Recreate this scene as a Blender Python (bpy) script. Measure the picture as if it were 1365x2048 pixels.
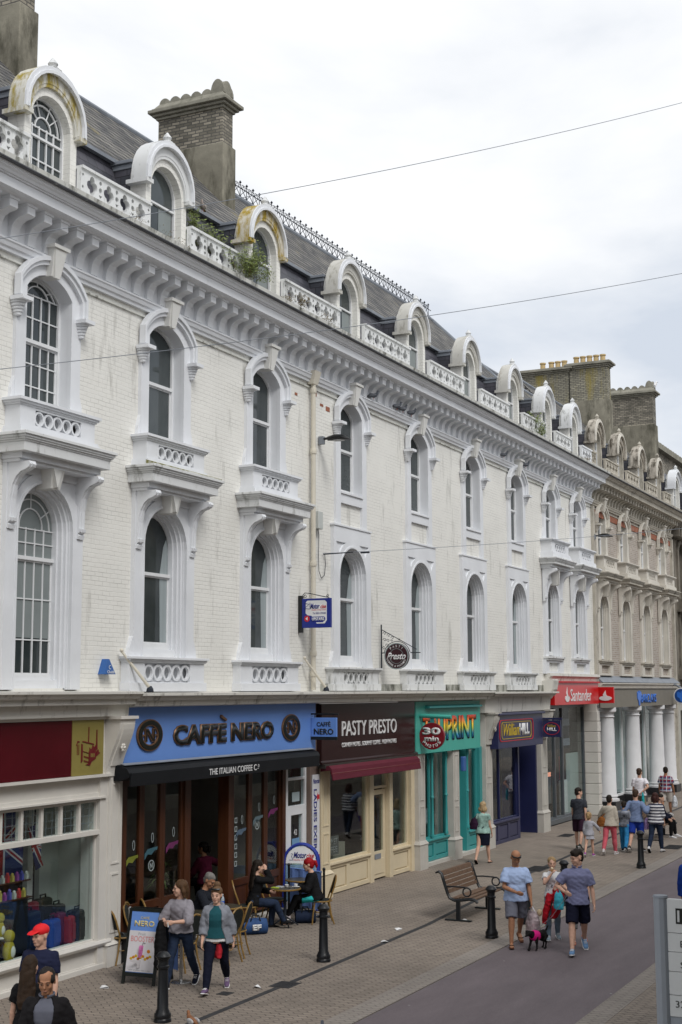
import bpy, bmesh, math, random
import numpy as np
from mathutils import Vector, Matrix, noise as mnoise
from mathutils.geometry import tessellate_polygon
random.seed(7)
PI = math.pi
S = bpy.context.scene
for o in list(bpy.data.objects): bpy.data.objects.remove(o)

# ---------------------------------------------------------------- camera
cam = bpy.data.cameras.new('camera'); camo = bpy.data.objects.new('camera', cam); S.collection.objects.link(camo)
camo.matrix_world = Matrix(((0.43636, -0.113821, -0.892544, 0), (-0.899767, -0.058479, -0.432434, 0), (-0.002975, 0.991779, -0.12793, 4.6), (0, 0, 0, 1)))
cam.sensor_fit = 'VERTICAL'; cam.sensor_height = 36; cam.sensor_width = 24; cam.lens = 2760/2048*36
cam.clip_start = 0.1; cam.clip_end = 3000
S.camera = camo
S.render.resolution_x = 682; S.render.resolution_y = 1024

# ---------------------------------------------------------------- world, sun, exposure
W = bpy.data.worlds.new("World"); S.world = W; W.use_nodes = True
nt = W.node_tree; N = nt.nodes; L = nt.links
bg = N['Background']
sky = N.new('ShaderNodeTexSky'); sky.sky_type = 'NISHITA'; sky.sun_disc = False
SUN_EL, SUN_AZ = 48, -122     # degrees; azimuth measured from +X towards +Y
sky.sun_elevation = math.radians(SUN_EL); sky.sun_rotation = math.radians(90-SUN_AZ)
sky.air_density = 1.0; sky.dust_density = 4.0
tc = N.new('ShaderNodeTexCoord'); mp = N.new('ShaderNodeMapping'); mp.inputs['Scale'].default_value = (1, 1, 2.6)
mp.inputs['Location'].default_value = (0.35, 0.1, 0.2)
n1 = N.new('ShaderNodeTexNoise'); n1.inputs['Scale'].default_value = 2.1; n1.inputs['Detail'].default_value = 7; n1.inputs['Roughness'].default_value = .52
n1.inputs['Distortion'].default_value = .25
rp = N.new('ShaderNodeValToRGB'); e = rp.color_ramp.elements
e[0].position = .37; e[0].color = (6.3, 6.85, 7.7, 1); e[1].position = .63; e[1].color = (10.6, 10.6, 10.6, 1)
m_ = rp.color_ramp.elements.new(.5); m_.color = (8.9, 9.1, 9.4, 1)
mx = N.new('ShaderNodeMix'); mx.data_type = 'RGBA'; mx.inputs[0].default_value = .93
L.new(tc.outputs['Generated'], mp.inputs['Vector']); L.new(mp.outputs[0], n1.inputs['Vector']); L.new(n1.outputs[0], rp.inputs[0])
L.new(sky.outputs[0], mx.inputs[6]); L.new(rp.outputs[0], mx.inputs[7]); L.new(mx.outputs[2], bg.inputs['Color'])
bg.inputs['Strength'].default_value = .1
sd = bpy.data.lights.new('sun', 'SUN'); sd.energy = 1.7; sd.angle = math.radians(22); sd.color = (1, .985, .96)
so = bpy.data.objects.new('sun', sd); S.collection.objects.link(so)
so.rotation_euler = Vector((math.cos(math.radians(SUN_AZ))*math.cos(math.radians(SUN_EL)), math.sin(math.radians(SUN_AZ))*math.cos(math.radians(SUN_EL)), math.sin(math.radians(SUN_EL)))).to_track_quat('Z', 'Y').to_euler()
S.view_settings.view_transform = 'Standard'; S.view_settings.look = 'None'; S.view_settings.gamma = 1
S.view_settings.use_curve_mapping = False
S.view_settings.exposure = 0.15
S.render.engine = 'CYCLES'

# ---------------------------------------------------------------- materials
def lin(c):
    if isinstance(c, str): c = [int(c[i:i+2], 16) for i in (1, 3, 5)]
    return tuple(((v/255)/12.92 if v/255 <= .04045 else ((v/255+.055)/1.055)**2.4) for v in c[:3])
class NT:
    def __init__(s, name):
        s.m = bpy.data.materials.new(name); s.m.use_nodes = True; s.t = s.m.node_tree; s.n = s.t.nodes; s.l = s.t.links
        s.b = s.n['Principled BSDF']; s.g = s.n.new('ShaderNodeNewGeometry'); s.pos = s.g.outputs['Position']
    def node(s, k, **kw):
        n = s.n.new(k)
        for a, v in kw.items(): setattr(n, a, v)
        return n
    def map(s, vec, scale=(1, 1, 1), rot=(0, 0, 0), loc=(0, 0, 0)):
        n = s.n.new('ShaderNodeMapping'); n.inputs['Scale'].default_value = scale; n.inputs['Rotation'].default_value = rot; n.inputs['Location'].default_value = loc
        s.l.new(vec, n.inputs['Vector']); return n.outputs[0]
    def noise(s, vec, scale, detail=4, rough=.6):
        n = s.n.new('ShaderNodeTexNoise'); n.inputs['Scale'].default_value = scale; n.inputs['Detail'].default_value = detail; n.inputs['Roughness'].default_value = rough
        s.l.new(vec, n.inputs['Vector']); return n.outputs[0]
    def ramp(s, fac, a, b, ca=0., cb=1.):
        n = s.n.new('ShaderNodeMapRange'); s.l.new(fac, n.inputs[0])
        for i, v in zip((1, 2, 3, 4), (a, b, ca, cb)): n.inputs[i].default_value = v
        return n.outputs[0]
    def mix(s, fac, a, b, mode='MIX'):
        n = s.n.new('ShaderNodeMix'); n.data_type = 'RGBA'; n.blend_type = mode
        for v, i in ((fac, 0), (a, 6), (b, 7)):
            if isinstance(v, (int, float)): n.inputs[i].default_value = v if i == 0 else (v, v, v, 1)
            elif isinstance(v, tuple): n.inputs[i].default_value = (*v[:3], 1)
            else: s.l.new(v, n.inputs[i])
        return n.outputs[2]
    def math(s, op, a, b=0.):
        n = s.n.new('ShaderNodeMath'); n.operation = op
        for v, i in ((a, 0), (b, 1)):
            if isinstance(v, (int, float)): n.inputs[i].default_value = v
            else: s.l.new(v, n.inputs[i])
        return n.outputs[0]
    def bump(s, h, strength=.3, dist=.01):
        n = s.n.new('ShaderNodeBump'); n.inputs['Strength'].default_value = strength; n.inputs['Distance'].default_value = dist
        s.l.new(h, n.inputs['Height']); s.l.new(n.outputs[0], s.b.inputs['Normal'])
    def col(s, c): 
        if isinstance(c, tuple): s.b.inputs['Base Color'].default_value = (*c, 1)
        else: s.l.new(c, s.b.inputs['Base Color'])
    def set(s, **k):
        for a, v in k.items(): s.b.inputs[a.replace('_', ' ')].default_value = v
        return s
_mc = {}
def M(name, col, rough=.6, var=.1, scale=2.5, bump=0., bscale=30, bdist=.01, metal=0., dirt=None, spec=.5, zstretch=1., emit=None):
    """plain coloured surface with uneven tone; dirt = (colour, amount 0..1, scale)"""
    if name in _mc: return _mc[name]
    c = lin(col) if (isinstance(col, str) or max(col) > 1) else tuple(col)
    t = NT(name); p = t.map(t.pos, (1, 1, zstretch))
    n = t.noise(p, scale, 6); f = t.ramp(n, .3, .7)
    out = t.mix(f, tuple(v*(1-var) for v in c), tuple(min(1, v*(1+var)) for v in c))
    if dirt:
        dc, am, ds = dirt; dc = lin(dc) if (isinstance(dc, str) or max(dc) > 1) else dc
        dn = t.noise(t.map(t.pos, (1, 1, .35), loc=(5, 3, 1)), ds, 9, .7)
        out = t.mix(t.ramp(dn, .72-am*.5, .86-am*.45), out, dc)
    t.col(out); t.set(Roughness=rough, Metallic=metal); t.b.inputs['Specular IOR Level'].default_value = min(spec, .36) if rough < .5 else min(spec, .14)
    if bump: t.bump(t.noise(t.pos, bscale, 5), bump, bdist)
    if emit: t.b.inputs['Emission Color'].default_value = (*c, 1); t.b.inputs['Emission Strength'].default_value = emit
    _mc[name] = t.m; return t.m
def brick_mat(name, c1, c2, mortar, bw=.215, bh=.075, msize=.012, bump=.5, bdist=.012, rough=.8, axis='XZ', tone=.12, lines=None, dirt=None, msmooth=.1, patch=None):
    t = NT(name); c1, c2, mortar = [lin(c) if (isinstance(c, str) or max(c) > 1) else c for c in (c1, c2, mortar)]
    sp = t.node('ShaderNodeSeparateXYZ'); t.l.new(t.pos, sp.inputs[0]); cb = t.node('ShaderNodeCombineXYZ')
    a, b = {'XZ': (0, 2), 'YZ': (1, 2), 'XY': (0, 1), 'SZ': (0, 2)}[axis]
    if axis == 'SZ':   # works on walls of either direction
        t.l.new(t.math('ADD', sp.outputs[0], sp.outputs[1]), cb.inputs[0]); t.l.new(sp.outputs[2], cb.inputs[1])
    else:
        t.l.new(sp.outputs[a], cb.inputs[0]); t.l.new(sp.outputs[b], cb.inputs[1])
    vec = cb.outputs[0]
    wob = t.noise(t.pos, 3.0, 2); 
    va = t.node('ShaderNodeVectorMath', operation='MULTIPLY_ADD'); t.l.new(wob, va.inputs[0]); va.inputs[1].default_value = (.03, .022, 0); t.l.new(vec, va.inputs[2]); vec = va.outputs[0]
    br = t.node('ShaderNodeTexBrick'); br.offset = .5; br.inputs['Scale'].default_value = 1
    br.inputs['Brick Width'].default_value = bw; br.inputs['Row Height'].default_value = bh; br.inputs['Mortar Size'].default_value = msize; br.inputs['Mortar Smooth'].default_value = msmooth
    br.inputs['Color1'].default_value = (*c1, 1); br.inputs['Color2'].default_value = (*c2, 1); br.inputs['Mortar'].default_value = (*mortar, 1)
    t.l.new(vec, br.inputs['Vector']); out = br.outputs['Color']
    if lines is not None:   # painted-over mortar that shows only here and there
        base = t.mix(.5, c1, c2); k = t.ramp(t.noise(t.map(t.pos, (.35, 1, 1.6)), 3.1, 6, .7), .42, .62, lines[0], lines[1])
        out = t.mix(t.math('MULTIPLY', br.outputs['Fac'], k), base, mortar)
    tn = t.ramp(t.noise(t.pos, .9, 7), .3, .7, 1-tone, 1+tone*.6); 
    out = t.mix(1., out, tn, 'MULTIPLY')
    for dd in ([dirt] if dirt else []):
        dc, am, ds = dd; dc = lin(dc) if (isinstance(dc, str) or max(dc) > 1) else dc
        out = t.mix(t.ramp(t.noise(t.map(t.pos, (1.3, 1.3, .22), loc=(3, 8, 2)), ds, 9, .72), .74-am*.5, .86-am*.42), out, dc)
    t.col(out); t.set(Roughness=rough)
    h = t.math('SUBTRACT', 1., br.outputs['Fac']); h = t.math('ADD', h, t.math('MULTIPLY', t.noise(t.pos, 35, 4), .5)); t.bump(h, bump, bdist)
    _mc[name] = t.m; return t.m

def glass_mat(name, tint=(.9, .95, .95), base=.045):
    if name in _mc: return _mc[name]
    t = NT(name); t.n.remove(t.b); out = t.n['Material Output']
    tr = t.node('ShaderNodeBsdfTransparent'); tr.inputs[0].default_value = (*tint, 1)
    gl = t.node('ShaderNodeBsdfGlossy'); gl.inputs['Roughness'].default_value = .02
    lw = t.node('ShaderNodeLayerWeight'); lw.inputs[0].default_value = .5
    f = t.math('ADD', t.math('MULTIPLY', t.math('POWER', lw.outputs['Facing'], 4.), .55), base)
    # slightly wavy old panes
    b = t.node('ShaderNodeBump'); b.inputs['Strength'].default_value = .06; b.inputs['Distance'].default_value = .02; t.l.new(t.noise(t.pos, 1.3, 1), b.inputs['Height']); t.l.new(b.outputs[0], gl.inputs['Normal'])
    mxs = t.node('ShaderNodeMixShader'); t.l.new(f, mxs.inputs[0]); t.l.new(tr.outputs[0], mxs.inputs[1]); t.l.new(gl.outputs[0], mxs.inputs[2]); t.l.new(mxs.outputs[0], out.inputs[0])
    _mc[name] = t.m; return t.m

# ---------------------------------------------------------------- mesh collector
class MB:
    def __init__(s): s.v = []; s.f = []; s.mi = []; s.cur = 0
    def add(s, vs, fs, mi=None):
        o = len(s.v); s.v += [tuple(v) for v in vs]; s.f += [tuple(i+o for i in f) for f in fs]; s.mi += [s.cur if mi is None else mi]*len(fs); return s
    def box(s, x0, x1, y0, y1, z0, z1):
        return s.add([(x, y, z) for z in (z0, z1) for y in (y0, y1) for x in (x0, x1)], [(0, 2, 3, 1), (4, 5, 7, 6), (0, 1, 5, 4), (2, 6, 7, 3), (0, 4, 6, 2), (1, 3, 7, 5)])
    def hexa(s, a, b):   # two quads (bottom, top) of 4 points
        return s.add(list(a)+list(b), [(3, 2, 1, 0), (4, 5, 6, 7), (0, 1, 5, 4), (1, 2, 6, 5), (2, 3, 7, 6), (3, 0, 4, 7)])
    def obox(s, c, u, v, w):  # oriented box: centre and three half vectors
        c, u, v, w = map(Vector, (c, u, v, w)); return s.hexa([c-u-v-w, c+u-v-w, c+u+v-w, c-u+v-w], [c-u-v+w, c+u-v+w, c+u+v+w, c-u+v+w])
    def prof(s, poly, holes, fn, a, b, caps=(1, 1)):
        rings = [poly]+list(holes); flat = [p for r in rings for p in r]; n = len(flat)
        vs = [fn(p, a) for p in flat]+[fn(p, b) for p in flat]; fs = []
        tris = tessellate_polygon([[Vector((p[0], p[1], 0)) for p in r] for r in rings])
        if caps[0]: fs += [tuple(t) for t in tris]
        if caps[1]: fs += [tuple(i+n for i in reversed(t)) for t in tris]
        o = 0
        for r in rings:
            k = len(r)
            for i in range(k): j = (i+1) % k; fs.append((o+i, o+j, o+j+n, o+i+n))
            o += k
        return s.add(vs, fs)
    def py(s, poly, y0, y1, holes=(), caps=(1, 1)): return s.prof(poly, holes, lambda p, t: (p[0], t, p[1]), y0, y1, caps)
    def px(s, poly, x0, x1, holes=()): return s.prof(poly, holes, lambda p, t: (t, p[0], p[1]), x0, x1)
    def pz(s, poly, z0, z1, holes=()): return s.prof(poly, holes, lambda p, t: (p[0], p[1], t), z0, z1)
    def sweep(s, pts, rad, n=8, cap=True, flat=1.):
        pts = [Vector(p) for p in pts]; rs = rad if isinstance(rad, (list, tuple)) else [rad]*len(pts); vs = []; up = None
        for i, p in enumerate(pts):
            d = (pts[min(i+1, len(pts)-1)]-pts[max(i-1, 0)]).normalized()
            if up is None: up = d.orthogonal().normalized()
            a = (up-d*up.dot(d)); a = a.normalized() if a.length > 1e-6 else d.orthogonal().normalized(); up = a; b = d.cross(a)
            for k in range(n): t = 2*PI*k/n; vs.append(p+a*(math.cos(t)*rs[i])+b*(math.sin(t)*rs[i]*flat))
        fs = []
        for i in range(len(pts)-1):
            for k in range(n): j = (k+1) % n; fs.append((i*n+k, i*n+j, (i+1)*n+j, (i+1)*n+k))
        if cap: fs += [tuple(range(n))[::-1], tuple(range((len(pts)-1)*n, len(pts)*n))]
        return s.add(vs, fs)
    def lathe(s, prof, c=(0, 0, 0), n=20, sx=1, sy=1):
        vs = []; fs = []
        for r, z in prof:
            for k in range(n): t = 2*PI*k/n; vs.append((c[0]+r*math.cos(t)*sx, c[1]+r*math.sin(t)*sy, c[2]+z))
        for i in range(len(prof)-1):
            for k in range(n): j = (k+1) % n; fs.append((i*n+k, i*n+j, (i+1)*n+j, (i+1)*n+k))
        fs += [tuple(range(n))[::-1], tuple(range((len(prof)-1)*n, len(prof)*n))]
        return s.add(vs, fs)
    def ell(s, c, r, n=14, m=9, mat=None):
        vs = []; fs = []; c = Vector(c)
        for i in range(m+1):
            ph = -PI/2+PI*i/m
            for k in range(n):
                t = 2*PI*k/n; p = Vector((r[0]*math.cos(ph)*math.cos(t), r[1]*math.cos(ph)*math.sin(t), r[2]*math.sin(ph)))
                if mat is not None: p = mat @ p
                vs.append(c+p)
        for i in range(m):
            for k in range(n): j = (k+1) % n; fs.append((i*n+k, i*n+j, (i+1)*n+j, (i+1)*n+k))
        return s.add(vs, fs)
    def loft(s, rings, n=16):
        """rings: (centre, a-vector, b-vector)"""
        vs = []; fs = []
        for c, a, b in rings:
            c, a, b = Vector(c), Vector(a), Vector(b)
            for k in range(n): t = 2*PI*k/n; vs.append(c+a*math.cos(t)+b*math.sin(t))
        for i in range(len(rings)-1):
            for k in range(n): j = (k+1) % n; fs.append((i*n+k, i*n+j, (i+1)*n+j, (i+1)*n+k))
        fs += [tuple(range(n))[::-1], tuple(range((len(rings)-1)*n, len(rings)*n))]
        return s.add(vs, fs)
    def mesh(s, name, mats, smooth=False):
        me = bpy.data.meshes.new(name); me.from_pydata(s.v, [], s.f)
        for m in (mats if isinstance(mats, (list, tuple)) else [mats]): me.materials.append(m)
        me.polygons.foreach_set('material_index', s.mi)
        bm = bmesh.new(); bm.from_mesh(me); bmesh.ops.remove_doubles(bm, verts=bm.verts, dist=1e-5)
        bmesh.ops.recalc_face_normals(bm, faces=bm.faces); bm.to_mesh(me); bm.free()
        if smooth:
            me.polygons.foreach_set('use_smooth', [True]*len(me.polygons))
            if smooth != 'all': me.set_sharp_from_angle(angle=math.radians(40))
        return me
    def obj(s, name, mats, parent=None, smooth=False, loc=None, bevel=0):
        o = bpy.data.objects.new(name, s.mesh(name, mats, smooth)); S.collection.objects.link(o)
        if parent: o.parent = parent
        if loc: o.location = loc
        if bevel:
            b = o.modifiers.new('b', 'BEVEL'); b.width = bevel; b.segments = 2; b.limit_method = 'ANGLE'; b.angle_limit = math.radians(50)
        return o
def tag(o, label, cat, group=None, kind=None):
    if label: o['label'] = label
    if cat: o['category'] = cat
    if group: o['group'] = group
    if kind: o['kind'] = kind
    return o
def thing(name, label, cat, loc=(0, 0, 0), rz=0, group=None):
    o = bpy.data.objects.new(name, None); S.collection.objects.link(o); o.location = loc; o.rotation_euler = (0, 0, rz); o.empty_display_size = .2
    return tag(o, label, cat, group)
def kids(o): return [c for c in bpy.data.objects if c.parent == o]
def copy_tree(o, parent=None, loc=None, rz=None, label=None):
    ch = kids(o); c = o.copy(); S.collection.objects.link(c)
    if parent: c.parent = parent
    if loc is not None: c.location = loc
    if rz is not None: c.rotation_euler = (0, 0, rz)
    if label: c['label'] = label
    for k in ch: copy_tree(k, c)
    return c
def struct(o): o['kind'] = 'structure'; return o
TS = bpy.data.scenes.new('work')
def evald(o):
    TS.collection.objects.link(o); TS.view_layers[0].update(); dg = TS.view_layers[0].depsgraph
    me = bpy.data.meshes.new_from_object(o.evaluated_get(dg), depsgraph=dg); TS.collection.objects.unlink(o); return me
def text(txt, mat, parent, origin, u, v, w, h, depth=.01, name='lettering', shear=0., align='C', bold=0., keep=False):
    """letters filling a w x h box centred (align C) or starting (L) at origin; u = reading direction, v = up"""
    cu = bpy.data.curves.new('t', 'FONT'); cu.body = txt; cu.size = 1; cu.shear = shear; cu.offset = bold; cu.resolution_u = 3
    o = bpy.data.objects.new('t', cu); me = evald(o); co = np.empty(len(me.vertices)*3); me.vertices.foreach_get('co', co); co = co.reshape(-1, 3)
    bpy.data.objects.remove(o)
    mn, mx_ = co.min(0), co.max(0); sx = w/(mx_[0]-mn[0]); sy = h/(mx_[1]-mn[1]) if h else sx
    if keep: sx = sy
    co[:, 0] = (co[:, 0]-(mn[0] if align == 'L' else (mn[0]+mx_[0])/2))*sx; co[:, 1] = (co[:, 1]-(mn[1]+mx_[1])/2)*sy
    u, v = Vector(u).normalized(), Vector(v).normalized(); nrm = u.cross(v); O = Vector(origin)
    bm = bmesh.new(); bm.from_mesh(me); bm.verts.ensure_lookup_table()
    for i, b in enumerate(bm.verts): b.co = O+u*co[i, 0]+v*co[i, 1]
    if depth:
        r = bmesh.ops.extrude_face_region(bm, geom=bm.faces[:]); bmesh.ops.translate(bm, verts=[g for g in r['geom'] if isinstance(g, bmesh.types.BMVert)], vec=nrm*depth)
        bmesh.ops.recalc_face_normals(bm, faces=bm.faces)
    bm.to_mesh(me); bm.free(); me.materials.clear(); me.materials.append(mat)
    ob = bpy.data.objects.new(name, me); S.collection.objects.link(ob); ob.parent = parent; return ob
def circle(cx, cz, r, n=24, rz=None): return [(cx+r*math.cos(2*PI*k/n), cz+(rz or r)*math.sin(2*PI*k/n)) for k in range(n)]
def arc(w, zs, zc, n=14):      # from (w,zs) over the crown to (-w,zs)
    h = zc-zs; r = (w*w+h*h)/(2*h); cz = zc-r; a0 = math.atan2(zs-cz, w)
    return [(r*math.cos(a0+(PI-2*a0)*k/n), cz+r*math.sin(a0+(PI-2*a0)*k/n)) for k in range(n+1)]
def arch(w, z0, zs, zc, n=14): return [(-w, z0), (w, z0)]+arc(w, zs, zc, n)
def band(wo, z0, zso, zco, wi, zsi, zci, z0i=None, n=14): # U shape: outer arch minus inner arch
    return [(wo, z0)]+arc(wo, zso, zco, n)+[(-wo, z0)]+[(-wi, z0 if z0i is None else z0i)]+arc(wi, zsi, zci, n)[::-1]+[(wi, z0 if z0i is None else z0i)]
def rect(x0, x1, z0, z1): return [(x0, z0), (x1, z0), (x1, z1), (x0, z1)]
# ================================================================ shared materials
YW = 14.1
def white_trim(name, col, dirt, am):
    return M(name, col, .55, .05, 1.6, bump=.25, bscale=60, bdist=.004, dirt=(dirt, am, 3.2))
m_wall = brick_mat('painted brick', (.77, .76, .715), (.77, .76, .715), (.42, .41, .38), .225, .079, .007, .55, .006, .65, 'SZ', .05, lines=(.0, .55), dirt=((.44, .43, .39), .36, 2.2), msmooth=.35)
m_trim = white_trim('white painted stone', (.70, .715, .74), (.42, .42, .39), .10)
m_trimd = white_trim('weathered white stone', (.66, .67, .67), (.17, .17, .15), .36)
m_dirty = white_trim('mossy stone edge', (.40, .40, .36), (.06, .06, .045), .55)
m_ledge = white_trim('stained ledge', (.62, .62, .58), (.10, .10, .08), .42)
m_moss = M('moss on ledge', (.55, .55, .50), .9, .1, 3, .4, 40, dirt=((.16, .15, .035), .62, 7))
m_lich = M('lichen covered hood', (.60, .59, .54), .85, .08, 3, .3, 40, dirt=((.32, .25, .05), .55, 6))
m_lich2 = M('stained hood', (.52, .51, .47), .85, .1, 3, .3, 40, dirt=((.22, .20, .15), .36, 5))
m_sash = M('white sash paint', (.70, .71, .72), .45, .05, 4, dirt=((.4, .4, .38), .1, 8))
m_pane = NT('window pane'); m_pane.col(m_pane.mix(m_pane.ramp(m_pane.noise(m_pane.pos, .8, 3), .35, .65), (.022, .030, .032), (.055, .066, .068))); m_pane.set(Roughness=.04)
m_pane.bump(m_pane.noise(m_pane.pos, 1.5, 1), .12, .02); m_pane = m_pane.m
m_blind = M('pale blind behind glass', (.20, .225, .225), .35, .1, 1.5)
m_curt = M('net curtain', (.30, .34, .35), .5, .12, 9, zstretch=.05)
m_slate = brick_mat('dark slates', (.052, .055, .068), (.085, .082, .10), (.02, .02, .025), .28, .17, .008, .5, .012, .45, 'SZ', .2)
m_slate2 = brick_mat('weathered slates', (.07, .07, .075), (.22, .21, .19), (.012, .012, .012), .30, .16, .022, .9, .02, .8, 'SZ', .25, dirt=((.22, .18, .06), .30, 1.3))
m_lead = M('lead flashing', (.22, .24, .27), .5, .15, 3, bump=.2, bscale=8)
m_chb = brick_mat('chimney brick', (.13, .12, .095), (.36, .325, .26), (.10, .095, .085), .225, .079, .012, .8, .015, .9, 'SZ', .3, dirt=((.10, .10, .08), .26, 2.2))
m_chr = M('chimney render', (.24, .225, .18), .9, .3, 1.6, .5, 15, dirt=((.09, .085, .065), .5, 1.8))
m_cht = M('chimney cap stone', (.25, .24, .20), .9, .25, 2.5, .4, 25, dirt=((.12, .12, .09), .35, 2.5))
m_chl = brick_mat('lichen chimney brick', (.20, .19, .15), (.33, .31, .24), (.11, .105, .09), .225, .079, .012, .8, .015, .9, 'SZ', .3, dirt=((.27, .22, .06), .46, 1.2))
m_pot = M('buff chimney pot', (.50, .38, .20), .8, .15, 5, dirt=((.2, .17, .12), .2, 5))
m_iron = M('wrought iron', (.03, .035, .045), .55, .1, 5, metal=.3)
m_gut = M('gutter', (.085, .088, .095), .5, .2, 4, dirt=((.45, .45, .42), .25, 5))
m_pipe = M('cream painted pipe', (.62, .58, .49), .5, .1, 1.5, dirt=((.35, .28, .16), .15, 4))
m_black = M('black paint', (.012, .013, .014), .35, .2, 5)
m_dark = M('dark interior', (.03, .03, .03), .9, .1)
# stone coloured right hand terrace
m_bwall = brick_mat('buff brick', (.30, .245, .20), (.44, .375, .32), (.46, .43, .39), .225, .079, .014, .6, .01, .85, 'SZ', .14, dirt=((.16, .15, .13), .16, 1.2))
m_bstone = M('buff stone', (.60, .57, .51), .7, .08, 1.5, .3, 40, dirt=((.22, .20, .165), .22, 2.5))
m_bstoned = M('weathered buff stone', (.46, .43, .37), .85, .15, 1.8, .4, 30, dirt=((.12, .11, .09), .36, 3))
m_red = M('red terracotta band', (.30, .12, .075), .8, .2, 6, dirt=((.45, .38, .33), .25, 3))

def slab(mb, x0, x1, yf, yb, z0, z1, steps):
    """moulded slab: steps = (inset, z) from the top down"""
    zt = z1
    for ins, z in steps:
        mb.box(x0+ins, x1-ins, yf+ins, yb, z, zt); zt = z-.0004
    return mb
def rings(mb, n, r, t, z, yf, yb, step=None):
    step = step or 2*r
    for k in range(n):
        cx = (k-(n-1)/2)*step; mb.py(circle(cx, z, r, 22), yf, yb, [circle(cx, z, r-t, 22)])
    return mb

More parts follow.
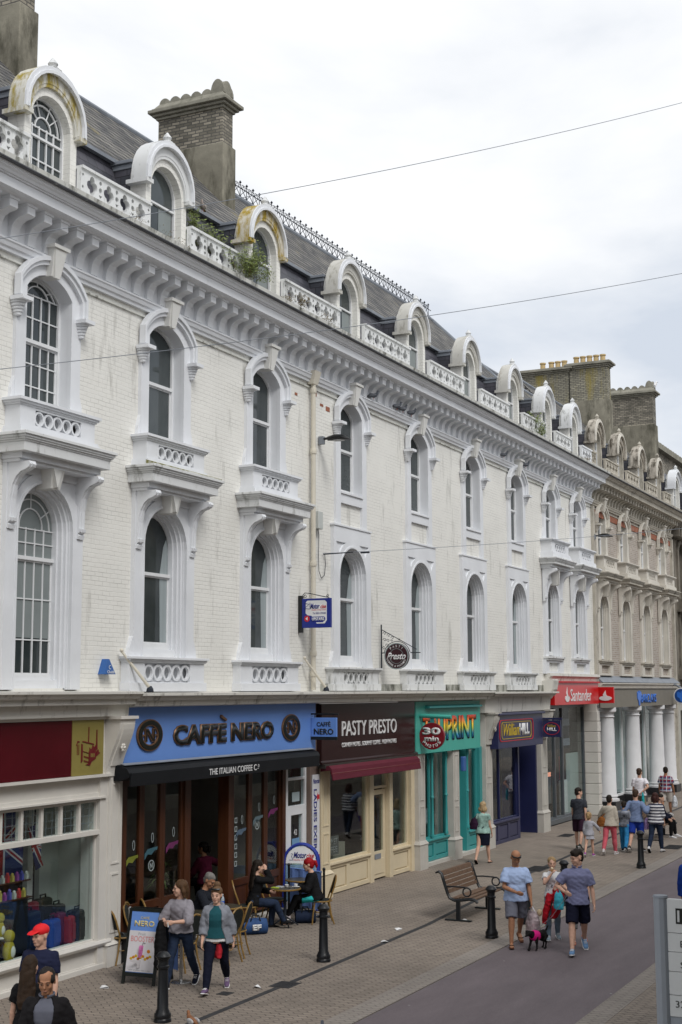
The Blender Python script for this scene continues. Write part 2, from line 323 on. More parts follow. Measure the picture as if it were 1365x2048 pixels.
UP = dict(wi=.60, zs=11.14, zc=11.44)     # upper opening
def build_bay(kind, mt, root, xc, stone, opts):
    """surround, balcony, brackets, sash windows of one bay; built in place, later copied"""
    tr, trd, wl = stone; o = []
    dz = .45 if kind == 'C' else 0.
    zsill = {'A': 9.18, 'B': 9.23, 'C': 9.64}[kind]
    wi = UP['wi'] if kind != 'C' else .55; wo = wi+.25
    mb = MB()
    zb = 8.42 if kind == 'B' else zsill-.02
    mb.py(band(wi+.05, zsill-.02, 11.14, 11.46, wi, 11.13, 11.43), 14.045, 14.44)      # reveal lining
    mb.py(band(wo, zb, 11.2, 11.64, wi-.004, 11.13, 11.426, z0i=zsill if kind != 'B' else zb), 14.03, 14.12)
    mb.py(band(wo+.03, 10.84, 11.22, 11.70, wo-.055, 11.17, 11.59), 13.96, 14.05)
    mb.py(band(wo+.05, 10.9, 11.24, 11.74, wo+.0, 11.21, 11.66), 13.92, 14.05)
    if kind == 'B':
        mb.box(-wi-.02, wi+.02, 14.035, 14.13, 8.98, 9.23); mb.box(-wi-.02, wi+.02, 14.06, 14.13, 8.40, 8.47)
        mb.box(-wi, wi, 14.0, 14.42, 9.2, 9.25)
    else:
        for s_ in (-1, 1):     # scrolled foot
            mb.prof([(wo*s_, zsill-.02), ((wo+.09)*s_, zsill-.02), ((wo+.07)*s_, zsill+.2), ((wo+.01)*s_, zsill+.38), (wo*s_, zsill+.4)], [], lambda p, t: (p[0], t, p[1]), 14.035, 14.11)
    sv = mb.obj('window_surround', tr, root, loc=(xc, 0, 0), bevel=.004); o.append(sv)
    for s_ in (-1, 1):
        lb = MB(); c = s_*(wo-.02)
        lb.box(c-.135, c+.135, 13.82, 14.08, 10.80, 10.865)
        for k in range(5):
            r = .115-.015*k; lb.loft([((c, 14.03, 10.8-.05*k), (r, 0, 0), (0, r*1.35, 0)), ((c, 14.03, 10.765-.05*k), (r*1.0, 0, 0), (0, r*1.25, 0)), ((c, 14.03, 10.752-.05*k), (r*.8, 0, 0), (0, r*.95, 0))], 12)
        lb.obj('label_stop', tr, sv, True)
    kb = MB(); kb.hexa([(-.12, 13.93, 11.40), (.12, 13.93, 11.40), (.12, 14.2, 11.40), (-.12, 14.2, 11.40)], [(-.17, 13.84, 11.86), (.17, 13.84, 11.86), (.17, 14.1, 11.86), (-.17, 14.1, 11.86)])
    kb.hexa([(-.06, 13.90, 11.38), (.06, 13.90, 11.38), (.06, 13.96, 11.38), (-.06, 13.96, 11.38)], [(-.15, 13.83, 11.84), (.15, 13.83, 11.84), (.15, 13.9, 11.84), (-.15, 13.9, 11.84)])
    kb.box(-.21, .21, 13.8, 14.1, 11.861, 11.92); kb.obj('keystone', wl[1], sv)
    # sash window upper
    def sash(z0, zs, zc, w, bars, zmeet, blind, yg=14.31):
        fb = MB(); fb.py(band(w, z0, zs, zc, w-.05, zs-.01, zc-.05), yg-.03, yg+.03); fb.box(-w+.05, w-.05, yg-.03, yg+.03, z0, z0+.1)
        fb.box(-w+.05, w-.05, yg-.045, yg+.02, zmeet-.03, zmeet+.03)
        fb.py(rect(-w+.05, w-.05, z0+.1, zmeet-.029), yg-.005, yg+.035, [rect(-w+.09, w-.09, z0+.13, zmeet-.06)])  # lower sash stiles
        if bars == 'grid':
            for x in (-.3, -.1, .1, .3) if w > .5 else (-.22, 0, .22):
                fb.box(x*w/.55-.011, x*w/.55+.011, yg-.012, yg+.012, z0+.1, zs+.0)
            for k in range(1, 3): z = z0+(zmeet-z0)*k/3; fb.box(-w+.05, w-.05, yg-.011, yg+.011, z-.01, z+.01)
            for z in (zmeet+(zs-zmeet)*.5, zs-.02): fb.box(-w+.05, w-.05, yg-.0105, yg+.0105, z-.01, z+.01)
            for q, e_ in ((.78, .75), (.48, .5)):
                fb.py(band(w*q, zs-.02, zs, zs+(zc-zs)*e_+.02, w*q-.022, zs-.01, zs+(zc-zs)*e_), yg-.012, yg+.012)
            for a_ in (35, 90, 145): 
                ca, sa = math.cos(math.radians(a_)), math.sin(math.radians(a_)); hh = zc-zs
                fb.sweep([(w*.48*ca, yg, zs+hh*.5*sa), (w*.97*ca, yg, zs+hh*.95*sa)], .012, 5)
        f = fb.obj('sash_window', m_sash, root, loc=(xc, 0, 0))
        g = MB(); g.py(arch(w-.02, z0+.05, zs, zc-.02), yg+.012, yg+.02); g.obj('pane', m_pane, f)
        if blind == 'curtain':
            c = MB(); c.py([(w-.06, z0+.12), (w-.3, z0+.12), (w-.34, zmeet), (w-.22, zs+.05), (w-.12, zs+.2), (w-.06, zs)][::-1], yg+.006, yg+.009); c.obj('curtain', m_curt, f)
        elif blind == 'blind':
            c = MB(); c.py(arch(w-.055, z0+(zmeet-z0)*.35, zs, zc-.05), yg+.006, yg+.009); c.obj('blind', m_blind, f)
        return f
    o.append(sash(zsill+.02, 11.13, 11.43, wi, opts.get('ubars'), 10.32 if kind != 'C' else 10.45, opts.get('ublind'), 14.31 if kind != 'C' else 14.25))
    # balcony
    if kind in 'AC':
        b = MB(); yp = 13.8 if kind == 'A' else 13.72; ys = 13.52; hw = .98; z = dz
        slab(b, -hw-.09, hw+.09, yp-.08, 14.1, 0, 9.19+z, [(0, 9.145+z), (.03, 9.11+z), (.06, 9.08+z)])
        b.py(rect(-hw, hw, 8.74+z, 9.08+z), yp, yp+.1, [rect(-.6, .6, 8.79+z, 9.04+z)])
        for s_ in (-1, 1): b.box(s_*hw-(.1 if s_ > 0 else 0), s_*hw+(0 if s_ > 0 else .1), yp+.1, 14.1, 8.74+z, 9.08+z)
        b.box(-.62, .62, 13.98, 14.03, 8.74+z, 9.08+z)
        b.box(-hw-.04, hw+.04, yp-.05, 14.1, 8.70+z, 8.74+z)
        zt = 8.6 if kind == 'A' else 8.99
        b.box(-hw-.06, hw+.06, yp-.07, 14.1, zt, 8.70+z)
        if kind == 'C': b.box(-hw+.02, hw-.02, yp+.02, 14.1, zt, 8.70+z-.001)
        bo = b.obj('balcony', tr, root, loc=(xc, 0, 0)); o.append(bo)
        rings(MB(), 5, .122, .032, 8.915+z, yp+.015, yp+.085, .24).obj('ring_panel', tr, bo, True)
        s = MB(); zb_ = zt-.30 if kind == 'A' else zt-.22
        slab(s, -1.22, 1.22, ys-.04, 14.1, 0, zt, [(0, zt-.05), (.03, zt-.09), (.05, zt-.12), (.075, zt-.15), (.09, zb_)])
        s.obj('balcony_slab', trd, bo, bevel=.006)
        if opts.get('moss'):
            q = MB(); q.px([(13.5, zt+.002), (13.5, zt+.02), (13.74, zt+.1), (13.74, zt+.002)], -1.1, 1.15); q.obj('moss_layer', m_moss, bo)
        s = MB(); s.box(-1.036, 1.036, 13.7, 14.098, zb_-.09, zb_-.001); s.box(-1.012, 1.012, 13.76, 14.097, zb_-.14, zb_-.0905); s.obj('slab_moulding', tr, bo)
        zk = zb_-.14
        for s_ in (-1, 1):
            zl = 7.12 if kind == 'A' else 7.52
            h = zk-zl
            P = [(14.06, zl+.02), (13.98, zl), (13.965, zl+.06), (13.99, zl+.09), (13.94, zl+.12), (13.93, zl+.17), (13.97, zl+.18), (13.96, zl+h*.45), (13.92, zl+h*.66), (13.85, zl+h*.78), (13.76, zl+h*.85), (13.66, zl+h*.88), (13.6, zl+h*.91), (13.58, zl+h*.95), (13.6, zk), (14.06, zk)]
            x0 = .82 if s_ > 0 else -.98
            br = MB(); br.px(P, x0, x0+.16); br.px([(y-.02 if i in range(4, 14) else min(y, 14.05), zz-.003) for i, (y, zz) in enumerate(P)], x0+.045, x0+.115)
            br.obj('balcony_bracket', tr, bo)
    # lower arched window
    if kind == 'A': z0, zs, r, top = (5.2 if not opts.get('tall') else 4.62), 7.24, .74, zk+.14
    elif kind == 'B': z0, zs, r, top = 5.12, 7.22, .76, 8.41
    else: z0, zs, r, top = 5.7, 7.58, .66, zk+.14
    hw = r+.26
    lo = MB(); outer = [(hw, z0), (hw, top), (-hw, top), (-hw, z0), (-r, z0)]+arc(r, zs, zs+r-.0001)[::-1]+[(r, z0)]
    def tri(s_):
        a = [(s_*(hw-.12), top-.1 if kind == 'B' else zs+r+.10), (s_*(hw-.12), zs+.42*r+.08)]
        for k in range(6):
            t = math.radians(38+32*k/5); a.append((s_*(r+.14)*math.cos(t), zs+(r+.14)*math.sin(t)))
        a = [p for p in a if p[1] < zs+r+.101 or kind != 'B']
        a[0] = (s_*(hw-.12), zs+r+.06); a.append((s_*.38, zs+r+.06)); return a
    lo.py(outer, 14.01, 14.05, [tri(1), tri(-1)]); lo.py(outer, 14.0499, 14.12)
    if kind == 'B': lo.py(rect(-hw-.03, hw+.03, top-.001, top+.04), 13.985, 14.12)
    k = 0
    for rr, y in ((r+.01, 13.995), (r-.0, 14.06), (r-.04, 14.10), (r-.08, 14.16), (r-.115, 14.24)):
        lo.py(band(rr, z0, zs, zs+rr, rr-.045, zs, zs+rr-.045), y, y+.25 if k < 4 else 14.45); k += 1
    lo.obj('arched_surround', tr, root, loc=(xc, 0, 0), smooth=False)
    if kind == 'A' or kind == 'C':
        kb = MB(); kz = zs+r-.13; kt = top-.14
        kb.hexa([(-.12, 13.84, kz), (.12, 13.84, kz), (.12, 14.15, kz), (-.12, 14.15, kz)], [(-.17, 13.78, kt), (.17, 13.78, kt), (.17, 14.1, kt), (-.17, 14.1, kt)])
        kb.hexa([(-.05, 13.76, kz+.02), (.05, 13.80, kz+.02), (.05, 13.86, kz+.02), (-.05, 13.86, kz+.02)], [(-.17, 13.74, kt), (.1, 13.775, kt), (.1, 13.8, kt), (-.17, 13.8, kt)])
        kb.obj('keystone', wl[1], root, loc=(xc, 0, 0))
    w = r-.125
    if kind != 'C': MB().box(-w-.01, w+.01, 14.2, 14.40, z0-.02, z0+.155).obj('window_board', tr, root, loc=(xc, 0, 0))
    sash(z0+(.16 if kind != 'C' else .05)-(.02 if opts.get('tall') else 0), zs, zs+w, w+.02, opts.get('lbars'), 6.74 if kind != 'C' else 6.95, opts.get('lblind'), 14.33 if kind != 'C' else 14.26)
    if kind == 'C':
        s = MB(); s.box(-hw-.04, hw+.04, 13.9, 14.12, 5.64, 5.70); s.box(-hw, hw, 13.94, 14.12, 5.58, 5.64); s.obj('window_sill', trd, root, loc=(xc, 0, 0))
        s = MB(); s.py(rect(-hw-.12, hw+.12, 5.12, 5.58), 14.0, 14.1, [rect(-.62, .62, 5.2, 5.5)]); s.obj('apron_panel', tr, root, loc=(xc, 0, 0))
    elif not opts.get('tall'):
        for s_ in (-1, 1):
            q = MB(); q.prof([(hw*s_, z0), ((hw+.12)*s_, z0), ((hw+.10)*s_, z0+.15), ((hw+.02)*s_, z0+.34), (hw*s_, z0+.36)], [], lambda p, t: (p[0], t, p[1]), 14.02, 14.11); q.obj('surround_foot', tr, root, loc=(xc, 0, 0))
        h1 = 1.25 if kind == 'A' else 1.28; zr = 5.2 if kind == 'A' else 5.12; R_ = .152 if kind == 'A' else .14; mt_ = tr if kind == 'A' else trd
        b = MB(); slab(b, -h1-.06, h1+.06, 13.84, 14.1, 0, zr, [(0, zr-.045), (.03, zr-.075), (.05, zr-.1)])
        ow = R_*5; b.py(rect(-h1, h1, 4.74, zr-.1), 13.92, 14.0, [rect(-ow, ow, 4.75, zr-.11)]); b.box(-h1+.02, h1-.02, 14.07, 14.1, 4.7, zr-.1); b.box(-h1+.002, -h1+.12, 14.001, 14.1, 4.741, zr-.101); b.box(h1-.12, h1-.002, 14.001, 14.1, 4.741, zr-.101)
        b.box(-h1-.03, h1+.03, 13.88, 14.1, 4.58, 4.74)
        bo = b.obj('ring_parapet', mt_, root, loc=(xc, 0, 0), bevel=.005)
        rings(MB(), 5, R_+.002, .042, (4.75+zr-.11)/2, 13.935, 13.99, R_*2).obj('ring_panel', mt_, bo, True)

def dormer(root, xc, hoodmat, stone, bars, crest=False, width=.8, sx=1.):
    tr, trd, wl = stone
    f = MB(); hw = .70
    zs = 14.08
    poly = [(-hw, 12.72), (hw, 12.72)]+arc(hw, zs, zs+hw+.08)
    f.py(poly, 14.1, 14.45, [arch(.53, 13.06, 14.0, 14.56)])
    d = f.obj('dormer', wl[0], root, loc=(xc, 0, 0)); d.scale = (sx, 1, 1)
    h = MB(); h.py(band(width, 14.05, 14.14, 15.0, .64, 14.1, 14.76), 14.04, 14.33); h.py(band(width+.03, 14.1, 14.16, 15.05, width-.07, 14.12, 14.93), 14.015, 14.34)
    h.py(band(.72, 14.08, 14.12, 14.84, .60, 14.08, 14.7), 14.05, 14.16)
    for s_ in (-1, 1): h.box(s_*.73-.11, s_*.73+.11, 13.98, 14.46, 14.02, 14.1)
    h.obj('dormer_hood', hoodmat, d, True)
    h = MB(); h.py(band(width+.028, 14.1, 14.16, 15.047, width-.07, 14.12, 14.93), 13.975, 14.016); h.py(band(width-.02, 14.1, 14.15, 14.97, width-.06, 14.12, 14.92), 13.95, 13.976); h.obj('hood_moulding', tr, d)
    k = MB(); k.lathe([(.10, 0), (.11, .05), (.06, .08), (.09, .13), (.05, .19), (.015, .24)], (0, 14.1, 15.03), 10); k.box(-.1, .1, 13.98, 14.3, 14.98, 15.06); k.obj('finial', trd, d, True)
    s = MB(); s.py(band(.535, 13.06, 14.0, 14.56, .50, 13.99, 14.525), 14.25, 14.40); s.box(-.50, .50, 14.26, 14.34, 13.06, 13.13); s.box(-.50, .50, 14.25, 14.33, 13.82, 13.86)
    yg = 14.29
    if bars:
        for x in (-.29, -.1, .1, .29): s.box(x-.012, x+.012, yg-.02, yg+.01, 13.1, 14.05)
        for z in (13.45, 14.02): s.box(-.49, .49, yg-.019, yg+.009, z-.011, z+.011)
        for q in (.42, .22): s.py(band(q, 14.0, 14.02, 14.02+q*1.02, q-.024, 14.01, 14.0+q), yg-.018, yg+.008)
        for a_ in (40, 68, 112, 140): ca, sa = math.cos(math.radians(a_)), math.sin(math.radians(a_)); s.sweep([(.22*ca, yg-.01, 14.02+.22*sa), (.5*ca, yg-.01, 14.02+.5*sa)], .011, 5)
    s.obj('sash_frame', m_sash, d)
    g = MB(); g.py(arch(.50, 13.1, 14.0, 14.52), yg+.01, yg+.02); g.obj('pane', m_pane, d)
    if not bars:
        b = MB(); b.py(rect(.02, .46, 13.16, 13.8), yg+.003, yg+.006); b.obj('shutter', m_blind, d)
    c = MB(); c.box(-.64, .64, 14.45, 15.1, 12.9, 14.50); c.obj('dormer_cheek', m_slate, d)
    c = MB(); c.box(-.70, .70, 14.44, 15.3, 14.501, 14.57); c.box(-.66, .66, 14.46, 15.2, 14.4, 14.5); c.obj('dormer_roof', m_lead, d, bevel=.01)
    sl = MB(); sl.box(-.56, .56, 13.98, 14.4, 13.0, 13.06); sl.obj('dormer_sill', trd, d)
    return d

def parapet(root, x0, x1, mat, matd):
    """pierced parapet between two dormers"""
    w = x1-x0; n = max(2, round((w-.1)/.48)); st = (w-.16)/n; holes = []
    for k in range(n):
        cx = x0+.08+st*(k+.5); c4 = []
        for j in range(32):
            t = 2*PI*j/32; r = .10+.052*abs(math.cos(2*t)); c4.append((cx+r*math.cos(t), 13.33+r*1.15*math.sin(t)))
        holes.append(c4)
        if k: 
            xm = cx-st/2; holes += [circle(xm, 13.46, .042, 10), circle(xm, 13.33, .05, 10), [(xm-.05, 13.24), (xm, 13.17), (xm+.05, 13.24)]]
    for xm in (x0+.06, x1-.06): holes += [circle(xm, 13.46, .03, 8), circle(xm, 13.24, .03, 8)]
    b = MB(); b.py(rect(x0, x1, 12.98, 13.56), 13.99, 14.08, holes); b.box(x0, x1, 13.95, 14.12, 13.56, 13.61)
    b.box(x0, x1, 13.93, 14.14, 12.7, 12.98)
    return b.obj('parapet_panel', mat, root)

def cornice(root, x0, x1, tr, trd, step=.43, band_m=None):
    b = MB()
    b.px([(14.1, 11.55), (14.03, 11.55), (14.02, 11.6), (13.99, 11.62), (13.97, 11.68), (13.95, 11.7), (13.95, 11.73), (14.04, 11.75), (14.04, 12.32), (14.1, 12.32)], x0, x1)
    b.px([(14.1, 12.28), (13.62, 12.28), (13.60, 12.30), (13.48, 12.31), (13.48, 12.465), (13.45, 12.47), (13.45, 12.49), (13.42, 12.495), (13.40, 12.53), (13.36, 12.555), (13.36, 12.575), (13.34, 12.58), (13.33, 12.62), (13.33, 12.66), (14.1, 12.8)], x0, x1)
    b.obj('cornice', tr, root)
    g = MB(); g.px([(13.34, 12.605), (13.28, 12.60), (13.265, 12.62), (13.27, 12.64), (13.34, 12.645)], x0, x1); g.obj('gutter', m_gut, root)
    g = MB(); g.px([(13.29, 12.648), (13.275, 12.72), (13.9, 12.93), (14.06, 12.98), (14.1, 12.75)], x0, x1); g.obj('parapet_ledge', trd, root)
    P = [(14.04, 11.76), (13.985, 11.76), (13.975, 11.86), (13.955, 11.95), (13.90, 12.03), (13.81, 12.075), (13.70, 12.09), (13.655, 12.11), (13.655, 12.27), (14.04, 12.27)]
    m = MB(); m.px(P, -.098, .098); m.box(-.118, .118, 13.635, 14.04, 12.235, 12.279)
    br0 = m.obj('cornice_bracket', tr, root, loc=(x0+step*.5, 0, 0))
    n = int((x1-x0)/step)
    for k in range(1, n): copy_tree(br0, root, (x0+step*(k+.5), 0, 0))
    v = MB()
    for k in range(n-1):
        xx = x0+step*(k+1)
        for q in (-.045, .015): v.box(xx+q, xx+q+.035, 14.034, 14.045, 12.10, 12.13); v.box(xx+q, xx+q+.035, 14.034, 14.045, 12.15, 12.18)
        v.box(xx-.075, xx+.075, 13.99, 14.04, 12.19, 12.215)
    v.obj('frieze_vents', m_cht, root)
    b = MB(); b.px([(14.1, 11.42), (14.06, 11.43), (14.06, 11.46), (14.1, 11.47)], x0, x1); b.obj('string_course', trd, root)
    return b

def wall(root, x0, x1, bays, kinds, mat, yb=14.46):
    holes = []
    for xc, k in zip(bays, kinds):
        sh = lambda P: [(p[0]+xc, p[1]) for p in P]
        wi = .55 if k == 'C' else .60; zsl = {'A': 9.15, 'B': 9.2, 'C': 9.6}[k]
        holes.append(sh(arch(wi+.045, zsl, 11.14, 11.47)))
        z0, zs, r = {'A': (5.2, 7.24, .78), 'T': (4.64, 7.24, .78), 'B': (5.14, 7.22, .80), 'C': (5.68, 7.58, .70)}[k if k != 'A' or xc > 19 else 'T']
        holes.append(sh(arch(r, z0, zs, zs+r)))
    b = MB(); b.py(rect(x0, x1, 4.3, 12.3), YW, yb, holes); b.box(x0, x1, yb+.02, yb+.4, 4.3, 12.7)
    return b.obj('wall', mat, root)

# ================================================================ white terrace
terr = thing('terrace_building', 'long white painted brick terrace with arched windows above the row of shops', 'building', (14, 14.1, 0))
terr.location = (0, 0, 0)
BX = [17.93, 21.47, 25.35, 29.56, 33.8, 37.87, 41.88, 45.48, 48.72]
KD = ['A', 'A', 'A', 'B', 'B', 'B', 'B', 'C', 'C']
X0, X1 = 12.4, 50.75
wall(terr, X0, X1, [14.2]+BX, ['A']+KD, m_wall)
ws = (m_trim, m_trimd, (m_wall, M('cream keystone', (.70, .695, .665), .6, .06, 3, .2, 50, dirt=((.4, .38, .33), .15, 4))))
OP = [dict(ubars='grid', lbars='grid', lblind='blind', tall=True), dict(lblind='curtain', moss=True), dict(lblind='curtain'), dict(lblind='curtain'), dict(lblind='curtain'), dict(), dict(lblind='curtain'), dict(), dict()]
build_bay('A', None, terr, 14.2, ws, OP[0])
for x, k, op in zip(BX, KD, OP): build_bay(k, None, terr, x, ws, op)
cornice(terr, X0, X1, m_trim, m_ledge)
HM = [m_lich, m_trimd, M('orange lichen hood', (.58, .55, .47), .85, .08, 3, .3, 40, dirt=((.34, .24, .03), .62, 6.0)), m_lich2, m_lich2, m_lich2, m_lich2, m_trimd, m_trimd]
for i, x in enumerate(BX): dormer(terr, x, HM[i], ws, i == 0, sx=(1, 1, 1, .94, .92, .9, .88, .85, .85)[i])
dx = [14.2]+BX
dormer(terr, 14.2, m_lich2, ws, False)
for a, b in zip(dx[:-1], dx[1:]): parapet(terr, a+.7, b-.7, m_trimd, m_trimd)
parapet(terr, 48.72+.7, 50.75, m_trim, m_trimd)
# roofs
def roof(root, x0, x1, ridge_y, ridge_z, hip=0.):
    b = MB(); b.hexa([(x0, 14.42, 12.8), (x1, 14.42, 12.8), (x1, 16, 12.8), (x0, 16, 12.8)], [(x0, 14.93, 14.56), (x1, 14.93, 14.56), (x1, 16, 14.56), (x0, 16, 14.56)])
    b.obj('mansard_slope', m_slate, root)
    b = MB(); yb = 2*ridge_y-14.9
    b.add([(x0, 14.86, 14.58), (x1, 14.86, 14.58), (x1-hip, ridge_y, ridge_z), (x0, ridge_y, ridge_z), (x1, yb, 14.58), (x0, yb, 14.58)], [(0, 1, 2, 3), (5, 3, 2, 4), (0, 3, 5), (1, 4, 2), (0, 5, 4, 1)])
    r = b.obj('roof', m_slate2, root)
    c = MB(); c.sweep([(x0, ridge_y, ridge_z+.01), (x1-hip, ridge_y, ridge_z+.01)], .07, 8); c.box(x0, x1, 14.80, 14.90, 14.54, 14.61)
    if hip: c.sweep([(x1-hip, ridge_y, ridge_z+.01), (x1, 14.9, 14.6)], .07, 8)
    c.obj('ridge_flashing', m_lead, r)
    return r
roof(terr, X0, 44.9, 17.45, 17.28, 1.6)
roof(terr, 44.6, 51.0, 16.3, 15.95)
def cresting(root, x0, x1, y, z):
    b = MB(); b.box(x0, x1, y-.012, y+.012, z+.06, z+.08); b.box(x0, x1, y-.01, y+.01, z+.30, z+.315); st = .34
    n = int((x1-x0)/st)
    for k in range(n+1):
        x = x0+k*st
        b.sweep([(x, y, z), (x, y, z+.50)], .011, 5); b.lathe([(.004, 0), (.04, .035), (.004, .09)], (x, y, z+.42), 5); b.box(x-.05, x+.05, y-.008, y+.008, z+.39, z+.405)
        if k < n:
            for s_ in (-1, 1):
                xm = x+st/2; P = [(xm+s_*st*.46*math.cos(t)*(1-.25*t/PI), y+s_*.004, z+.08+.22*t/2.2) for t in np.linspace(0, 2.6, 8)]; b.sweep(P, .009, 4)
                P = [(xm+s_*(.035+.05*math.cos(t)), y, z+.37+.055*math.sin(t)) for t in np.linspace(-1.4, 3.4, 8)]; b.sweep(P, .008, 4)
    return b.obj('roof_cresting', m_iron, root)
cresting(terr, 28.0, 43.2, 17.45, 17.3)
def chimney(root, x0, x1, y0, y1, zb, zr, zt, pots='scallop', body=m_chb, rend=m_chr, cap=m_cht, bx=.06):
    b = MB(); b.box(x0, x1, y0, y1, zr, zt); c = b.obj('chimney', body, root)
    b = MB(); b.box(x0-bx, x1+bx, y0-bx, y1+bx, zb, zr); b.obj('chimney_base', rend, c, bevel=.02)
    b = MB(); z = zt
    for e_, h in ((.05, .07), (.12, .07), (.20, .09), (.13, .05)): b.box(x0-e_, x1+e_, y0-e_, y1+e_, z, z+h); z += h
    b.obj('chimney_cap', cap, c, bevel=.015)
    if pots == 'scallop':
        b = MB(); b.hexa([(x0-.1, y0-.1, z), (x1+.1, y0-.1, z), (x1+.1, y1+.1, z), (x0-.1, y1+.1, z)], [(x0+.02, y0+.02, z+.16), (x1-.02, y0+.02, z+.16), (x1-.02, y1-.02, z+.16), (x0+.02, y1-.02, z+.16)])
        n = 6; L_ = (y1-y0)
        for k in range(n):
            yc = y0+.16+(L_-.32)*k/(n-1); r = .15 if k else .19
            P = [(yc+r*math.cos(t), z+.12+(r*1.05 if k else .36)*math.sin(t)) for t in np.linspace(0, PI, 11)]
            b.px(P, x0+.0, x0+.09); b.px(P, x1-.09, x1)
        b.py([(x0+.02, z+.1), (x1-.02, z+.1)]+[((x0+x1)/2+(x1-x0)*.48*math.cos(t), z+.12+.36*math.sin(t)) for t in np.linspace(0, PI, 9)], y0+.0, y0+.1)
        b.obj('scalloped_pot_screen', cap, c, bevel=.01)
    else:
        for i, (yy, h) in enumerate(pots):
            b = MB(); xm = (x0+x1)/2; b.lathe([(.15, 0), (.15, .05), (.12, .07), (.11, h-.07), (.14, h-.06), (.14, h), (.09, h), (.09, h-.1)], (xm, yy, z-.02), 12)
            b.obj('chimney_pot', m_pot, c, True)
    return c
chimney(terr, 27.3, 27.78, 16.36, 18.19, 14.5, 17.64, 18.52)
chimney(terr, 19.75, 20.2, 16.36, 18.19, 14.5, 17.64, 19.2)

# ================================================================ buff brick terrace to the right
tb = thing('terrace_building', 'buff brick terrace with a red band, right of the long white terrace', 'building')
BX2 = [52.05, 55.4, 58.85, 62.2]
bs = (m_bstone, m_bstoned, (m_bwall, m_bstone))
wall(tb, 50.78, 64.3, BX2, ['C']*4, m_bwall)
m_cheek = m_slate
for x in BX2: build_bay('C', None, tb, x, bs, dict())
cornice(tb, 50.78, 64.3, m_bstoned, m_bstoned)
b = MB(); b.box(50.78, 64.3, 14.07, 14.13, 11.18, 11.40); b.obj('red_band', m_red, tb)
MB().box(50.76, 50.98, 14.0, 14.2, 4.6, 11.5).obj('corner_strip', m_bstoned, tb); MB().box(64.1, 64.3, 13.98, 14.2, 0, 11.5).obj('corner_strip', m_bstoned, tb)
m_hoodb = M('blotchy stone hood', (.42, .385, .33), .85, .2, 4, .5, 20, dirt=((.07, .06, .045), .52, 5))
for x in BX2: dormer(tb, x, m_hoodb, (m_bstone, m_bstoned, (m_bstoned, m_bstone)), False, sx=.85)
dx = [50.1]+BX2+[65.0]
for a, b_ in zip(dx[:-1], dx[1:]): parapet(tb, max(a+.7, 50.78), min(b_-.7, 64.3), m_bstoned, m_bstoned)
roof(tb, 51.0, 65.2, 16.9, 16.7)
chimney(tb, 58.4, 58.9, 15.3, 17.0, 14.4, 17.2, 18.65, pots=[(15.55, .35), (15.85, .35), (16.15, .35), (16.45, .35), (16.75, .35)], body=m_chl)
chimney(tb, 58.4, 58.9, 17.05, 19.2, 14.4, 17.2, 18.55, pots=[(17.3, .35), (17.6, .35), (17.9, .35), (18.3, .35)], body=m_chl)
chimney(tb, 65.6, 66.2, 15.0, 17.1, 14.4, 17.3, 18.7, pots='scallop', body=m_chb)

# ================================================================ dark end building
te = thing('corner_building', 'dark sooty stone building at the far right end of the street', 'building')
m_es = M('sooty stone', (.20, .18, .15), .85, .25, 1.5, .4, 30, dirt=((.07, .065, .055), .4, 2)); m_el = M('pale stone ground floor', (.42, .41, .37), .75, .12, 1.5)
b = MB(); b.py(rect(64.35, 90, 4.5, 12.3), 14.3, 14.7, [[(p[0]+xc, p[1]) for p in arch(.6, z, z+2.1, z+2.6)] for xc in (67.2, 71, 75, 79, 83) for z in (5.8, 9.0)]); b.box(64.35, 90, 14.72, 15, 4.5, 12.3); b.obj('wall', m_es, te)
b = MB(); b.py(rect(64.35, 90, 0, 4.5), 14.3, 14.7, [rect(66.2, 70, .4, 3.6), rect(71.5, 76, .4, 3.6)]); b.box(64.35, 90, 14.1, 14.3, 4.2, 4.5); b.box(64.35, 65.4, 14.2, 14.3, 0, 4.2); b.obj('ground_floor', m_el, te)
b = MB(); b.box(64.4, 90, 14.72, 14.8, 0, 4.2); b.obj('shop_window', m_pane, te)
b = MB(); b.px([(14.3, 11.9), (13.9, 12.0), (13.6, 12.4), (13.4, 12.5), (13.4, 12.75), (14.3, 12.8)], 64.32, 90)
for k in range(50): x = 64.7+k*.5; b.box(x, x+.2, 13.75, 14.3, 11.7, 12.2)
b.obj('cornice', m_es, te)
for xc in (67.2, 71, 75, 79):
    for z in (5.8, 9.0):
        f = MB(); f.py(band(.85, z-.1, z+2.15, z+2.8, .6, z+2.1, z+2.58), 14.2, 14.35); f.box(-1.0, 1.0, 13.75, 14.3, z-.75, z-.12); w_ = f.obj('window_surround', m_es, te, loc=(xc, 0, 0))
        g = MB(); g.py(band(.6, z, z+2.1, z+2.58, .54, z+2.1, z+2.52), 14.5, 14.56); g.box(-.55, .55, 14.49, 14.55, z+1.1, z+1.16); g.obj('sash_frame', m_sash, w_)
        g = MB(); g.py(arch(.58, z, z+2.1, z+2.55), 14.58, 14.6); g.obj('pane', m_pane, w_)
for xc in (66.0, 70.2, 74.4): dormer(te, xc, m_trim, ws, False)
b = MB(); b.hexa([(64.35, 14.7, 12.7), (90, 14.7, 12.7), (90, 22, 12.7), (64.35, 22, 12.7)], [(64.35, 15.6, 15.6), (90, 15.6, 15.6), (90, 20, 15.6), (64.35, 20, 15.6)]); b.obj('mansard_roof', m_slate, te)
b = MB(); b.box(70, 90, 16.2, 20, 15.6, 17.0); b.obj('roof_block', m_chb, te)
b = MB(); b.box(69.8, 90, 15.9, 20.2, 17.0, 17.3)
for k in range(30): b.sweep([(70+k*.6, 16.1, 17.3), (70+k*.6, 16.1, 17.45)], [.14, .05], 6)
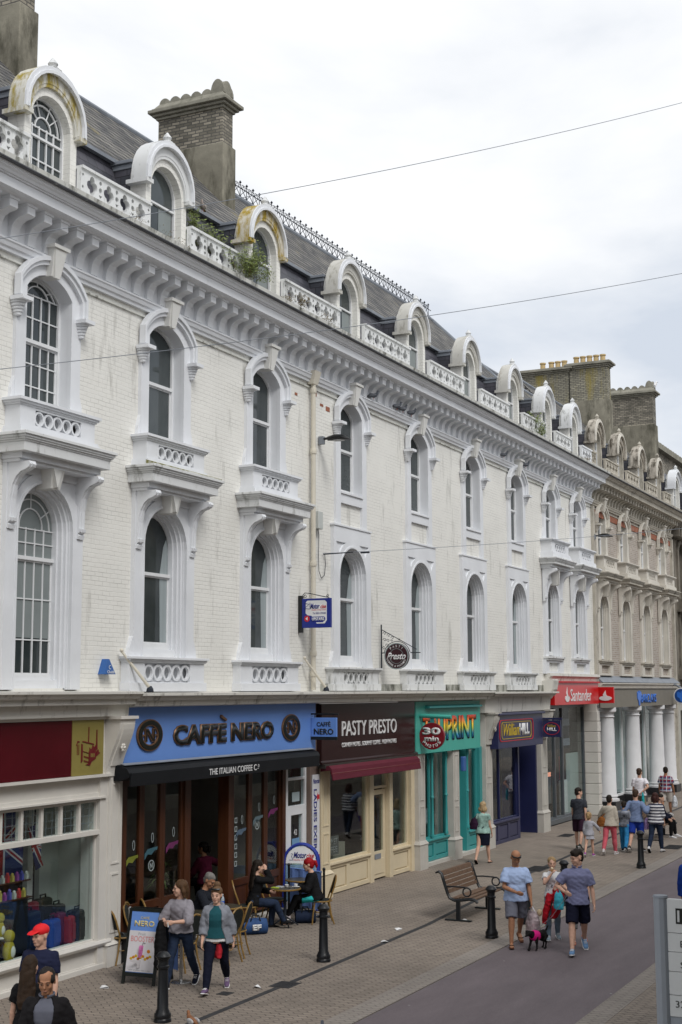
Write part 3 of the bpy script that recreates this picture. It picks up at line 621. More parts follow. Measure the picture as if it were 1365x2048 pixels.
b.obj('roof_block_cap', m_cht, te)

# ================================================================ ground
def brickpave(name, c1, c2, mo):
    t = NT(name); v = t.map(t.pos, rot=(0, 0, math.radians(45)))
    br = t.node('ShaderNodeTexBrick'); br.offset = .5; br.inputs['Scale'].default_value = 1; br.inputs['Brick Width'].default_value = .21; br.inputs['Row Height'].default_value = .105
    br.inputs['Mortar Size'].default_value = .009; br.inputs['Mortar Smooth'].default_value = .4; br.inputs['Color1'].default_value = (*c1, 1); br.inputs['Color2'].default_value = (*c2, 1); br.inputs['Mortar'].default_value = (*mo, 1)
    t.l.new(v, br.inputs['Vector'])
    k = t.ramp(t.noise(t.pos, 2.3, 6, .7), .38, .6, .25, 1.); base = t.mix(.5, c1, c2); c = t.mix(k, t.mix(.6, br.outputs[0], base), br.outputs[0])
    tn = t.ramp(t.noise(t.pos, .35, 9, .68), .3, .7, .74, 1.16); c = t.mix(1., c, tn, 'MULTIPLY')
    c = t.mix(t.ramp(t.noise(t.pos, 1.7, 8, .75), .62, .8), c, (.115, .105, .095))
    sp = t.node('ShaderNodeTexVoronoi'); sp.inputs['Scale'].default_value = 3.2; t.l.new(t.pos, sp.inputs['Vector'])
    c = t.mix(t.ramp(sp.outputs['Distance'], .05, .035, 0., .55), c, (.42, .41, .38))
    t.col(c); t.set(Roughness=.85); t.bump(t.math('SUBTRACT', t.math('MULTIPLY', t.noise(t.pos, 60, 3), .4), br.outputs['Fac']), .6, .008)
    return t.m
m_pave = brickpave('brick paving', (.205, .17, .138), (.27, .225, .185), (.055, .046, .04))
def asphalt(name, c):
    t = NT(name); n = t.noise(t.pos, 90, 3); k = t.mix(t.ramp(n, .35, .65), tuple(v*.8 for v in c), tuple(v*1.25 for v in c))
    k = t.mix(1., k, t.ramp(t.noise(t.map(t.pos, (.5, 2, 1)), .6, 9, .7), .3, .7, .76, 1.18), 'MULTIPLY')
    sp = t.node('ShaderNodeTexVoronoi'); sp.inputs['Scale'].default_value = 1.3; t.l.new(t.pos, sp.inputs['Vector'])
    k = t.mix(t.ramp(sp.outputs['Distance'], .03, .02, 0., .6), k, (.4, .4, .4))
    t.col(k); t.set(Roughness=.8); t.bump(n, .4, .005); return t.m
m_road = asphalt('dark purple asphalt', (.125, .102, .110))
m_edge = brickpave('edging setts', (.235, .205, .18), (.27, .24, .21), (.12, .105, .095))
m_gnd = M('far ground', (.16, .15, .14), .9, .1, .5)
b = MB(); b.box(-900, 1500, -900, 900, -.5, -.012); struct(b.obj('ground', m_gnd))
b = MB(); b.box(-30, 220, 8.98, 30, -.3, 0); b.box(-30, 220, -3, 5.4, -.3, 0); struct(b.obj('pavement', m_pave))
b = MB(); b.box(-30, 220, 5.78, 8.56, -.3, -.006); struct(b.obj('road', m_road))
b = MB(); b.box(-30, 220, 8.57, 8.98, -.3, .004); b.box(-30, 220, 5.4, 5.77, -.3, .004); struct(b.obj('kerb', m_edge))
m_drain = M('drain slot', (.045, .045, .047), .7, .2, 6, bump=.3); 
b = MB()
def drain_seg(x0, y0, x1, y1, w=.11): 
    b.add([(x0, y0-w/2, .004), (x1, y1-w/2, .004), (x1, y1+w/2, .004), (x0, y0+w/2, .004)], [(0, 1, 2, 3)])
drain_seg(5, 10.6, 19.6, 10.62); drain_seg(20.1, 10.62, 26, 10.72); drain_seg(26, 10.72, 34, 11.3); drain_seg(34, 11.3, 45, 11.75); drain_seg(45, 11.75, 60, 12.2)
struct(b.obj('drain_channel', m_drain))
def cover(x, y, w, d, label, rz=0):
    g = MB(); g.box(-w/2, w/2, -d/2, d/2, -.02, .006)
    for k in range(int(w/.07)): g.box(-w/2+.03+k*.07, -w/2+.055+k*.07, -d/2+.03, d/2-.03, .006, .012)
    o = g.obj('manhole_cover', m_drain, loc=(x, y, 0)); o.rotation_euler = (0, 0, rz); tag(o, label, 'manhole cover')
cover(19.85, 10.62, .45, .36, 'square dark drain grating set in the line of the drain slot', 0)
cover(18.9, 11.15, .22, .2, 'small square dark cover at the feet of the woman in the grey hoodie')
cover(35.1, 11.4, 1.1, .5, 'wide dark manhole cover beyond the wooden bench'); cover(43.4, 13.1, .9, .4, 'dark rectangular cover in the paving outside the navy betting shop'); cover(41.5, 9.3, 1.1, .5, 'dark patch cover near the far bench')
# building across the street (seen in the glass)
to = thing('facing_building', 'rendered cream building across the street, seen only mirrored in the shop glass', 'building')
m_fac = brick_mat('cream render across', (.42, .39, .33), (.46, .42, .36), (.33, .31, .27), .6, .3, .01, .2, .01, .8, 'SZ', .1)
b = MB(); hs = [rect(x, x+1.2, z, z+2.0) for x in range(-20, 70, 3) for z in (5.5, 8.8)]+[rect(x+.2, x+5.4, .5, 3.4) for x in range(-20, 70, 6)]
b.prof(rect(-21, 75, 0, 12), hs, lambda p, t: (p[0], t, p[1]), -1.6, -2.0); b.box(-21, 75, -2.3, -2.1, 0, 12); b.box(-21, 75, -1.6, -1.2, 11.7, 12.1); b.box(-21, 75, -1.6, -1.35, 4.0, 4.5); b.obj('wall', m_fac, to)
b = MB(); b.box(-21, 75, -2.02, -1.99, .1, 11); b.obj('window_glass', m_pane, to)
# ================================================================ shops
m_glass = glass_mat('shop glass'); 
m_cream = M('shop white paint', (.60, .575, .53), .5, .05, 2, dirt=((.35, .32, .28), .12, 5))
m_stone = M('grey stone pier', (.47, .45, .41), .7, .1, 2, .2, 40, dirt=((.22, .2, .18), .22, 3))
m_wood = M('varnished brown timber', (.062, .021, .009), .32, .35, 3, zstretch=.1)
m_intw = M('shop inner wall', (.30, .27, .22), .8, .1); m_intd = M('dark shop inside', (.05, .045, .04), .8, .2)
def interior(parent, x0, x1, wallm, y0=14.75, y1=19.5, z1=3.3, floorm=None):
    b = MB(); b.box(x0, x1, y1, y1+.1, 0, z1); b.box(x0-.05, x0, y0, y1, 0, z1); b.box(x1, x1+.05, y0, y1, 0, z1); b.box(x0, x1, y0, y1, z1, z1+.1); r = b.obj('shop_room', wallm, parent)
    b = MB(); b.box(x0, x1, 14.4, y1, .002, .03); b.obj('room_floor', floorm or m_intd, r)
# cornice over shops
m_shelf = white_trim('shop cornice stone', (.60, .585, .54), (.14, .13, .11), .34)
b = MB(); b.px([(14.3, 4.60), (13.56, 4.585), (13.56, 4.545), (13.60, 4.54), (13.64, 4.47), (13.72, 4.455), (13.72, 4.37), (13.86, 4.36), (13.88, 4.17), (14.3, 4.17)], 12.4, 20.16); b.obj('shop_cornice', m_shelf, terr)
b = MB(); b.px([(14.3, 4.575), (13.58, 4.555), (13.58, 4.51), (13.64, 4.50), (13.68, 4.43), (13.74, 4.42), (13.76, 4.33), (13.9, 4.31), (14.3, 4.31)], 20.162, 38.3); b.obj('shop_cornice', m_shelf, terr)
b = MB(); b.px([(14.3, 4.54), (13.6, 4.53), (13.6, 4.48), (13.7, 4.47), (13.75, 4.40), (13.9, 4.39), (13.93, 3.93), (14.3, 3.93)], 38.302, 44.6); b.obj('shop_cornice', m_shelf, terr)
b = MB(); b.px([(14.3, 5.16), (13.9, 5.14), (13.88, 5.05), (13.95, 4.98), (13.97, 4.88), (14.3, 4.88)], 44.6, 50.75); b.px([(14.12, 4.88), (13.75, 4.93), (13.7, 4.9), (13.75, 4.6), (13.95, 4.3), (14.12, 4.3)], 44.3, 44.9); b.obj('shop_cornice', m_shelf, terr)
MB().box(28.0, 44.4, 14.03, 14.2, 4.5, 4.74).obj('stained_plinth', m_dirty, terr)
def pilaster(x0, x1, yf, mat, parent, z1=3.0, cap=True, base=.5):
    b = MB(); b.box(x0, x1, yf, 14.6, 0, z1)
    w = x1-x0
    for za, zb in ((base+.12, z1*.5-.05), (z1*.5+.1, z1-.12)): b.py(rect(x0+w*.2, x1-w*.2, za, zb), yf-.015, yf+.01, [rect(x0+w*.2+.025, x1-w*.2-.025, za+.03, zb-.03)])
    if base: b.box(x0-.04, x1+.04, yf-.05, 14.59, 0, base*.85); b.hexa([(x0-.06, yf-.07, base*.85), (x1+.06, yf-.07, base*.85), (x1+.06, 14.5, base*.85), (x0-.06, 14.5, base*.85)], [(x0, yf-.01, base*.97), (x1, yf-.01, base*.97), (x1, 14.5, base*.97), (x0, 14.5, base*.97)])
    return b.obj('pilaster', mat, parent)
def console(x0, x1, zb, zt, mat, parent, proj=.32, yw=14.02):
    P = []
    for k in range(12):
        t = k/11; P.append((yw-proj*(.12+.88*(.5-.5*math.cos(PI*t))), zb+(zt-zb)*t))
    b = MB(); b.px([(yw+.1, zb)]+P+[(yw+.1, zt)], x0, x1); b.box(x0-.04, x1+.04, yw-proj-.04, yw+.08, zt, zt+.05)
    b.px([(y-.02, z) for y, z in P[2:-1]]+[(y+.02, z) for y, z in P[2:-1]][::-1], x0+.09, x1-.09)
    c = b.obj('console', mat, parent); zr = zb+(zt-zb)*.5; r = MB(); yr = P[6][0]-.02
    for k in range(6): a = k*PI/3; r.ell(((x0+x1)/2+.045*math.cos(a), yr-.01, zr+.045*math.sin(a)), (.03, .02, .03), 8, 5)
    r.ell(((x0+x1)/2, yr-.03, zr), (.025, .02, .025), 8, 5); r.obj('rosette', mat, c, True); return c
def glazed(parent, name, fx0, fx1, z0, z1, mat, y=14.25, fr=.06, mull=(), trans=(), depth=.09):
    b = MB(); b.py(rect(fx0, fx1, z0, z1), y, y+depth, [rect(fx0+fr, fx1-fr, z0+fr, z1-fr)])
    for m in mull: b.box(m-.035, m+.035, y+.005, y+depth-.005, z0+fr, z1-fr)
    for t in trans: b.box(fx0+fr, fx1-fr, y+.008, y+depth-.008, t-.03, t+.03)
    f = b.obj(name, mat, parent, bevel=.006); g = MB(); g.box(fx0+fr-.01, fx1-fr+.01, y+depth*.5, y+depth*.5+.008, z0+fr-.01, z1-fr+.01); g.obj('pane', m_glass, f); return f
def riser(parent, x0, x1, z0, z1, mat, y=14.2, panels=2):
    b = MB(); w = (x1-x0)/panels
    b.py(rect(x0, x1, z0, z1), y, y+.3, [rect(x0+w*k+.09, x0+w*(k+1)-.09, z0+.1, z1-.08) for k in range(panels)]); b.box(x0+.01, x1-.01, y+.05, y+.29, z0, z1-.001)
    for k in range(panels): b.py(rect(x0+w*k+.12, x0+w*(k+1)-.12, z0+.13, z1-.11), y+.025, y+.06)
    b.box(x0, x1, y-.05, y+.3, z1, z1+.05); return b.obj('stall_riser', mat, parent, bevel=.006)

# ---- gift shop at the left edge
sh = thing('shopfront', 'cream gift shop front with dark red and gold fascia at the left edge', 'shopfront')
m_fr = M('dark red fascia', (.075, .006, .010), .18, .15, 1); m_gold = M('olive gold panel', (.24, .20, .055), .4, .08, 2); m_dred = M('dark red sketch', (.13, .012, .014), .4, .1)
MB().box(12.4, 18.70, 13.98, 14.1, 3.21, 4.12).obj('fascia', m_fr, sh); gp = MB().box(18.705, 19.58, 13.975, 14.1, 3.21, 4.12).obj('gold_panel', m_gold, sh)
sk = MB(); yq = 13.965
for P in ([(19.14, 3.75), (19.16, 3.75), (19.165, 4.0), (19.145, 4.0)], [(19.36, 3.62), (19.40, 3.62), (19.39, 3.95), (19.37, 3.95)], [(18.95, 3.42), (18.99, 3.44), (18.99, 3.72), (18.95, 3.73)],
          [(19.18, 3.40), (19.36, 3.47), (19.36, 3.70), (19.31, 3.66), (19.27, 3.70), (19.23, 3.62), (19.18, 3.66)], [(18.98, 3.76), (19.3, 3.70), (19.3, 3.72), (18.99, 3.775)], [(18.82, 3.70), (18.86, 3.76), (18.90, 3.75), (18.90, 3.77), (18.85, 3.78), (18.81, 3.70)],
          [(19.36, 3.5), (19.48, 3.56), (19.44, 3.58), (19.43, 3.62), (19.38, 3.60)], [(19.08, 3.38), (19.2, 3.36), (19.24, 3.42), (19.18, 3.41)], [(19.0, 3.6), (19.17, 3.56), (19.17, 3.57), (19.0, 3.61)], [(19.165, 3.4), (19.18, 3.4), (19.18, 3.6), (19.165, 3.6)]):
    sk.py(P, yq, 13.974)
for k in range(5):
    for j in range(2): sk.box(19.03+k*.028, 19.042+k*.028, yq, 13.974, 3.5-j*.07-k*.006, 3.53-j*.07-k*.006)
for x in (18.84, 18.88): sk.box(x, x+.008, yq, 13.974, 3.55, 3.72)
sk.obj('building_sketch', m_dred, gp)
w2 = MB()
for x in (19.21, 19.25, 19.29): w2.box(x, x+.018, 13.96, 13.9649, 3.5, 3.56)
w2.obj('sketch_windows', m_gold, gp)
b = MB(); b.box(12.4, 19.8, 13.95, 14.1, 4.12, 4.17); b.box(12.4, 19.8, 13.93, 14.12, 3.16, 3.205); b.py(rect(12.4, 19.74, 2.8, 3.15), 14.04, 14.4, [rect(12.5, 19.66, 2.89, 3.10)]); b.box(12.4, 19.7, 14.07, 14.4, 2.81, 3.14); b.box(12.4, 19.72, 13.98, 14.1, 2.80, 2.83); b.box(19.58, 19.80, 14.02, 14.4, 0, 4.17)
b.obj('fascia_frame', m_cream, sh)
for i, x in enumerate((12.6, 13.6, 14.6, 15.6, 16.6, 17.61, 18.12, 18.62, 19.1)):
    pass
ml = [12.6, 13.12, 13.64, 14.16, 14.68, 15.2, 15.72, 16.24, 16.62, 17.12, 17.62, 18.12, 18.62, 19.11, 19.6]
b = MB(); b.box(12.4, 19.66, 14.08, 14.2, 2.74, 2.8); b.box(12.4, 19.66, 14.03, 14.22, 2.20, 2.28)
for m_i in ml: b.box(m_i-.03, m_i+.03, 14.085, 14.195, 2.28, 2.74)
tl = b.obj('transom_light', m_cream, sh, bevel=.005); MB().box(12.4, 19.6, 14.135, 14.143, 2.26, 2.76).obj('pane', m_glass, tl)
b = MB()
for m_i in ml[8:-1]:
    for q in (.17, .33): b.box(m_i+q-.004, m_i+q+.004, 14.145, 14.150, 2.28, 2.74)
    for q in (.12, .24, .36): b.box(m_i, m_i+.5, 14.146, 14.151, 2.28+q-.003, 2.28+q+.003)
b.obj('leaded_grid', m_lead, tl)
f = MB(); f.box(19.56, 19.64, 14.1, 14.2, .47, 2.2); f.box(12.4, 19.64, 14.1, 14.2, .44, .49); f = f.obj('display_window', m_cream, sh, bevel=.005); MB().box(12.4, 19.57, 14.14, 14.148, .46, 2.21).obj('pane', m_glass, f)
b = MB(); b.px([(14.3, .47), (13.98, .46), (13.96, .42), (13.98, .38), (14.02, .36), (14.3, .36)], 12.4, 19.9); b.obj('window_sill', m_cream, sh, bevel=.004)
b = MB(); b.py(rect(12.4, 19.8, .0, .36), 14.06, 14.3, [rect(12.6, 15.4, .1, .3), rect(15.6, 19.66, .1, .3)]); b.box(12.4, 19.79, 14.085, 14.3, .001, .355); b.box(12.4, 19.8, 14.0, 14.1, 0, .08); b.obj('stall_riser', m_cream, sh, bevel=.004)
pilaster(19.80, 20.20, 14.0, m_cream, sh, 3.15, base=.42); console(19.68, 20.12, 3.15, 4.12, m_cream, sh)
b = MB(); b.box(19.12, 19.7, 14.9, 15.0, .5, 3.2); b.box(19.62, 19.7, 14.2, 14.9, .3, 3.2); b.obj('display_backboard', M('pale display board', (.40, .41, .37), .7, .1, 1), sh)
MB().box(18.68, 18.82, 14.8, 14.9, .4, 3.2).obj('display_post', m_cream, sh)
b = MB(); b.box(12.4, 19.7, 14.16, 15.6, .3, .40); b.obj('display_deck', m_intd, sh)
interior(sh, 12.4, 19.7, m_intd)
# suitcases and goods
def suitcase(x, y, z, w, d, h, col, label, rz=0., grp='suitcases in the gift shop window'):
    t = thing('suitcase', label, 'suitcase', (x+.12, y, z), rz, grp); m = M('case '+label, col, .4, .12, 6)
    b = MB(); b.box(-w/2, w/2, -d/2, d/2, .04, h); b.obj('shell', m, t, bevel=.05)
    b = MB(); b.sweep([(-.08, 0, h), (-.08, 0, h+.05), (.08, 0, h+.05), (.08, 0, h)], .014, 6); b.obj('handle', m_black, t)
    b = MB(); b.py(circle(0, h*.5, .0001, 3), 0, .0001)
    q = MB(); q.box(-w/2+.04, w/2-.04, -d/2-.012, -d/2, .12, h-.12); q.obj('front_pocket', m, t, bevel=.01)
    for s_ in (-1, 1): MB().lathe([(.03, 0), (.03, .03)], (s_*(w/2-.06), 0, .01), 8).obj('wheel', m_black, t)
    return t
suitcase(18.72, 14.42, .40, .34, .22, .50, (.02, .06, .28), 'bright blue suitcase behind the man in the red cap', .2)
suitcase(19.0, 14.5, .40, .26, .22, .56, (.10, .012, .04), 'maroon suitcase between the blue and the red ones', .2)
suitcase(19.12, 14.36, .40, .20, .18, .50, (.24, .012, .015), 'bright red suitcase beside the black luggage in the window', .25)
suitcase(19.42, 14.42, .40, .36, .26, .56, (.012, .014, .016), 'black suitcase at the right end of the gift shop window', .1)
suitcase(19.28, 14.75, .46, .34, .2, .58, (.02, .02, .018), 'black suitcase with a yellow tag at the back of the window', .1)
suitcase(18.38, 14.62, .40, .4, .26, .66, (.008, .016, .04), 'navy suitcase left of the bright blue one', .1)
suitcase(18.62, 14.8, .60, .36, .2, .56, (.16, .012, .025), 'dark red suitcase high at the back of the pile', .1)
suitcase(18.98, 14.8, .66, .36, .2, .52, (.03, .026, .02), 'brown black suitcase topmost of the pile', .1)
suitcase(17.95, 14.6, .40, .5, .3, .95, (.006, .007, .009), 'tall black suitcase by the white display post', .1)
def kidcase(x, y, z, s, label):
    t = thing('toy', label, 'toy', (x, y, z), .2, 'yellow soft toys in the gift shop window'); my = M('yellow plush', (.36, .29, .03), .8, .2, 14); mw = M('white plush', (.6, .58, .52), .8, .1)
    MB().ell((0, 0, .17*s), (.12*s, .09*s, .18*s)).obj('body', my, t, 'all'); MB().ell((0, 0, .40*s), (.10*s, .09*s, .10*s)).obj('head', my, t, 'all'); MB().ell((0, -.05*s, .17*s), (.07*s, .06*s, .10*s)).obj('belly', mw, t, 'all')
    for s_ in (-1, 1): MB().ell((s_*.05*s, -.05*s, .02*s), (.05*s, .07*s, .03*s)).obj('foot', mw, t, 'all')
kidcase(17.64, 14.3, .42, 1.0, 'yellow and white plush toy standing low at the left edge'); kidcase(17.56, 14.42, .78, .8, 'smaller plush toy above the other at the left edge')
m_ujb = lin((30, 45, 110)); 
def flagmat(name, ang=0., sc=1., ox=0., oz=0.):
    t = NT(name); sp = t.node('ShaderNodeSeparateXYZ'); t.l.new(t.pos, sp.inputs[0])
    x = t.math('MULTIPLY', t.math('SUBTRACT', sp.outputs[0], ox), 1/sc); z = t.math('MULTIPLY', t.math('SUBTRACT', sp.outputs[2], oz), 1.6/sc)
    ca, sa = math.cos(ang), math.sin(ang); u = t.math('ADD', t.math('MULTIPLY', x, ca), t.math('MULTIPLY', z, sa)); v = t.math('SUBTRACT', t.math('MULTIPLY', z, ca), t.math('MULTIPLY', x, sa))
    au, av = t.math('ABSOLUTE', u), t.math('ABSOLUTE', v); dg = t.math('ABSOLUTE', t.math('SUBTRACT', au, av)); cr = t.math('MINIMUM', au, av)
    c = t.mix(t.math('LESS_THAN', dg, .14), lin((28, 38, 95)), lin((205, 200, 200))); c = t.mix(t.math('LESS_THAN', dg, .06), c, lin((150, 25, 30)))
    c = t.mix(t.math('LESS_THAN', cr, .17), c, lin((205, 200, 200))); c = t.mix(t.math('LESS_THAN', cr, .1), c, lin((150, 25, 30))); t.col(c); t.set(Roughness=.9); return t.m
b = MB(); b.py([(17.1, 1.65), (18.3, 1.62), (18.31, 2.72), (17.1, 2.74)], 14.60, 14.61); tag(b.obj('flag', flagmat('union flag', 0, .62, 17.75, 2.2)), 'large British flag hung flat inside the gift shop window', 'flag')
b = MB(); b.py([(18.36, 2.4), (18.70, 2.45), (18.71, 1.85), (18.58, 1.70)], 14.55, 14.56); b.py([(18.58, 1.70), (18.71, 1.85), (18.76, 1.76)], 14.54, 14.55); tag(b.obj('flag', flagmat('union flag small', .4, .38, 18.53, 2.1)), 'small British flag hanging beside the pale display board', 'flag')
b = MB(); b.box(17.3, 18.2, 14.35, 14.52, 1.60, 1.62); b.box(17.3, 18.25, 14.35, 14.52, 1.33, 1.35); shf = tag(b.obj('shelf', m_wood), 'brown display shelves of souvenirs in the gift shop window', 'shelf')
for k in range(14):
    r_ = random.Random(k); w = .05; x = 17.38+k*.058; z = 1.621 if k % 2 else 1.351; h = .1+.08*r_.random()
    b = MB(); b.box(x, x+w, 14.38, 14.44, z, z+h*.7); b.ell((x+w/2, 14.41, z+h*.8), (.028, .028, .035), 8, 5); o_ = b.obj('souvenir', M('souvenir %d' % k, [(.5, .05, .05), (.1, .1, .4), (.5, .4, .1), (.5, .5, .45), (.3, .08, .3)][k % 5], .5), smooth=True)
    tag(o_, 'small %s souvenir figure, %s from the left on the %s display shelf' % (['red', 'navy', 'ochre', 'white', 'purple'][k % 5], ['first', 'second', 'third', 'fourth', 'fifth', 'sixth', 'seventh'][k//2], 'upper' if k % 2 else 'lower'), 'souvenir')

# ---- blue coffee shop
sh = thing('shopfront', 'coffee shop front with bright blue fascia and dark timber folding doors', 'shopfront')
m_blue = M('sky blue fascia', (.13, .26, .62), .4, .04, 1, dirt=((.09, .16, .45), .1, 2)); m_brz = M('bronze edging', (.20, .11, .06), .4, .15, 5, metal=.5); m_bk = M('letter black', (.012, .014, .012), .3)
fa = MB().box(20.2, 27.55, 13.99, 14.14, 3.30, 4.31).obj('fascia', m_blue, sh)
def nero(txt, x0, x1, zc, h, y, parent, accent=True):
    text(txt, m_brz, parent, ((x0+x1)/2, y, zc), (1, 0, 0), (0, 0, 1), x1-x0, h, .03, bold=.06); text(txt, m_bk, parent, ((x0+x1)/2, y-.028, zc), (1, 0, 0), (0, 0, 1), (x1-x0)*.985, h*.90, .012, bold=.035)
nero('CAFFE', 21.75, 23.66, 3.78, .38, 13.99, fa); nero('NERO', 23.84, 25.58, 3.785, .37, 13.99, fa)
q = MB(); q.py([(23.42, 4.08), (23.62, 4.0), (23.64, 4.04), (23.44, 4.13)], 13.945, 13.99); q.obj('accent_mark', m_brz, fa)
for cx in (20.97, 26.36):
    q = MB(); q.py(circle(cx, 3.81, .41, 32, .285), 13.955, 13.99, [circle(cx, 3.81, .24, 32, .165)]); ro = q.obj('round_badge', m_brz, fa, bevel=.006)
    q = MB(); q.py(circle(cx, 3.81, .375, 32, .26), 13.945, 13.956, [circle(cx, 3.81, .27, 32, .188)]); q.obj('badge_ring', m_bk, ro)
    q = MB()
    for s_ in (-1, 1): q.box(cx+s_*.12-.035, cx+s_*.12+.035, 13.955, 13.985, 3.69, 3.93); q.box(cx+s_*.2-.06, cx+s_*.2+.05, 13.96, 13.985, 3.795, 3.825)
    q.py([(cx-.155, 3.93), (cx-.06, 3.93), (cx+.155, 3.69), (cx+.06, 3.69)], 13.954, 13.984); q.obj('badge_letter', m_brz, ro)
    q = MB()
    for s_ in (-1, 1): q.box(cx+s_*.12-.018, cx+s_*.12+.018, 13.948, 13.954, 3.705, 3.915)
    q.py([(cx-.13, 3.915), (cx-.075, 3.915), (cx+.13, 3.705), (cx+.075, 3.705)], 13.947, 13.953); q.obj('badge_letter_face', m_bk, ro)
aw = MB(); aw.px([(14.0, 3.34), (13.86, 3.33), (13.72, 3.27), (13.68, 3.2), (13.70, 3.12), (13.9, 3.06), (14.0, 3.06)], 19.92, 27.15); aw.px([(13.67, 3.2), (13.70, 3.2), (13.71, 2.97), (13.68, 2.97)], 19.98, 27.12)
aw = aw.obj('awning', M('black awning', (.010, .011, .013), .55, .2, 2), sh, bevel=.004); MB().px([(13.90, 3.352), (13.78, 3.325), (13.775, 3.335), (13.895, 3.36)], 19.95, 27.1).obj('awning_rail', m_lead, aw)
m_wt = M('white lettering', (.7, .7, .7), .5)
text('THE ITALIAN COFFEE C', m_wt, aw, (23.42, 13.665, 3.085), (1, 0, 0), (0, 0, 1), 1.80, .115, .004); text('O', m_wt, aw, (24.40, 13.665, 3.11), (1, 0, 0), (0, 0, 1), .05, .06, .004); MB().box(24.355, 24.405, 13.66, 13.665, 3.055, 3.063).obj('underline', m_wt, aw)
pan = [(20.62, 21.17), (21.17, 21.84), (21.84, 22.55), (24.36, 25.1), (25.1, 25.75), (25.75, 26.42)]
for a, b_ in pan:
    f = MB(); f.py(rect(a, b_, .12, 2.98), 14.24, 14.31, [rect(a+.08, b_-.08, .86, 2.92), rect(a+.1, b_-.1, .2, .72)]); f.box(a+.09, b_-.09, 14.265, 14.30, .19, .73); f = f.obj('folding_door', m_wood, sh, bevel=.006)
    MB().box(a+.07, b_-.07, 14.272, 14.28, .85, 2.93).obj('pane', m_glass, f)
for x0, x1, y0, y1 in ((20.22, 20.62, 14.2, 14.4), (22.55, 22.74, 14.2, 14.35), (24.16, 24.36, 14.2, 14.45), (26.42, 26.56, 14.2, 14.4)): MB().box(x0, x1, y0, y1, 0, 2.98).obj('timber_post', m_wood, sh, bevel=.008)
for k in range(3): # doors folded back beside the opening
    q = MB(); q.px(rect(14.35+.0, 15.0, .12, 2.95), 22.78+k*.08, 22.83+k*.08, [rect(14.43, 14.92, .86, 2.88)]); q.obj('folded_door', m_wood, sh)
MB().box(20.22, 26.56, 14.18, 14.42, 2.98, 3.3).obj('door_head', m_wood, sh)
MB().box(20.2, 26.5, 14.1, 14.5, 0, .05).obj('threshold', m_stone, sh)
# sill decorations on the glass
m_et = M('etched sticker', (.30, .34, .34), .6)
for (cx, cz, r) in ((21.52, 1.46, .10), (25.42, 1.85, .10)):
    q = MB(); q.py(circle(cx, cz, r), 14.262, 14.265, [circle(cx, cz, r*.8)]); q.box(cx-.045, cx-.025, 14.262, 14.265, cz-.05, cz+.05); q.box(cx+.025, cx+.045, 14.262, 14.265, cz-.05, cz+.05); q.py([(cx-.045, cz+.05), (cx-.02, cz+.05), (cx+.045, cz-.05), (cx+.02, cz-.05)], 14.262, 14.265); q.obj('round_window_sticker', m_et, sh)
for i, (cx, cz, cc) in enumerate(((20.9, 1.62, (.17, .19, .03)), (21.5, 1.7, (.05, .12, .15)), (22.2, 1.74, (.14, .03, .10)), (24.75, 1.75, (.09, .13, .18)), (25.45, 1.95, (.12, .17, .19)), (26.1, 2.05, (.15, .03, .11)))):
    q = MB(); q.py([(cx-.2, cz-.12), (cx-.1, cz-.03), (cx+.02, cz-.05), (cx+.12, cz+.02), (cx+.2, cz+.02), (cx+.22, cz+.08), (cx+.05, cz+.07), (cx-.1, cz+.06), (cx-.2, cz-.02)], 14.262, 14.266); s_ = q.obj('drink_sticker', M('sticker %d' % i, cc, .6), sh)
    q = MB(); q.py(circle(cx+.05, cz+.25, .04, 12, .09), 14.262, 14.266, [circle(cx+.05, cz+.25, .028, 12, .075)]); q.obj('sticker_swirl', m_et, s_)
for x, n_ in ((24.55, 6),):
    for k in range(n_): MB().py(rect(x-.05, x+.05, 1.95-k*.17, 2.06-k*.17), 14.262, 14.265, [rect(x-.025, x+.03, 1.97-k*.17, 2.04-k*.17)]).obj('window_notice', m_et, sh)
interior(sh, 20.25, 26.6, m_intw)
b = MB(); b.box(22.9, 26.3, 18.6, 19.4, 0, 1.1); b.box(24.0, 26.3, 19.2, 19.45, 1.2, 2.6); b.obj('counter', m_wood, sh)
# side door of white plastic
m_upvc = M('white plastic frame', (.68, .69, .71), .3, .03)
f = MB(); f.py(rect(26.58, 27.52, 0, 3.25), 14.2, 14.3, [rect(26.66, 27.44, 2.72, 3.15), rect(26.66, 27.44, 2.12, 2.66), rect(26.80, 27.34, .72, 1.92), rect(26.80, 27.34, .12, .62)]); dr = f.obj('side_door', m_upvc, sh, bevel=.006)
MB().box(26.66, 27.44, 14.24, 14.25, .7, 3.17).obj('pane', m_glass, dr); MB().box(26.79, 27.35, 14.235, 14.24, .1, .64).obj('kick_panel', m_upvc, dr); MB().box(26.6, 27.5, 14.5, 14.6, 0, 3.2).obj('hall_wall', m_intd, dr)
MB().sweep([(26.74, 14.18, 1.02), (26.74, 14.14, 1.02), (26.74, 14.14, 1.14), (26.74, 14.18, 1.14)], .012, 6).obj('handle', m_lead, dr)
for z0, z1, cc in ((1.18, 1.42, (.16, .30, .48)), (.85, 1.1, (.32, .48, .42)), (2.2, 2.4, (.4, .48, .5))): MB().box(26.9, 27.24, 14.228, 14.232, z0, z1).obj('door_notice', M('notice %s' % z0, cc, .5), dr)
text('42', m_wt, dr, (27.05, 14.228, 1.55), (1, 0, 0), (0, 0, 1), .14, .12, .003)
f = MB(); f.box(27.53, 28.0, 14.12, 14.6, 0, 4.3); f.obj('brown_pier', M('brown rendered pier', (.17, .125, .105), .75, .15, 2), sh)
mb_ = M('navy print', (.035, .04, .20), .5); m_rd = M('red print', (.50, .03, .04), .5)
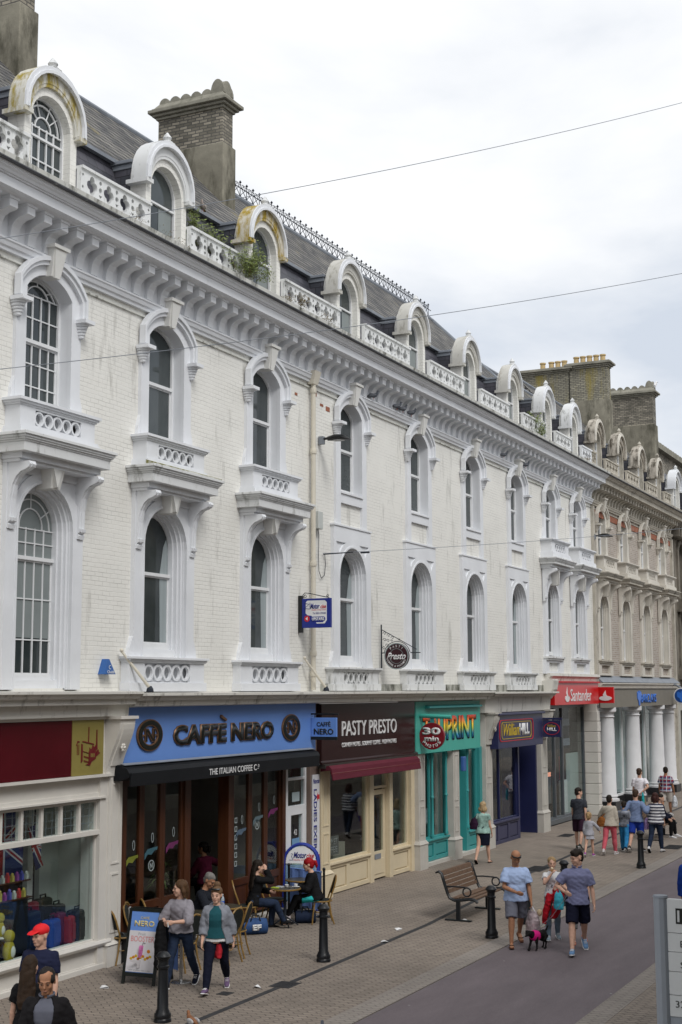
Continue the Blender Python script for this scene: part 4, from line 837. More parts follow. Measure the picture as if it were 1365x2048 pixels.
bn = tag(MB().box(27.6, 27.93, 14.085, 14.11, .55, 2.74).obj('banner', M('white banner', (.62, .63, .66), .6, .03)), 'tall white banner of upright navy letters and red arrows on the brown pier', 'banner')
text('Motorcise', mb_, bn, (27.765, 14.083, 2.6), (1, 0, 0), (0, 0, 1), .30, .11, .004, shear=.3)
text('LADIES EXERCISE', mb_, bn, (27.72, 14.083, 1.55), (0, 0, -1), (1, 0, 0), 1.75, .15, .004, bold=.02)
for z in (2.25, .95): MB().py([(27.78, z), (27.85, z+.10), (27.85, z+.05), (27.92, z+.05), (27.92, z-.05), (27.85, z-.05), (27.85, z-.10)], 14.079, 14.084).obj('arrow', m_rd, bn)
def proj_sign(name, label, x, y0, y1, z0, z1, mat, t=.05, **k):
    s_ = thing(name, label, 'sign', (0, 0, 0)); o = MB().box(x-t/2, x+t/2, y0, y1, z0, z1).obj('board', mat, s_, bevel=.006); return s_, o
s_, o = proj_sign('hanging_sign', 'small light blue coffee shop sign sticking out beside the blue fascia', 27.34, 13.36, 13.98, 3.52, 4.0, m_blue)
U = (0, -1, 0); V = (0, 0, 1)
text('CAFFÈ', m_bk, o, (27.314, 13.67, 3.87), U, V, .34, .12, .006, bold=.02); text('NERO', m_bk, o, (27.314, 13.67, 3.70), U, V, .48, .13, .006, bold=.03)
MB().box(27.31, 27.37, 13.35, 13.99, 3.52, 3.59).obj('base_strip', m_bk, s_); MB().sweep([(27.34, 14.05, 4.08), (27.34, 13.32, 4.08)], .018, 6).obj('bracket', m_black, s_)
for y in (13.45, 13.9): MB().sweep([(27.34, y, 4.0), (27.34, y, 4.08)], .01, 5).obj('hanger', m_black, s_)

# ---- pasty shop
sh = thing('shopfront', 'cream framed pasty shop with dark brown fascia and burgundy blind', 'shopfront')
m_brn = M('dark brown fascia', (.028, .010, .010), .25, .15, 1); m_crm = M('cream gloss paint', (.62, .53, .37), .4, .05, 2, dirt=((.4, .34, .24), .12, 4)); m_bur = M('burgundy canvas', (.105, .018, .030), .8, .12, 3, zstretch=3)
fa = MB().box(27.85, 33.2, 13.99, 14.14, 2.97, 4.29).obj('fascia', m_brn, sh); MB().px([(13.99, 2.97), (13.93, 2.95), (13.93, 3.0), (13.99, 3.03)], 27.75, 33.25).obj('fascia_trim', m_brn, sh)
text('PASTY PRESTO', m_wt, fa, (30.43, 13.988, 3.72), (1, 0, 0), (0, 0, 1), 3.12, .34, .02); text('CORNISH PASTIES . GOURMET COFFEE . FRESH PASTRIES', m_wt, fa, (30.43, 13.988, 3.345), (1, 0, 0), (0, 0, 1), 3.12, .105, .01, bold=.01)
aw = MB(); aw.px([(14.02, 2.90), (13.82, 2.93), (13.74, 2.86), (13.70, 2.62), (13.72, 2.61), (13.78, 2.84), (14.02, 2.80)], 27.85, 32.9); aw = aw.obj('awning', m_bur, sh); MB().sweep([(27.84, 13.735, 2.76), (32.92, 13.735, 2.76)], .018, 6).obj('awning_bar', m_dred, aw)
MB().box(27.8, 32.95, 13.88, 14.05, 2.87, 2.96).obj('awning_box', m_intd, sh)
pilaster(28.0, 28.46, 14.08, m_crm, sh, 2.95, base=.62)
glazed(sh, 'display_window', 28.46, 30.84, .70, 2.95, m_crm); riser(sh, 28.46, 30.84, 0.02, .66, m_crm, panels=2)
MB().box(30.84, 31.06, 14.18, 14.4, 0, 2.95).obj('door_post', m_crm, sh, bevel=.006); MB().box(32.0, 32.2, 14.18, 14.4, 0, 2.95).obj('door_post', m_crm, sh, bevel=.006)
glazed(sh, 'fanlight', 31.06, 32.0, 2.2, 2.95, m_crm)
f = MB(); f.py(rect(31.07, 31.99, .04, 2.16), 14.3, 14.36, [rect(31.2, 31.86, .68, 2.04)]); f.box(31.19, 31.87, 14.285, 14.3, .14, .5); dr = f.obj('door', m_crm, sh, bevel=.006); MB().box(31.19, 31.87, 14.32, 14.328, .67, 2.05).obj('pane', m_glass, dr); MB().box(31.32, 31.66, 14.275, 14.29, .5, .62).obj('letter_box', m_lead, dr); MB().sweep([(31.12, 14.29, 1.1), (31.12, 14.24, 1.1), (31.12, 14.24, 1.0)], .012, 5).obj('handle', m_lead, dr)
glazed(sh, 'display_window', 32.2, 33.3, .66, 2.95, m_crm); riser(sh, 32.2, 33.3, 0.02, .62, m_crm, panels=1); MB().box(33.3, 33.52, 14.15, 14.4, 0, 2.95).obj('frame_post', m_crm, sh)
interior(sh, 28.05, 33.5, m_intd, z1=2.95)
MB().box(28.6, 30.5, 14.7, 15.2, 0, 1.0).obj('display_counter', m_intw, sh); 
pq = MB().box(28.62, 29.1, 14.42, 14.44, 1.42, 1.86).obj('poster', M('poster', (.42, .44, .42), .5, .2, 8), sh); text('PASTIES', m_intd, pq, (28.86, 14.418, 1.76), (1, 0, 0), (0, 0, 1), .36, .06, .002); MB().ell((28.86, 14.415, 1.58), (.14, .004, .06)).obj('poster_picture', M('pasty crust', (.5, .3, .1), .6), pq, 'all')
pq = MB().box(28.75, 29.75, 14.5, 14.52, .8, 1.22).obj('poster', M('grey board', (.10, .10, .10), .6), sh); text('GOURMET', M('grey print', (.28, .28, .28), .6), pq, (29.25, 14.498, 1.1), (1, 0, 0), (0, 0, 1), .85, .14, .002, bold=.01); text('COFFEE', M('grey print', (.28, .28, .28), .6), pq, (29.25, 14.498, .92), (1, 0, 0), (0, 0, 1), .85, .14, .002, bold=.01)

# ---- print shop
pilaster(33.52, 33.98, 14.04, m_stone, terr, 3.3, base=.75)
sh = thing('shopfront', 'turquoise photo print shop front with rainbow lettering', 'shopfront')
m_teal = M('turquoise fascia', (.06, .38, .31), .45, .05, 1.5, dirt=((.05, .28, .24), .12, 3)); m_teal2 = M('turquoise paint', (.04, .27, .27), .4, .06, 2)
fa = MB().box(33.26, 38.05, 13.99, 14.14, 2.95, 4.29).obj('fascia', m_teal, sh); MB().px([(14.0, 4.2), (13.86, 4.16), (13.86, 4.12), (14.0, 4.1)], 33.9, 37.9).obj('light_trough', m_teal2, fa)
t = NT('rainbow letters'); sp = t.node('ShaderNodeSeparateXYZ'); t.l.new(t.pos, sp.inputs[0]); rr = t.node('ShaderNodeValToRGB'); t.l.new(t.ramp(sp.outputs[2], 3.22, 3.88), rr.inputs[0]); e = rr.color_ramp.elements
e[0].position = 0; e[0].color = (.03, .12, .55, 1); e[1].position = 1; e[1].color = (.55, .03, .02, 1)
for p_, c_ in ((.25, (.05, .40, .65)), (.45, (.55, .62, .10)), (.62, (.85, .60, .03)), (.82, (.80, .18, .02))): q = rr.color_ramp.elements.new(p_); q.color = (*c_, 1)
t.col(rr.outputs[0]); m_rain = t.m; m_nv = M('letter shadow', (.01, .02, .06), .5)
text('TRUPRINT', m_nv, fa, (35.72, 13.989, 3.56), (1, 0, 0), (0, 0, 1), 3.98, .66, .012, bold=.03); text('TRUPRINT', m_rain, fa, (35.66, 13.972, 3.58), (1, 0, 0), (0, 0, 1), 3.94, .63, .015, bold=.02)
for x in (34.95, 36.02, 36.0): pass
glazed(sh, 'display_window', 34.0, 36.0, .66, 2.95, m_teal2, mull=(34.85,)); riser(sh, 34.0, 36.0, .1, .62, m_teal2, panels=2)
for x in (34.85, 35.85, 37.5, 38.5): MB().lathe([(.05, 0), (.06, .05), (.04, .1), (.035, 1.0), (.055, 1.05), (.035, 1.1), (.035, 2.0), (.06, 2.1), (.05, 2.24)], (x, 14.2, .7), 10).obj('turned_colonnette', m_teal2, sh, True)
pilaster(36.0, 36.46, 14.04, m_stone, sh, 2.95, base=.62)
glazed(sh, 'fanlight', 36.5, 37.4, 2.2, 2.95, m_teal2, y=14.4)
f = MB(); f.py(rect(36.5, 37.4, .08, 2.18), 14.42, 14.48, [rect(36.62, 37.28, .7, 2.06)]); f.box(36.62, 37.28, 14.405, 14.42, .2, .6); dr = f.obj('door', m_teal2, sh, bevel=.006); MB().box(36.6, 37.3, 14.44, 14.448, .69, 2.07).obj('pane', m_glass, dr); MB().box(37.24, 37.30, 14.38, 14.42, 1.05, 1.2).obj('handle', m_lead, dr)
MB().box(37.4, 37.56, 14.2, 14.5, 0.02, 2.95).obj('door_post', m_teal2, sh); glazed(sh, 'display_window', 37.56, 38.42, .62, 2.95, m_teal2); riser(sh, 37.56, 38.42, .08, .58, m_teal2, panels=1); MB().box(38.42, 38.62, 14.16, 14.4, 0, 2.95).obj('frame_post', m_teal2, sh)
MB().box(33.98, 38.6, 14.1, 14.5, 0, .09).obj('plinth', m_stone, sh)
interior(sh, 33.9, 38.5, m_intw, z1=2.95)
for k, (x, z) in enumerate(((34.3, .75), (35.2, 1.0), (37.85, 1.6), (37.85, 1.1), (36.9, 2.3))): MB().box(x, x+.45, 14.6, 14.62, z, z+.4).obj('photo_print', M('photo print %d' % k, (.3, .32, .33), .5, .5, 14), sh)
MB().box(36.5, 36.75, 13.93, 14.02, 2.35, 2.75).obj('alarm_box', M('blue alarm box', (.03, .10, .30), .4), sh, bevel=.02)
s_ = thing('hanging_sign', 'round red disc sign about 30 minute photos on a turquoise tube', 'sign'); X_ = 33.55
o = MB(); o.prof(circle(13.65, 3.41, .345, 32), [], lambda p, t_: (t_, p[0], p[1]), X_-.05, X_+.05); o = o.obj('disc', M('dark red disc', (.20, .012, .02), .35, .05), s_, bevel=.008)
text('30', m_wt, o, (X_-.052, 13.65, 3.54), U, V, .50, .19, .01, bold=.045); text('min', m_wt, o, (X_-.052, 13.65, 3.345), U, V, .40, .13, .01, bold=.04)
for k, ch in enumerate('PHOTOS'):
    a = math.radians(-90+(k-2.5)*21); uu = (0, math.sin(a), 0); r_ = .26; c = (X_-.052, 13.65-r_*math.cos(a), 3.41+r_*math.sin(a)); text(ch, m_wt, o, c, (0, -math.cos(a+PI/2), math.sin(a+PI/2)), (0, -math.cos(a+PI), math.sin(a+PI)), .07, .085, .01, bold=.02)
MB().sweep([(X_, 14.0, 3.93), (X_, 13.12, 3.9)], .055, 10).obj('tube', m_teal, s_, True); MB().box(X_-.02, X_+.02, 13.6, 13.7, 3.74, 3.9).obj('hanger', m_teal2, s_)

# ---- betting shop
pilaster(38.62, 39.18, 14.04, m_stone, terr, 3.9, base=.7); console(38.66, 39.14, 3.0, 3.88, m_stone, terr, .26)
sh = thing('shopfront', 'navy blue betting shop front with open recessed entrance', 'shopfront')
m_navy = M('navy paint', (.018, .022, .075), .35, .08, 2); m_navg = M('dusky navy riser', (.055, .055, .10), .5, .08, 2)
fb = MB(); fb.box(39.0, 43.3, 13.78, 14.1, 2.86, 3.84); fb.px([(13.78, 3.84), (13.70, 3.84), (13.70, 3.9), (14.1, 3.92), (14.1, 3.84)], 38.95, 43.35); fa = fb.obj('fascia', m_navy, sh, bevel=.01)
def rrect(x0, x1, z0, z1, r, n=6):
    P = []
    for cx, cz, a0 in ((x1-r, z0+r, -90), (x1-r, z1-r, 0), (x0+r, z1-r, 90), (x0+r, z0+r, 180)):
        for k in range(n+1): a = math.radians(a0+90*k/n); P.append((cx+r*math.cos(a), cz+r*math.sin(a)))
    return P
m_yel = M('gold lettering', (.50, .36, .04), .5)
q = MB(); q.py(rrect(39.1, 42.3, 3.06, 3.70, .16), 13.765, 13.78, [rrect(39.14, 42.26, 3.08, 3.68, .15)]); q.obj('red_border', m_rd, fa); q = MB(); q.py(rrect(39.3, 42.1, 3.13, 3.63, .12), 13.768, 13.78, [rrect(39.33, 42.07, 3.145, 3.615, .11)]); q.obj('gold_border', m_yel, fa)
text('William', m_yel, fa, (40.25, 13.778, 3.4), (1, 0, 0), (0, 0, 1), 1.55, .36, .012, shear=.35); text('HILL', m_wt, fa, (41.42, 13.778, 3.39), (1, 0, 0), (0, 0, 1), .95, .36, .012, bold=.05)
glazed(sh, 'display_window', 39.2, 42.0, .66, 2.86, m_navy, mull=(40.4,)); riser(sh, 39.2, 42.0, .0, .62, m_navg, panels=3)
for z in (.75, 1.35, 1.95, 2.45): MB().box(39.32, 39.75, 14.45, 14.46, z, z+.5).obj('window_poster', M('odds poster', (.30, .33, .36), .5, .35, 9), sh)
MB().box(42.0, 42.12, 14.2, 15.2, 0, 2.9).obj('entrance_side', m_navy, sh); MB().box(42.1, 43.9, 15.15, 15.2, 0, 2.9).obj('entrance_door', m_navy, sh); MB().box(43.78, 43.9, 14.2, 15.2, 0, 2.9).obj('entrance_side', m_navy, sh)
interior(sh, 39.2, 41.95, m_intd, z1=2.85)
pilaster(43.9, 44.55, 14.04, m_stone, terr, 3.93, base=.72); console(44.0, 44.45, 3.0, 3.9, m_stone, terr, .26)
s_, o = proj_sign('hanging_sign', 'small navy betting shop sign with a red oval, right of the navy fascia', 43.98, 13.38, 13.98, 3.06, 3.60, m_navy, .09)
q = MB(); q.prof(circle(13.68, 3.33, .27, 28, .20), [circle(13.68, 3.33, .25, 28, .185)], lambda p, t_: (t_, p[0], p[1]), 43.925, 43.936); q.obj('oval_border', m_rd, s_)
text('William', m_yel, o, (43.935, 13.68, 3.42), U, V, .28, .09, .006, shear=.3); text('HILL', m_wt, o, (43.935, 13.68, 3.31), U, V, .32, .11, .006, bold=.04); MB().box(43.93, 44.03, 13.33, 14.0, 3.62, 3.68).obj('bracket', m_navy, s_)

# ---- red bank
sh = thing('shopfront', 'glass fronted bank with bright red fascia and white lettering', 'shopfront')
m_sr = M('bright red fascia', (.55, .010, .012), .3, .04); m_gf = M('blue grey steel frame', (.09, .10, .11), .35, .1)
fa = MB().box(44.92, 50.35, 13.86, 14.2, 4.07, 4.82).obj('fascia', m_sr, sh, bevel=.01); MB().box(44.9, 50.38, 13.80, 14.2, 4.821, 4.88).obj('fascia_top', m_rd, fa)
text('Santander', m_wt, fa, (48.05, 13.858, 4.40), (1, 0, 0), (0, 0, 1), 2.6, .42, .012)
def flame(cx, z, sx, sz, mk, parent, mat):
    q = MB(); P = [(cx+sx*x_, z+sz*z_) for x_, z_ in ((-.5, .12), (-.3, -.02), (0, -.06), (.3, -.02), (.5, .12), (.48, .28), (.3, .36), (.28, .2), (.05, .55), (.02, .95), (-.1, .75), (-.22, .5), (-.12, .3), (-.3, .35), (-.45, .28))]
    mk(q, P); return q.obj('flame_logo', mat, parent)
flame(46.35, 4.2, .52, .5, lambda q, P: q.py(P, 13.845, 13.859), fa, m_wt)
f = MB(); y = 14.5
for x in (45.0, 46.9, 47.85, 50.55): f.box(x-.04, x+.04, y, y+.12, .2, 4.0)
f.box(45.0, 50.6, y+.005, y+.115, 3.95, 4.07); f.box(45.0, 50.6, y+.006, y+.114, .16, .24); f = f.obj('glazing_frame', m_gf, sh); MB().box(45.0, 50.55, y+.05, y+.06, .2, 4.0).obj('pane', m_glass, f)
MB().box(44.9, 50.6, 14.4, 14.9, 0, .17).obj('plinth', m_gf, sh)
b = MB(); b.box(49.0, 50.5, 14.74, 14.76, .2, 2.3); b.obj('frosted_screen', M('frosted screen', (.40, .46, .44), .4, .08, 1), sh); MB().box(45.1, 46.6, 14.75, 15.6, .25, 2.3).obj('cash_machine_wall', m_intd, sh)
at = MB(); at.box(46.2, 46.85, 14.66, 14.75, .7, 1.8); at = at.obj('cash_machine', m_gf, sh); MB().box(46.25, 46.8, 14.64, 14.66, 1.62, 1.76).obj('lit_panel', M('lit panel', (.75, .28, .18), .5, emit=1.0), at); MB().box(45.9, 46.15, 14.66, 14.70, .3, 1.5).obj('red_panel', m_rd, sh)
MB().box(47.9, 48.35, 14.66, 14.69, 1.45, 2.25).obj('red_poster', m_rd, sh); MB().box(47.9, 48.8, 14.66, 14.70, .25, 1.4).obj('white_counter', m_wt, sh)
for z in (2.6, 3.3): MB().box(48.2, 49.3, 14.68, 14.70, z, z+.25).obj('window_poster', M('dim poster', (.22, .23, .27), .6, .2, 6), sh)
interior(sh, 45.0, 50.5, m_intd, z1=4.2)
def quoin(x0, x1, yf, z1, parent):
    b = MB()
    for k in range(int(z1/.38)): b.box(x0, x1-(.06 if k % 2 else 0), yf, 14.9, k*.38+.012, (k+1)*.38-.012)
    b.box(x0+.02, x1-.08, yf+.03, 14.88, 0, z1); return b.obj('quoined_pier', m_cream, parent, bevel=.012)
quoin(50.62, 51.05, 14.0, 4.1, terr)
s_, o = proj_sign('hanging_sign', 'square red sign with a white flame, right of the red fascia', 50.7, 13.37, 13.98, 4.09, 4.68, m_sr, .12)
flame(13.68, 4.2, .44, .38, lambda q, P: q.prof([(2*13.68-a, c) for a, c in P], [], lambda p, t_: (t_, p[0], p[1]), 50.62, 50.64), s_, m_wt)
q = MB(); q.prof(circle(13.68, 4.27, .24, 24, .085), [], lambda p, t_: (t_, p[0], p[1]), 50.622, 50.64); q.obj('flame_base', m_wt, s_); MB().sweep([(50.7, 13.98, 4.0), (50.9, 14.05, 3.9)], .03, 6).obj('bracket', m_lead, s_)

# ---- grey bank with columns
sh = thing('shopfront', 'bank front with round white columns and taupe fascia at the far right', 'shopfront')
m_tau = M('taupe fascia', (.20, .185, .155), .6, .06, 2); m_col = M('white column', (.62, .62, .63), .5, .06, 2, dirt=((.35, .35, .35), .12, 4)); m_blk = M('black plinth', (.02, .02, .022), .4)
fa = MB().box(51.05, 64.1, 14.0, 14.5, 3.90, 4.62).obj('fascia', m_tau, sh); m_bb = M('blue bank letters', (.03, .16, .62), .4)
text('BARCLAYS', m_bb, fa, (58.65, 13.998, 4.22), (1, 0, 0), (0, 0, 1), 2.7, .36, .03, bold=.01)
q = MB(); P = [(57.02+.36*x_, 4.25+.42*z_) for x_, z_ in ((-.9, .5), (-.5, .62), (-.15, .4), (-.1, .7), (.1, .7), (.15, .4), (.5, .62), (.9, .5), (.85, -.1), (.4, -.3), (.2, -.75), (-.2, -.75), (-.4, -.3), (-.85, -.1))]; q.py(P, 13.97, 13.999); q.obj('eagle_emblem', m_bb, fa)
b = MB(); b.px([(14.5, 4.86), (13.86, 4.84), (13.86, 4.80), (13.92, 4.74), (13.95, 4.63), (14.5, 4.62)], 51.0, 64.3); b.obj('shop_cornice', m_bstone, sh); b = MB(); b.px([(14.12, 5.12), (13.86, 4.862), (14.12, 4.862)], 51.0, 64.3); b.obj('slate_skirt', m_lead, sh)
for x in (53.2, 57.3, 61.5, 63.75):
    c = MB(); r = .34; c.lathe([(r+.1, .34), (r+.1, .42), (r, .46), (r+.05, .52), (r, .58), (r-.05, 3.5), (r, 3.54), (r-.05, 3.58), (r-.05, 3.66), (r+.06, 3.74), (r+.06, 3.9)], (x, 14.38, 0), 28); c = c.obj('column', m_col, sh, True); MB().box(x-.5, x+.5, 13.95, 14.8, 0, .34).obj('column_plinth', m_blk, c)
f = MB(); y = 14.7
for x in (51.2, 54.4, 55.6, 56.9, 58.7, 59.6, 60.8, 62.6): f.box(x-.05, x+.05, y, y+.12, .3, 3.9)
f.box(58.75, 59.75, y+.004, y+.11, 2.4, 2.65); f.box(51.2, 62, y+.005, y+.11, .3, .4); f = f.obj('glazing_frame', m_sash, sh); MB().box(51.2, 62.5, y+.05, y+.06, .35, 3.9).obj('pane', m_glass, f); MB().box(51.1, 63.5, 14.65, 15.0, 0, .32).obj('plinth', m_blk, sh)
MB().box(53.5, 62.2, 15.3, 15.35, .3, 3.9).obj('reflection_sheet', M('painted glass reflection', (.52, .57, .57), .6, .05, 1), sh); interior(sh, 51.2, 63.5, m_intw, y0=15.4, z1=4.2)  # pale sheet added behind the panes, its colour standing in for their reflection
quoin(63.75, 64.2, 14.1, 3.9, sh)
s_ = thing('hanging_sign', 'round blue bank sign on an arm at the right edge', 'sign'); X_ = 63.0
q = MB(); q.prof(circle(13.52, 4.3, .36, 28), [], lambda p, t_: (t_, p[0], p[1]), X_-.08, X_+.08); q = q.obj('disc', m_wt, s_, bevel=.01); b = MB(); b.prof(circle(13.52, 4.3, .31, 28), [], lambda p, t_: (t_, p[0], p[1]), X_-.09, X_-.07); b.obj('blue_face', M('deep blue face', (.01, .06, .25), .3), s_)
b = MB(); b.prof([(13.52-.3*.75*x_, 4.28+.32*z_) for x_, z_ in ((-.9, .5), (-.5, .62), (-.15, .4), (-.1, .7), (.1, .7), (.15, .4), (.5, .62), (.9, .5), (.85, -.1), (.4, -.3), (.2, -.75), (-.2, -.75), (-.4, -.3), (-.85, -.1))], [], lambda p, t_: (t_, p[0], p[1]), X_-.1, X_-.088); b.obj('eagle_emblem', m_bb, s_); MB().sweep([(X_, 14.1, 4.75), (X_, 13.8, 4.8), (X_, 13.55, 4.65)], .05, 8).obj('arm', m_lead, s_, True)

# ================================================================ fittings on the facade
p_ = thing('downpipe', 'cream rainwater downpipe running down the white brick wall', 'downpipe')
MB().sweep([(27.45, 13.99, 4.6), (27.45, 13.99, 11.55)], .055, 10).obj('pipe', m_pipe, p_, True)
for z in (4.9, 5.35, 7.35, 9.9, 11.3): MB().lathe([(.07, 0), (.075, .03), (.075, .09), (.07, .12)], (27.45, 13.99, z), 12).obj('collar', m_pipe, p_, True)
MB().hexa([(27.34, 13.93, 11.5), (27.56, 13.93, 11.5), (27.56, 14.08, 11.5), (27.34, 14.08, 11.5)], [(27.3, 13.86, 11.8), (27.6, 13.86, 11.8), (27.6, 14.08, 11.8), (27.3, 14.08, 11.8)]).obj('hopper', m_pipe, p_)
def wall_lamp(x, z, label, grp='black street lamps fixed to the facade'):
    t = thing('wall_lamp', label, 'street lamp', (x, 14.08, z), 0, grp); MB().box(-.05, .05, -.12, 0, -.12, .06).obj('wall_plate', m_lead, t)
    MB().sweep([(0, -.1, 0), (0, -.28, .01)], .03, 8).obj('arm', m_black, t)
    b = MB(); b.loft([((0, -.22, 0), (.06, 0, 0), (0, 0, .05)), ((0, -.4, .01), (.12, 0, 0), (0, 0, .075)), ((0, -.6, .0), (.13, 0, 0), (0, 0, .07)), ((0, -.74, -.04), (.08, 0, 0), (0, 0, .03)), ((0, -.80, -.06), (.03, 0, 0), (0, 0, .01))], 14); b.obj('lamp_head', m_black, t, True)
    b = MB(); b.ell((0, -.5, -.06), (.09, .17, .025)); b.obj('lens', M('lamp lens', (.5, .5, .5), .2), t, 'all')
wall_lamp(27.93, 10.32, 'black lamp on a wall bracket right of the cream downpipe'); wall_lamp(50.9, 10.35, 'black lamp on a wall bracket where the white and buff terraces meet')
tag(MB().box(27.62, 27.86, 13.95, 14.1, 8.22, 8.62).obj('junction_box', M('pale grey box', (.48, .50, .48), .5, .05), bevel=.01), 'pale grey junction box on the wall beside the cream downpipe', 'junction box')
tag(MB().sweep([(27.8, 14.05, 8.22), (27.86, 14.06, 8.1), (27.84, 14.06, 7.6), (27.86, 14.06, 7.28), (27.98, 14.06, 7.12), (28.14, 14.06, 7.2), (28.2, 14.06, 7.45), (28.16, 14.06, 7.68)], .008, 5).obj('cable', m_iron), 'thin dark cable looping down from the grey junction box', 'cable')
al = thing('alarm_box', 'blue wedge shaped alarm box above the left shop cornice', 'alarm box'); b = MB(); b.hexa([(19.55, 13.95, 4.88), (19.86, 13.95, 4.88), (19.86, 14.1, 4.88), (19.55, 14.1, 4.88)], [(19.66, 14.0, 5.14), (19.74, 14.0, 5.14), (19.74, 14.1, 5.14), (19.66, 14.1, 5.14)]); b.obj('case', M('alarm blue', (.03, .11, .33), .4), al); text('Chubb', m_wt, al, (19.71, 13.945, 4.92), (1, 0, 0), (0, 0, 1), .2, .05, .003); text('C', m_wt, al, (19.71, 13.965, 5.0), (1, 0, 0), (0, 0, 1), .06, .07, .003)
for i, (x, l) in enumerate(((20.1, 'white flag pole stub leaning on the wall above the red and gold fascia'), (27.05, 'white flag pole stub leaning on the wall beside the cream downpipe'))):
    t = thing('flag_pole', l, 'pole', (x, 14.0, 4.6), 0, 'short white poles above the shop cornice'); MB().sweep([(.45, -.3, .04), (0, 0, .68)], [.03, .022], 8).obj('pole', m_pipe, t); MB().ell((0, 0, .70), (.035, .035, .035)).obj('pole_tip', m_pipe, t, 'all'); MB().lathe([(.07, 0), (.06, .05), (.03, .1)], (.45, -.3, -.02), 10).obj('pole_foot', m_iron, t)
# rectangular blue sign
for i, (x, z, w_) in enumerate(((26.75, 11.14, .12), (27.62, 11.3, .2), (28.0, 11.12, .16), (28.3, 11.06, .2))): MB().box(x, x+w_, 14.092, 14.12, z, z+.06+.05*(i % 2)).obj('exposed_brick', m_red, terr)
s_ = thing('hanging_sign', 'rectangular dark blue sign pointing upstairs, beside the cream downpipe', 'sign'); X_ = 26.95; m_db = M('deep blue board', (.015, .028, .22), .35, .04)
o = MB().box(X_-.035, X_+.035, 13.30, 14.0, 5.95, 6.59).obj('board', m_db, s_, bevel=.004)
def onx_(P): return [(13.65-(a-.5)*.70, 5.95+.64*c) for a, c in P]
q = MB(); q.prof(onx_([(.14, .88), (.20, .93), (.80, .93), (.87, .86), (.87, .25), (.80, .14), (.52, .14), (.50, .18), (.74, .18), (.78, .24), (.78, .31), (.74, .34), (.38, .34), (.34, .41), (.20, .43), (.13, .50)]), [], lambda p, t_: (t_, p[0], p[1]), X_-.038, X_-.034); q.obj('white_panel', m_wt, s_)
text('Motor', mb_, o, (X_-.039, 13.68, 6.42), U, V, .23, .12, .003, shear=.35, bold=.03); text('cise', m_rd, o, (X_-.039, 13.475, 6.41), U, V, .14, .085, .003, shear=.35, bold=.02); text('Healthy Living Centre', m_rd, o, (X_-.039, 13.585, 6.335), U, V, .36, .035, .002, shear=.3); text('Tel 0803 294080', mb_, o, (X_-.039, 13.57, 6.265), U, V, .32, .04, .002)
q = MB(); q.prof([(13.60-a, 6.14+b_) for a, b_ in rrect(-.175, .175, -.052, .052, .05)], [], lambda p, t_: (t_, p[0], p[1]), X_-.0405, X_-.0385); q.obj('word_pill', m_db, s_)
text('UPSTAIRS', m_wt, o, (X_-.041, 13.60, 6.14), U, V, .30, .07, .003, bold=.03)
q = MB(); q.prof(circle(13.875, 6.15, .068, 20, .068), [], lambda p, t_: (t_, p[0], p[1]), X_-.04, X_-.035); q.obj('red_spot', m_rd, s_); q = MB(); q.prof([(13.91, 6.15), (13.86, 6.19), (13.86, 6.11)], [], lambda p, t_: (t_, p[0], p[1]), X_-.044, X_-.040); q.obj('arrow', m_wt, s_)
q = MB(); q.sweep([(X_-.04, 13.94, 6.5), (X_-.04, 13.82, 6.46), (X_-.04, 13.88, 6.42), (X_-.04, 13.94, 6.38), (X_-.04, 13.80, 6.36), (X_-.04, 13.80, 6.5)], .006, 4); q.obj('figure_drawing', mb_, s_)
MB().box(X_-.04, X_+.04, 14.0, 14.09, 5.85, 6.66).obj('wall_plate', m_black, s_)
q = MB(); q.sweep([(X_, 14.0, 6.66), (X_, 13.95, 6.72), (X_, 13.85, 6.71), (X_, 13.35, 6.60)], .009, 5)
for yc, r in ((13.93, .04), (13.38, .03)): q.sweep([(X_, yc+r*math.cos(t_)*(1-t_/9), 6.64+r*math.sin(t_)*(1-t_/9)) for t_ in np.linspace(-1, 6, 14)], .008, 4)
q.obj('scrollwork', m_iron, s_)
# round pasty sign
s_ = thing('hanging_sign', 'round dark maroon sign hung from a scrolled wrought iron bracket', 'sign'); X_ = 31.2; cy, cz = 13.60, 5.42
q = MB(); q.prof(circle(cy, cz, .32, 36), [], lambda p, t_: (t_, p[0], p[1]), X_-.04, X_+.04); o = q.obj('disc', M('maroon disc', (.035, .008, .012), .3), s_, bevel=.008)
q = MB(); q.prof(circle(cy, cz, .325, 36), [circle(cy, cz, .30, 36)], lambda p, t_: (t_, p[0], p[1]), X_-.045, X_-.041); q.prof(circle(cy, cz, .185, 36), [circle(cy, cz, .178, 36)], lambda p, t_: (t_, p[0], p[1]), X_-.045, X_-.041); q.obj('rings', m_et, s_)
text('Presto', m_wt, o, (X_-.045, cy, cz), U, (0, -.15, 1), .50, .17, .004, shear=.3, bold=.02)
def arctext(T, r, a0, da, flip, h=.055):
    for k, ch in enumerate(T):
        if ch == ' ': continue
        a = math.radians(a0+da*k); c = (X_-.045, cy-r*math.cos(a), cz+r*math.sin(a)); g = a-PI/2 if not flip else a+PI/2; text(ch, m_wt, o, c, (0, -math.cos(g), math.sin(g)), (0, -math.cos(g+PI/2), math.sin(g+PI/2)), h*.75, h, .003)
arctext('PASTY', .245, 128, -19, False); arctext('COFFEE & PASTRIES', .245, 205, 8.2, True, .045)
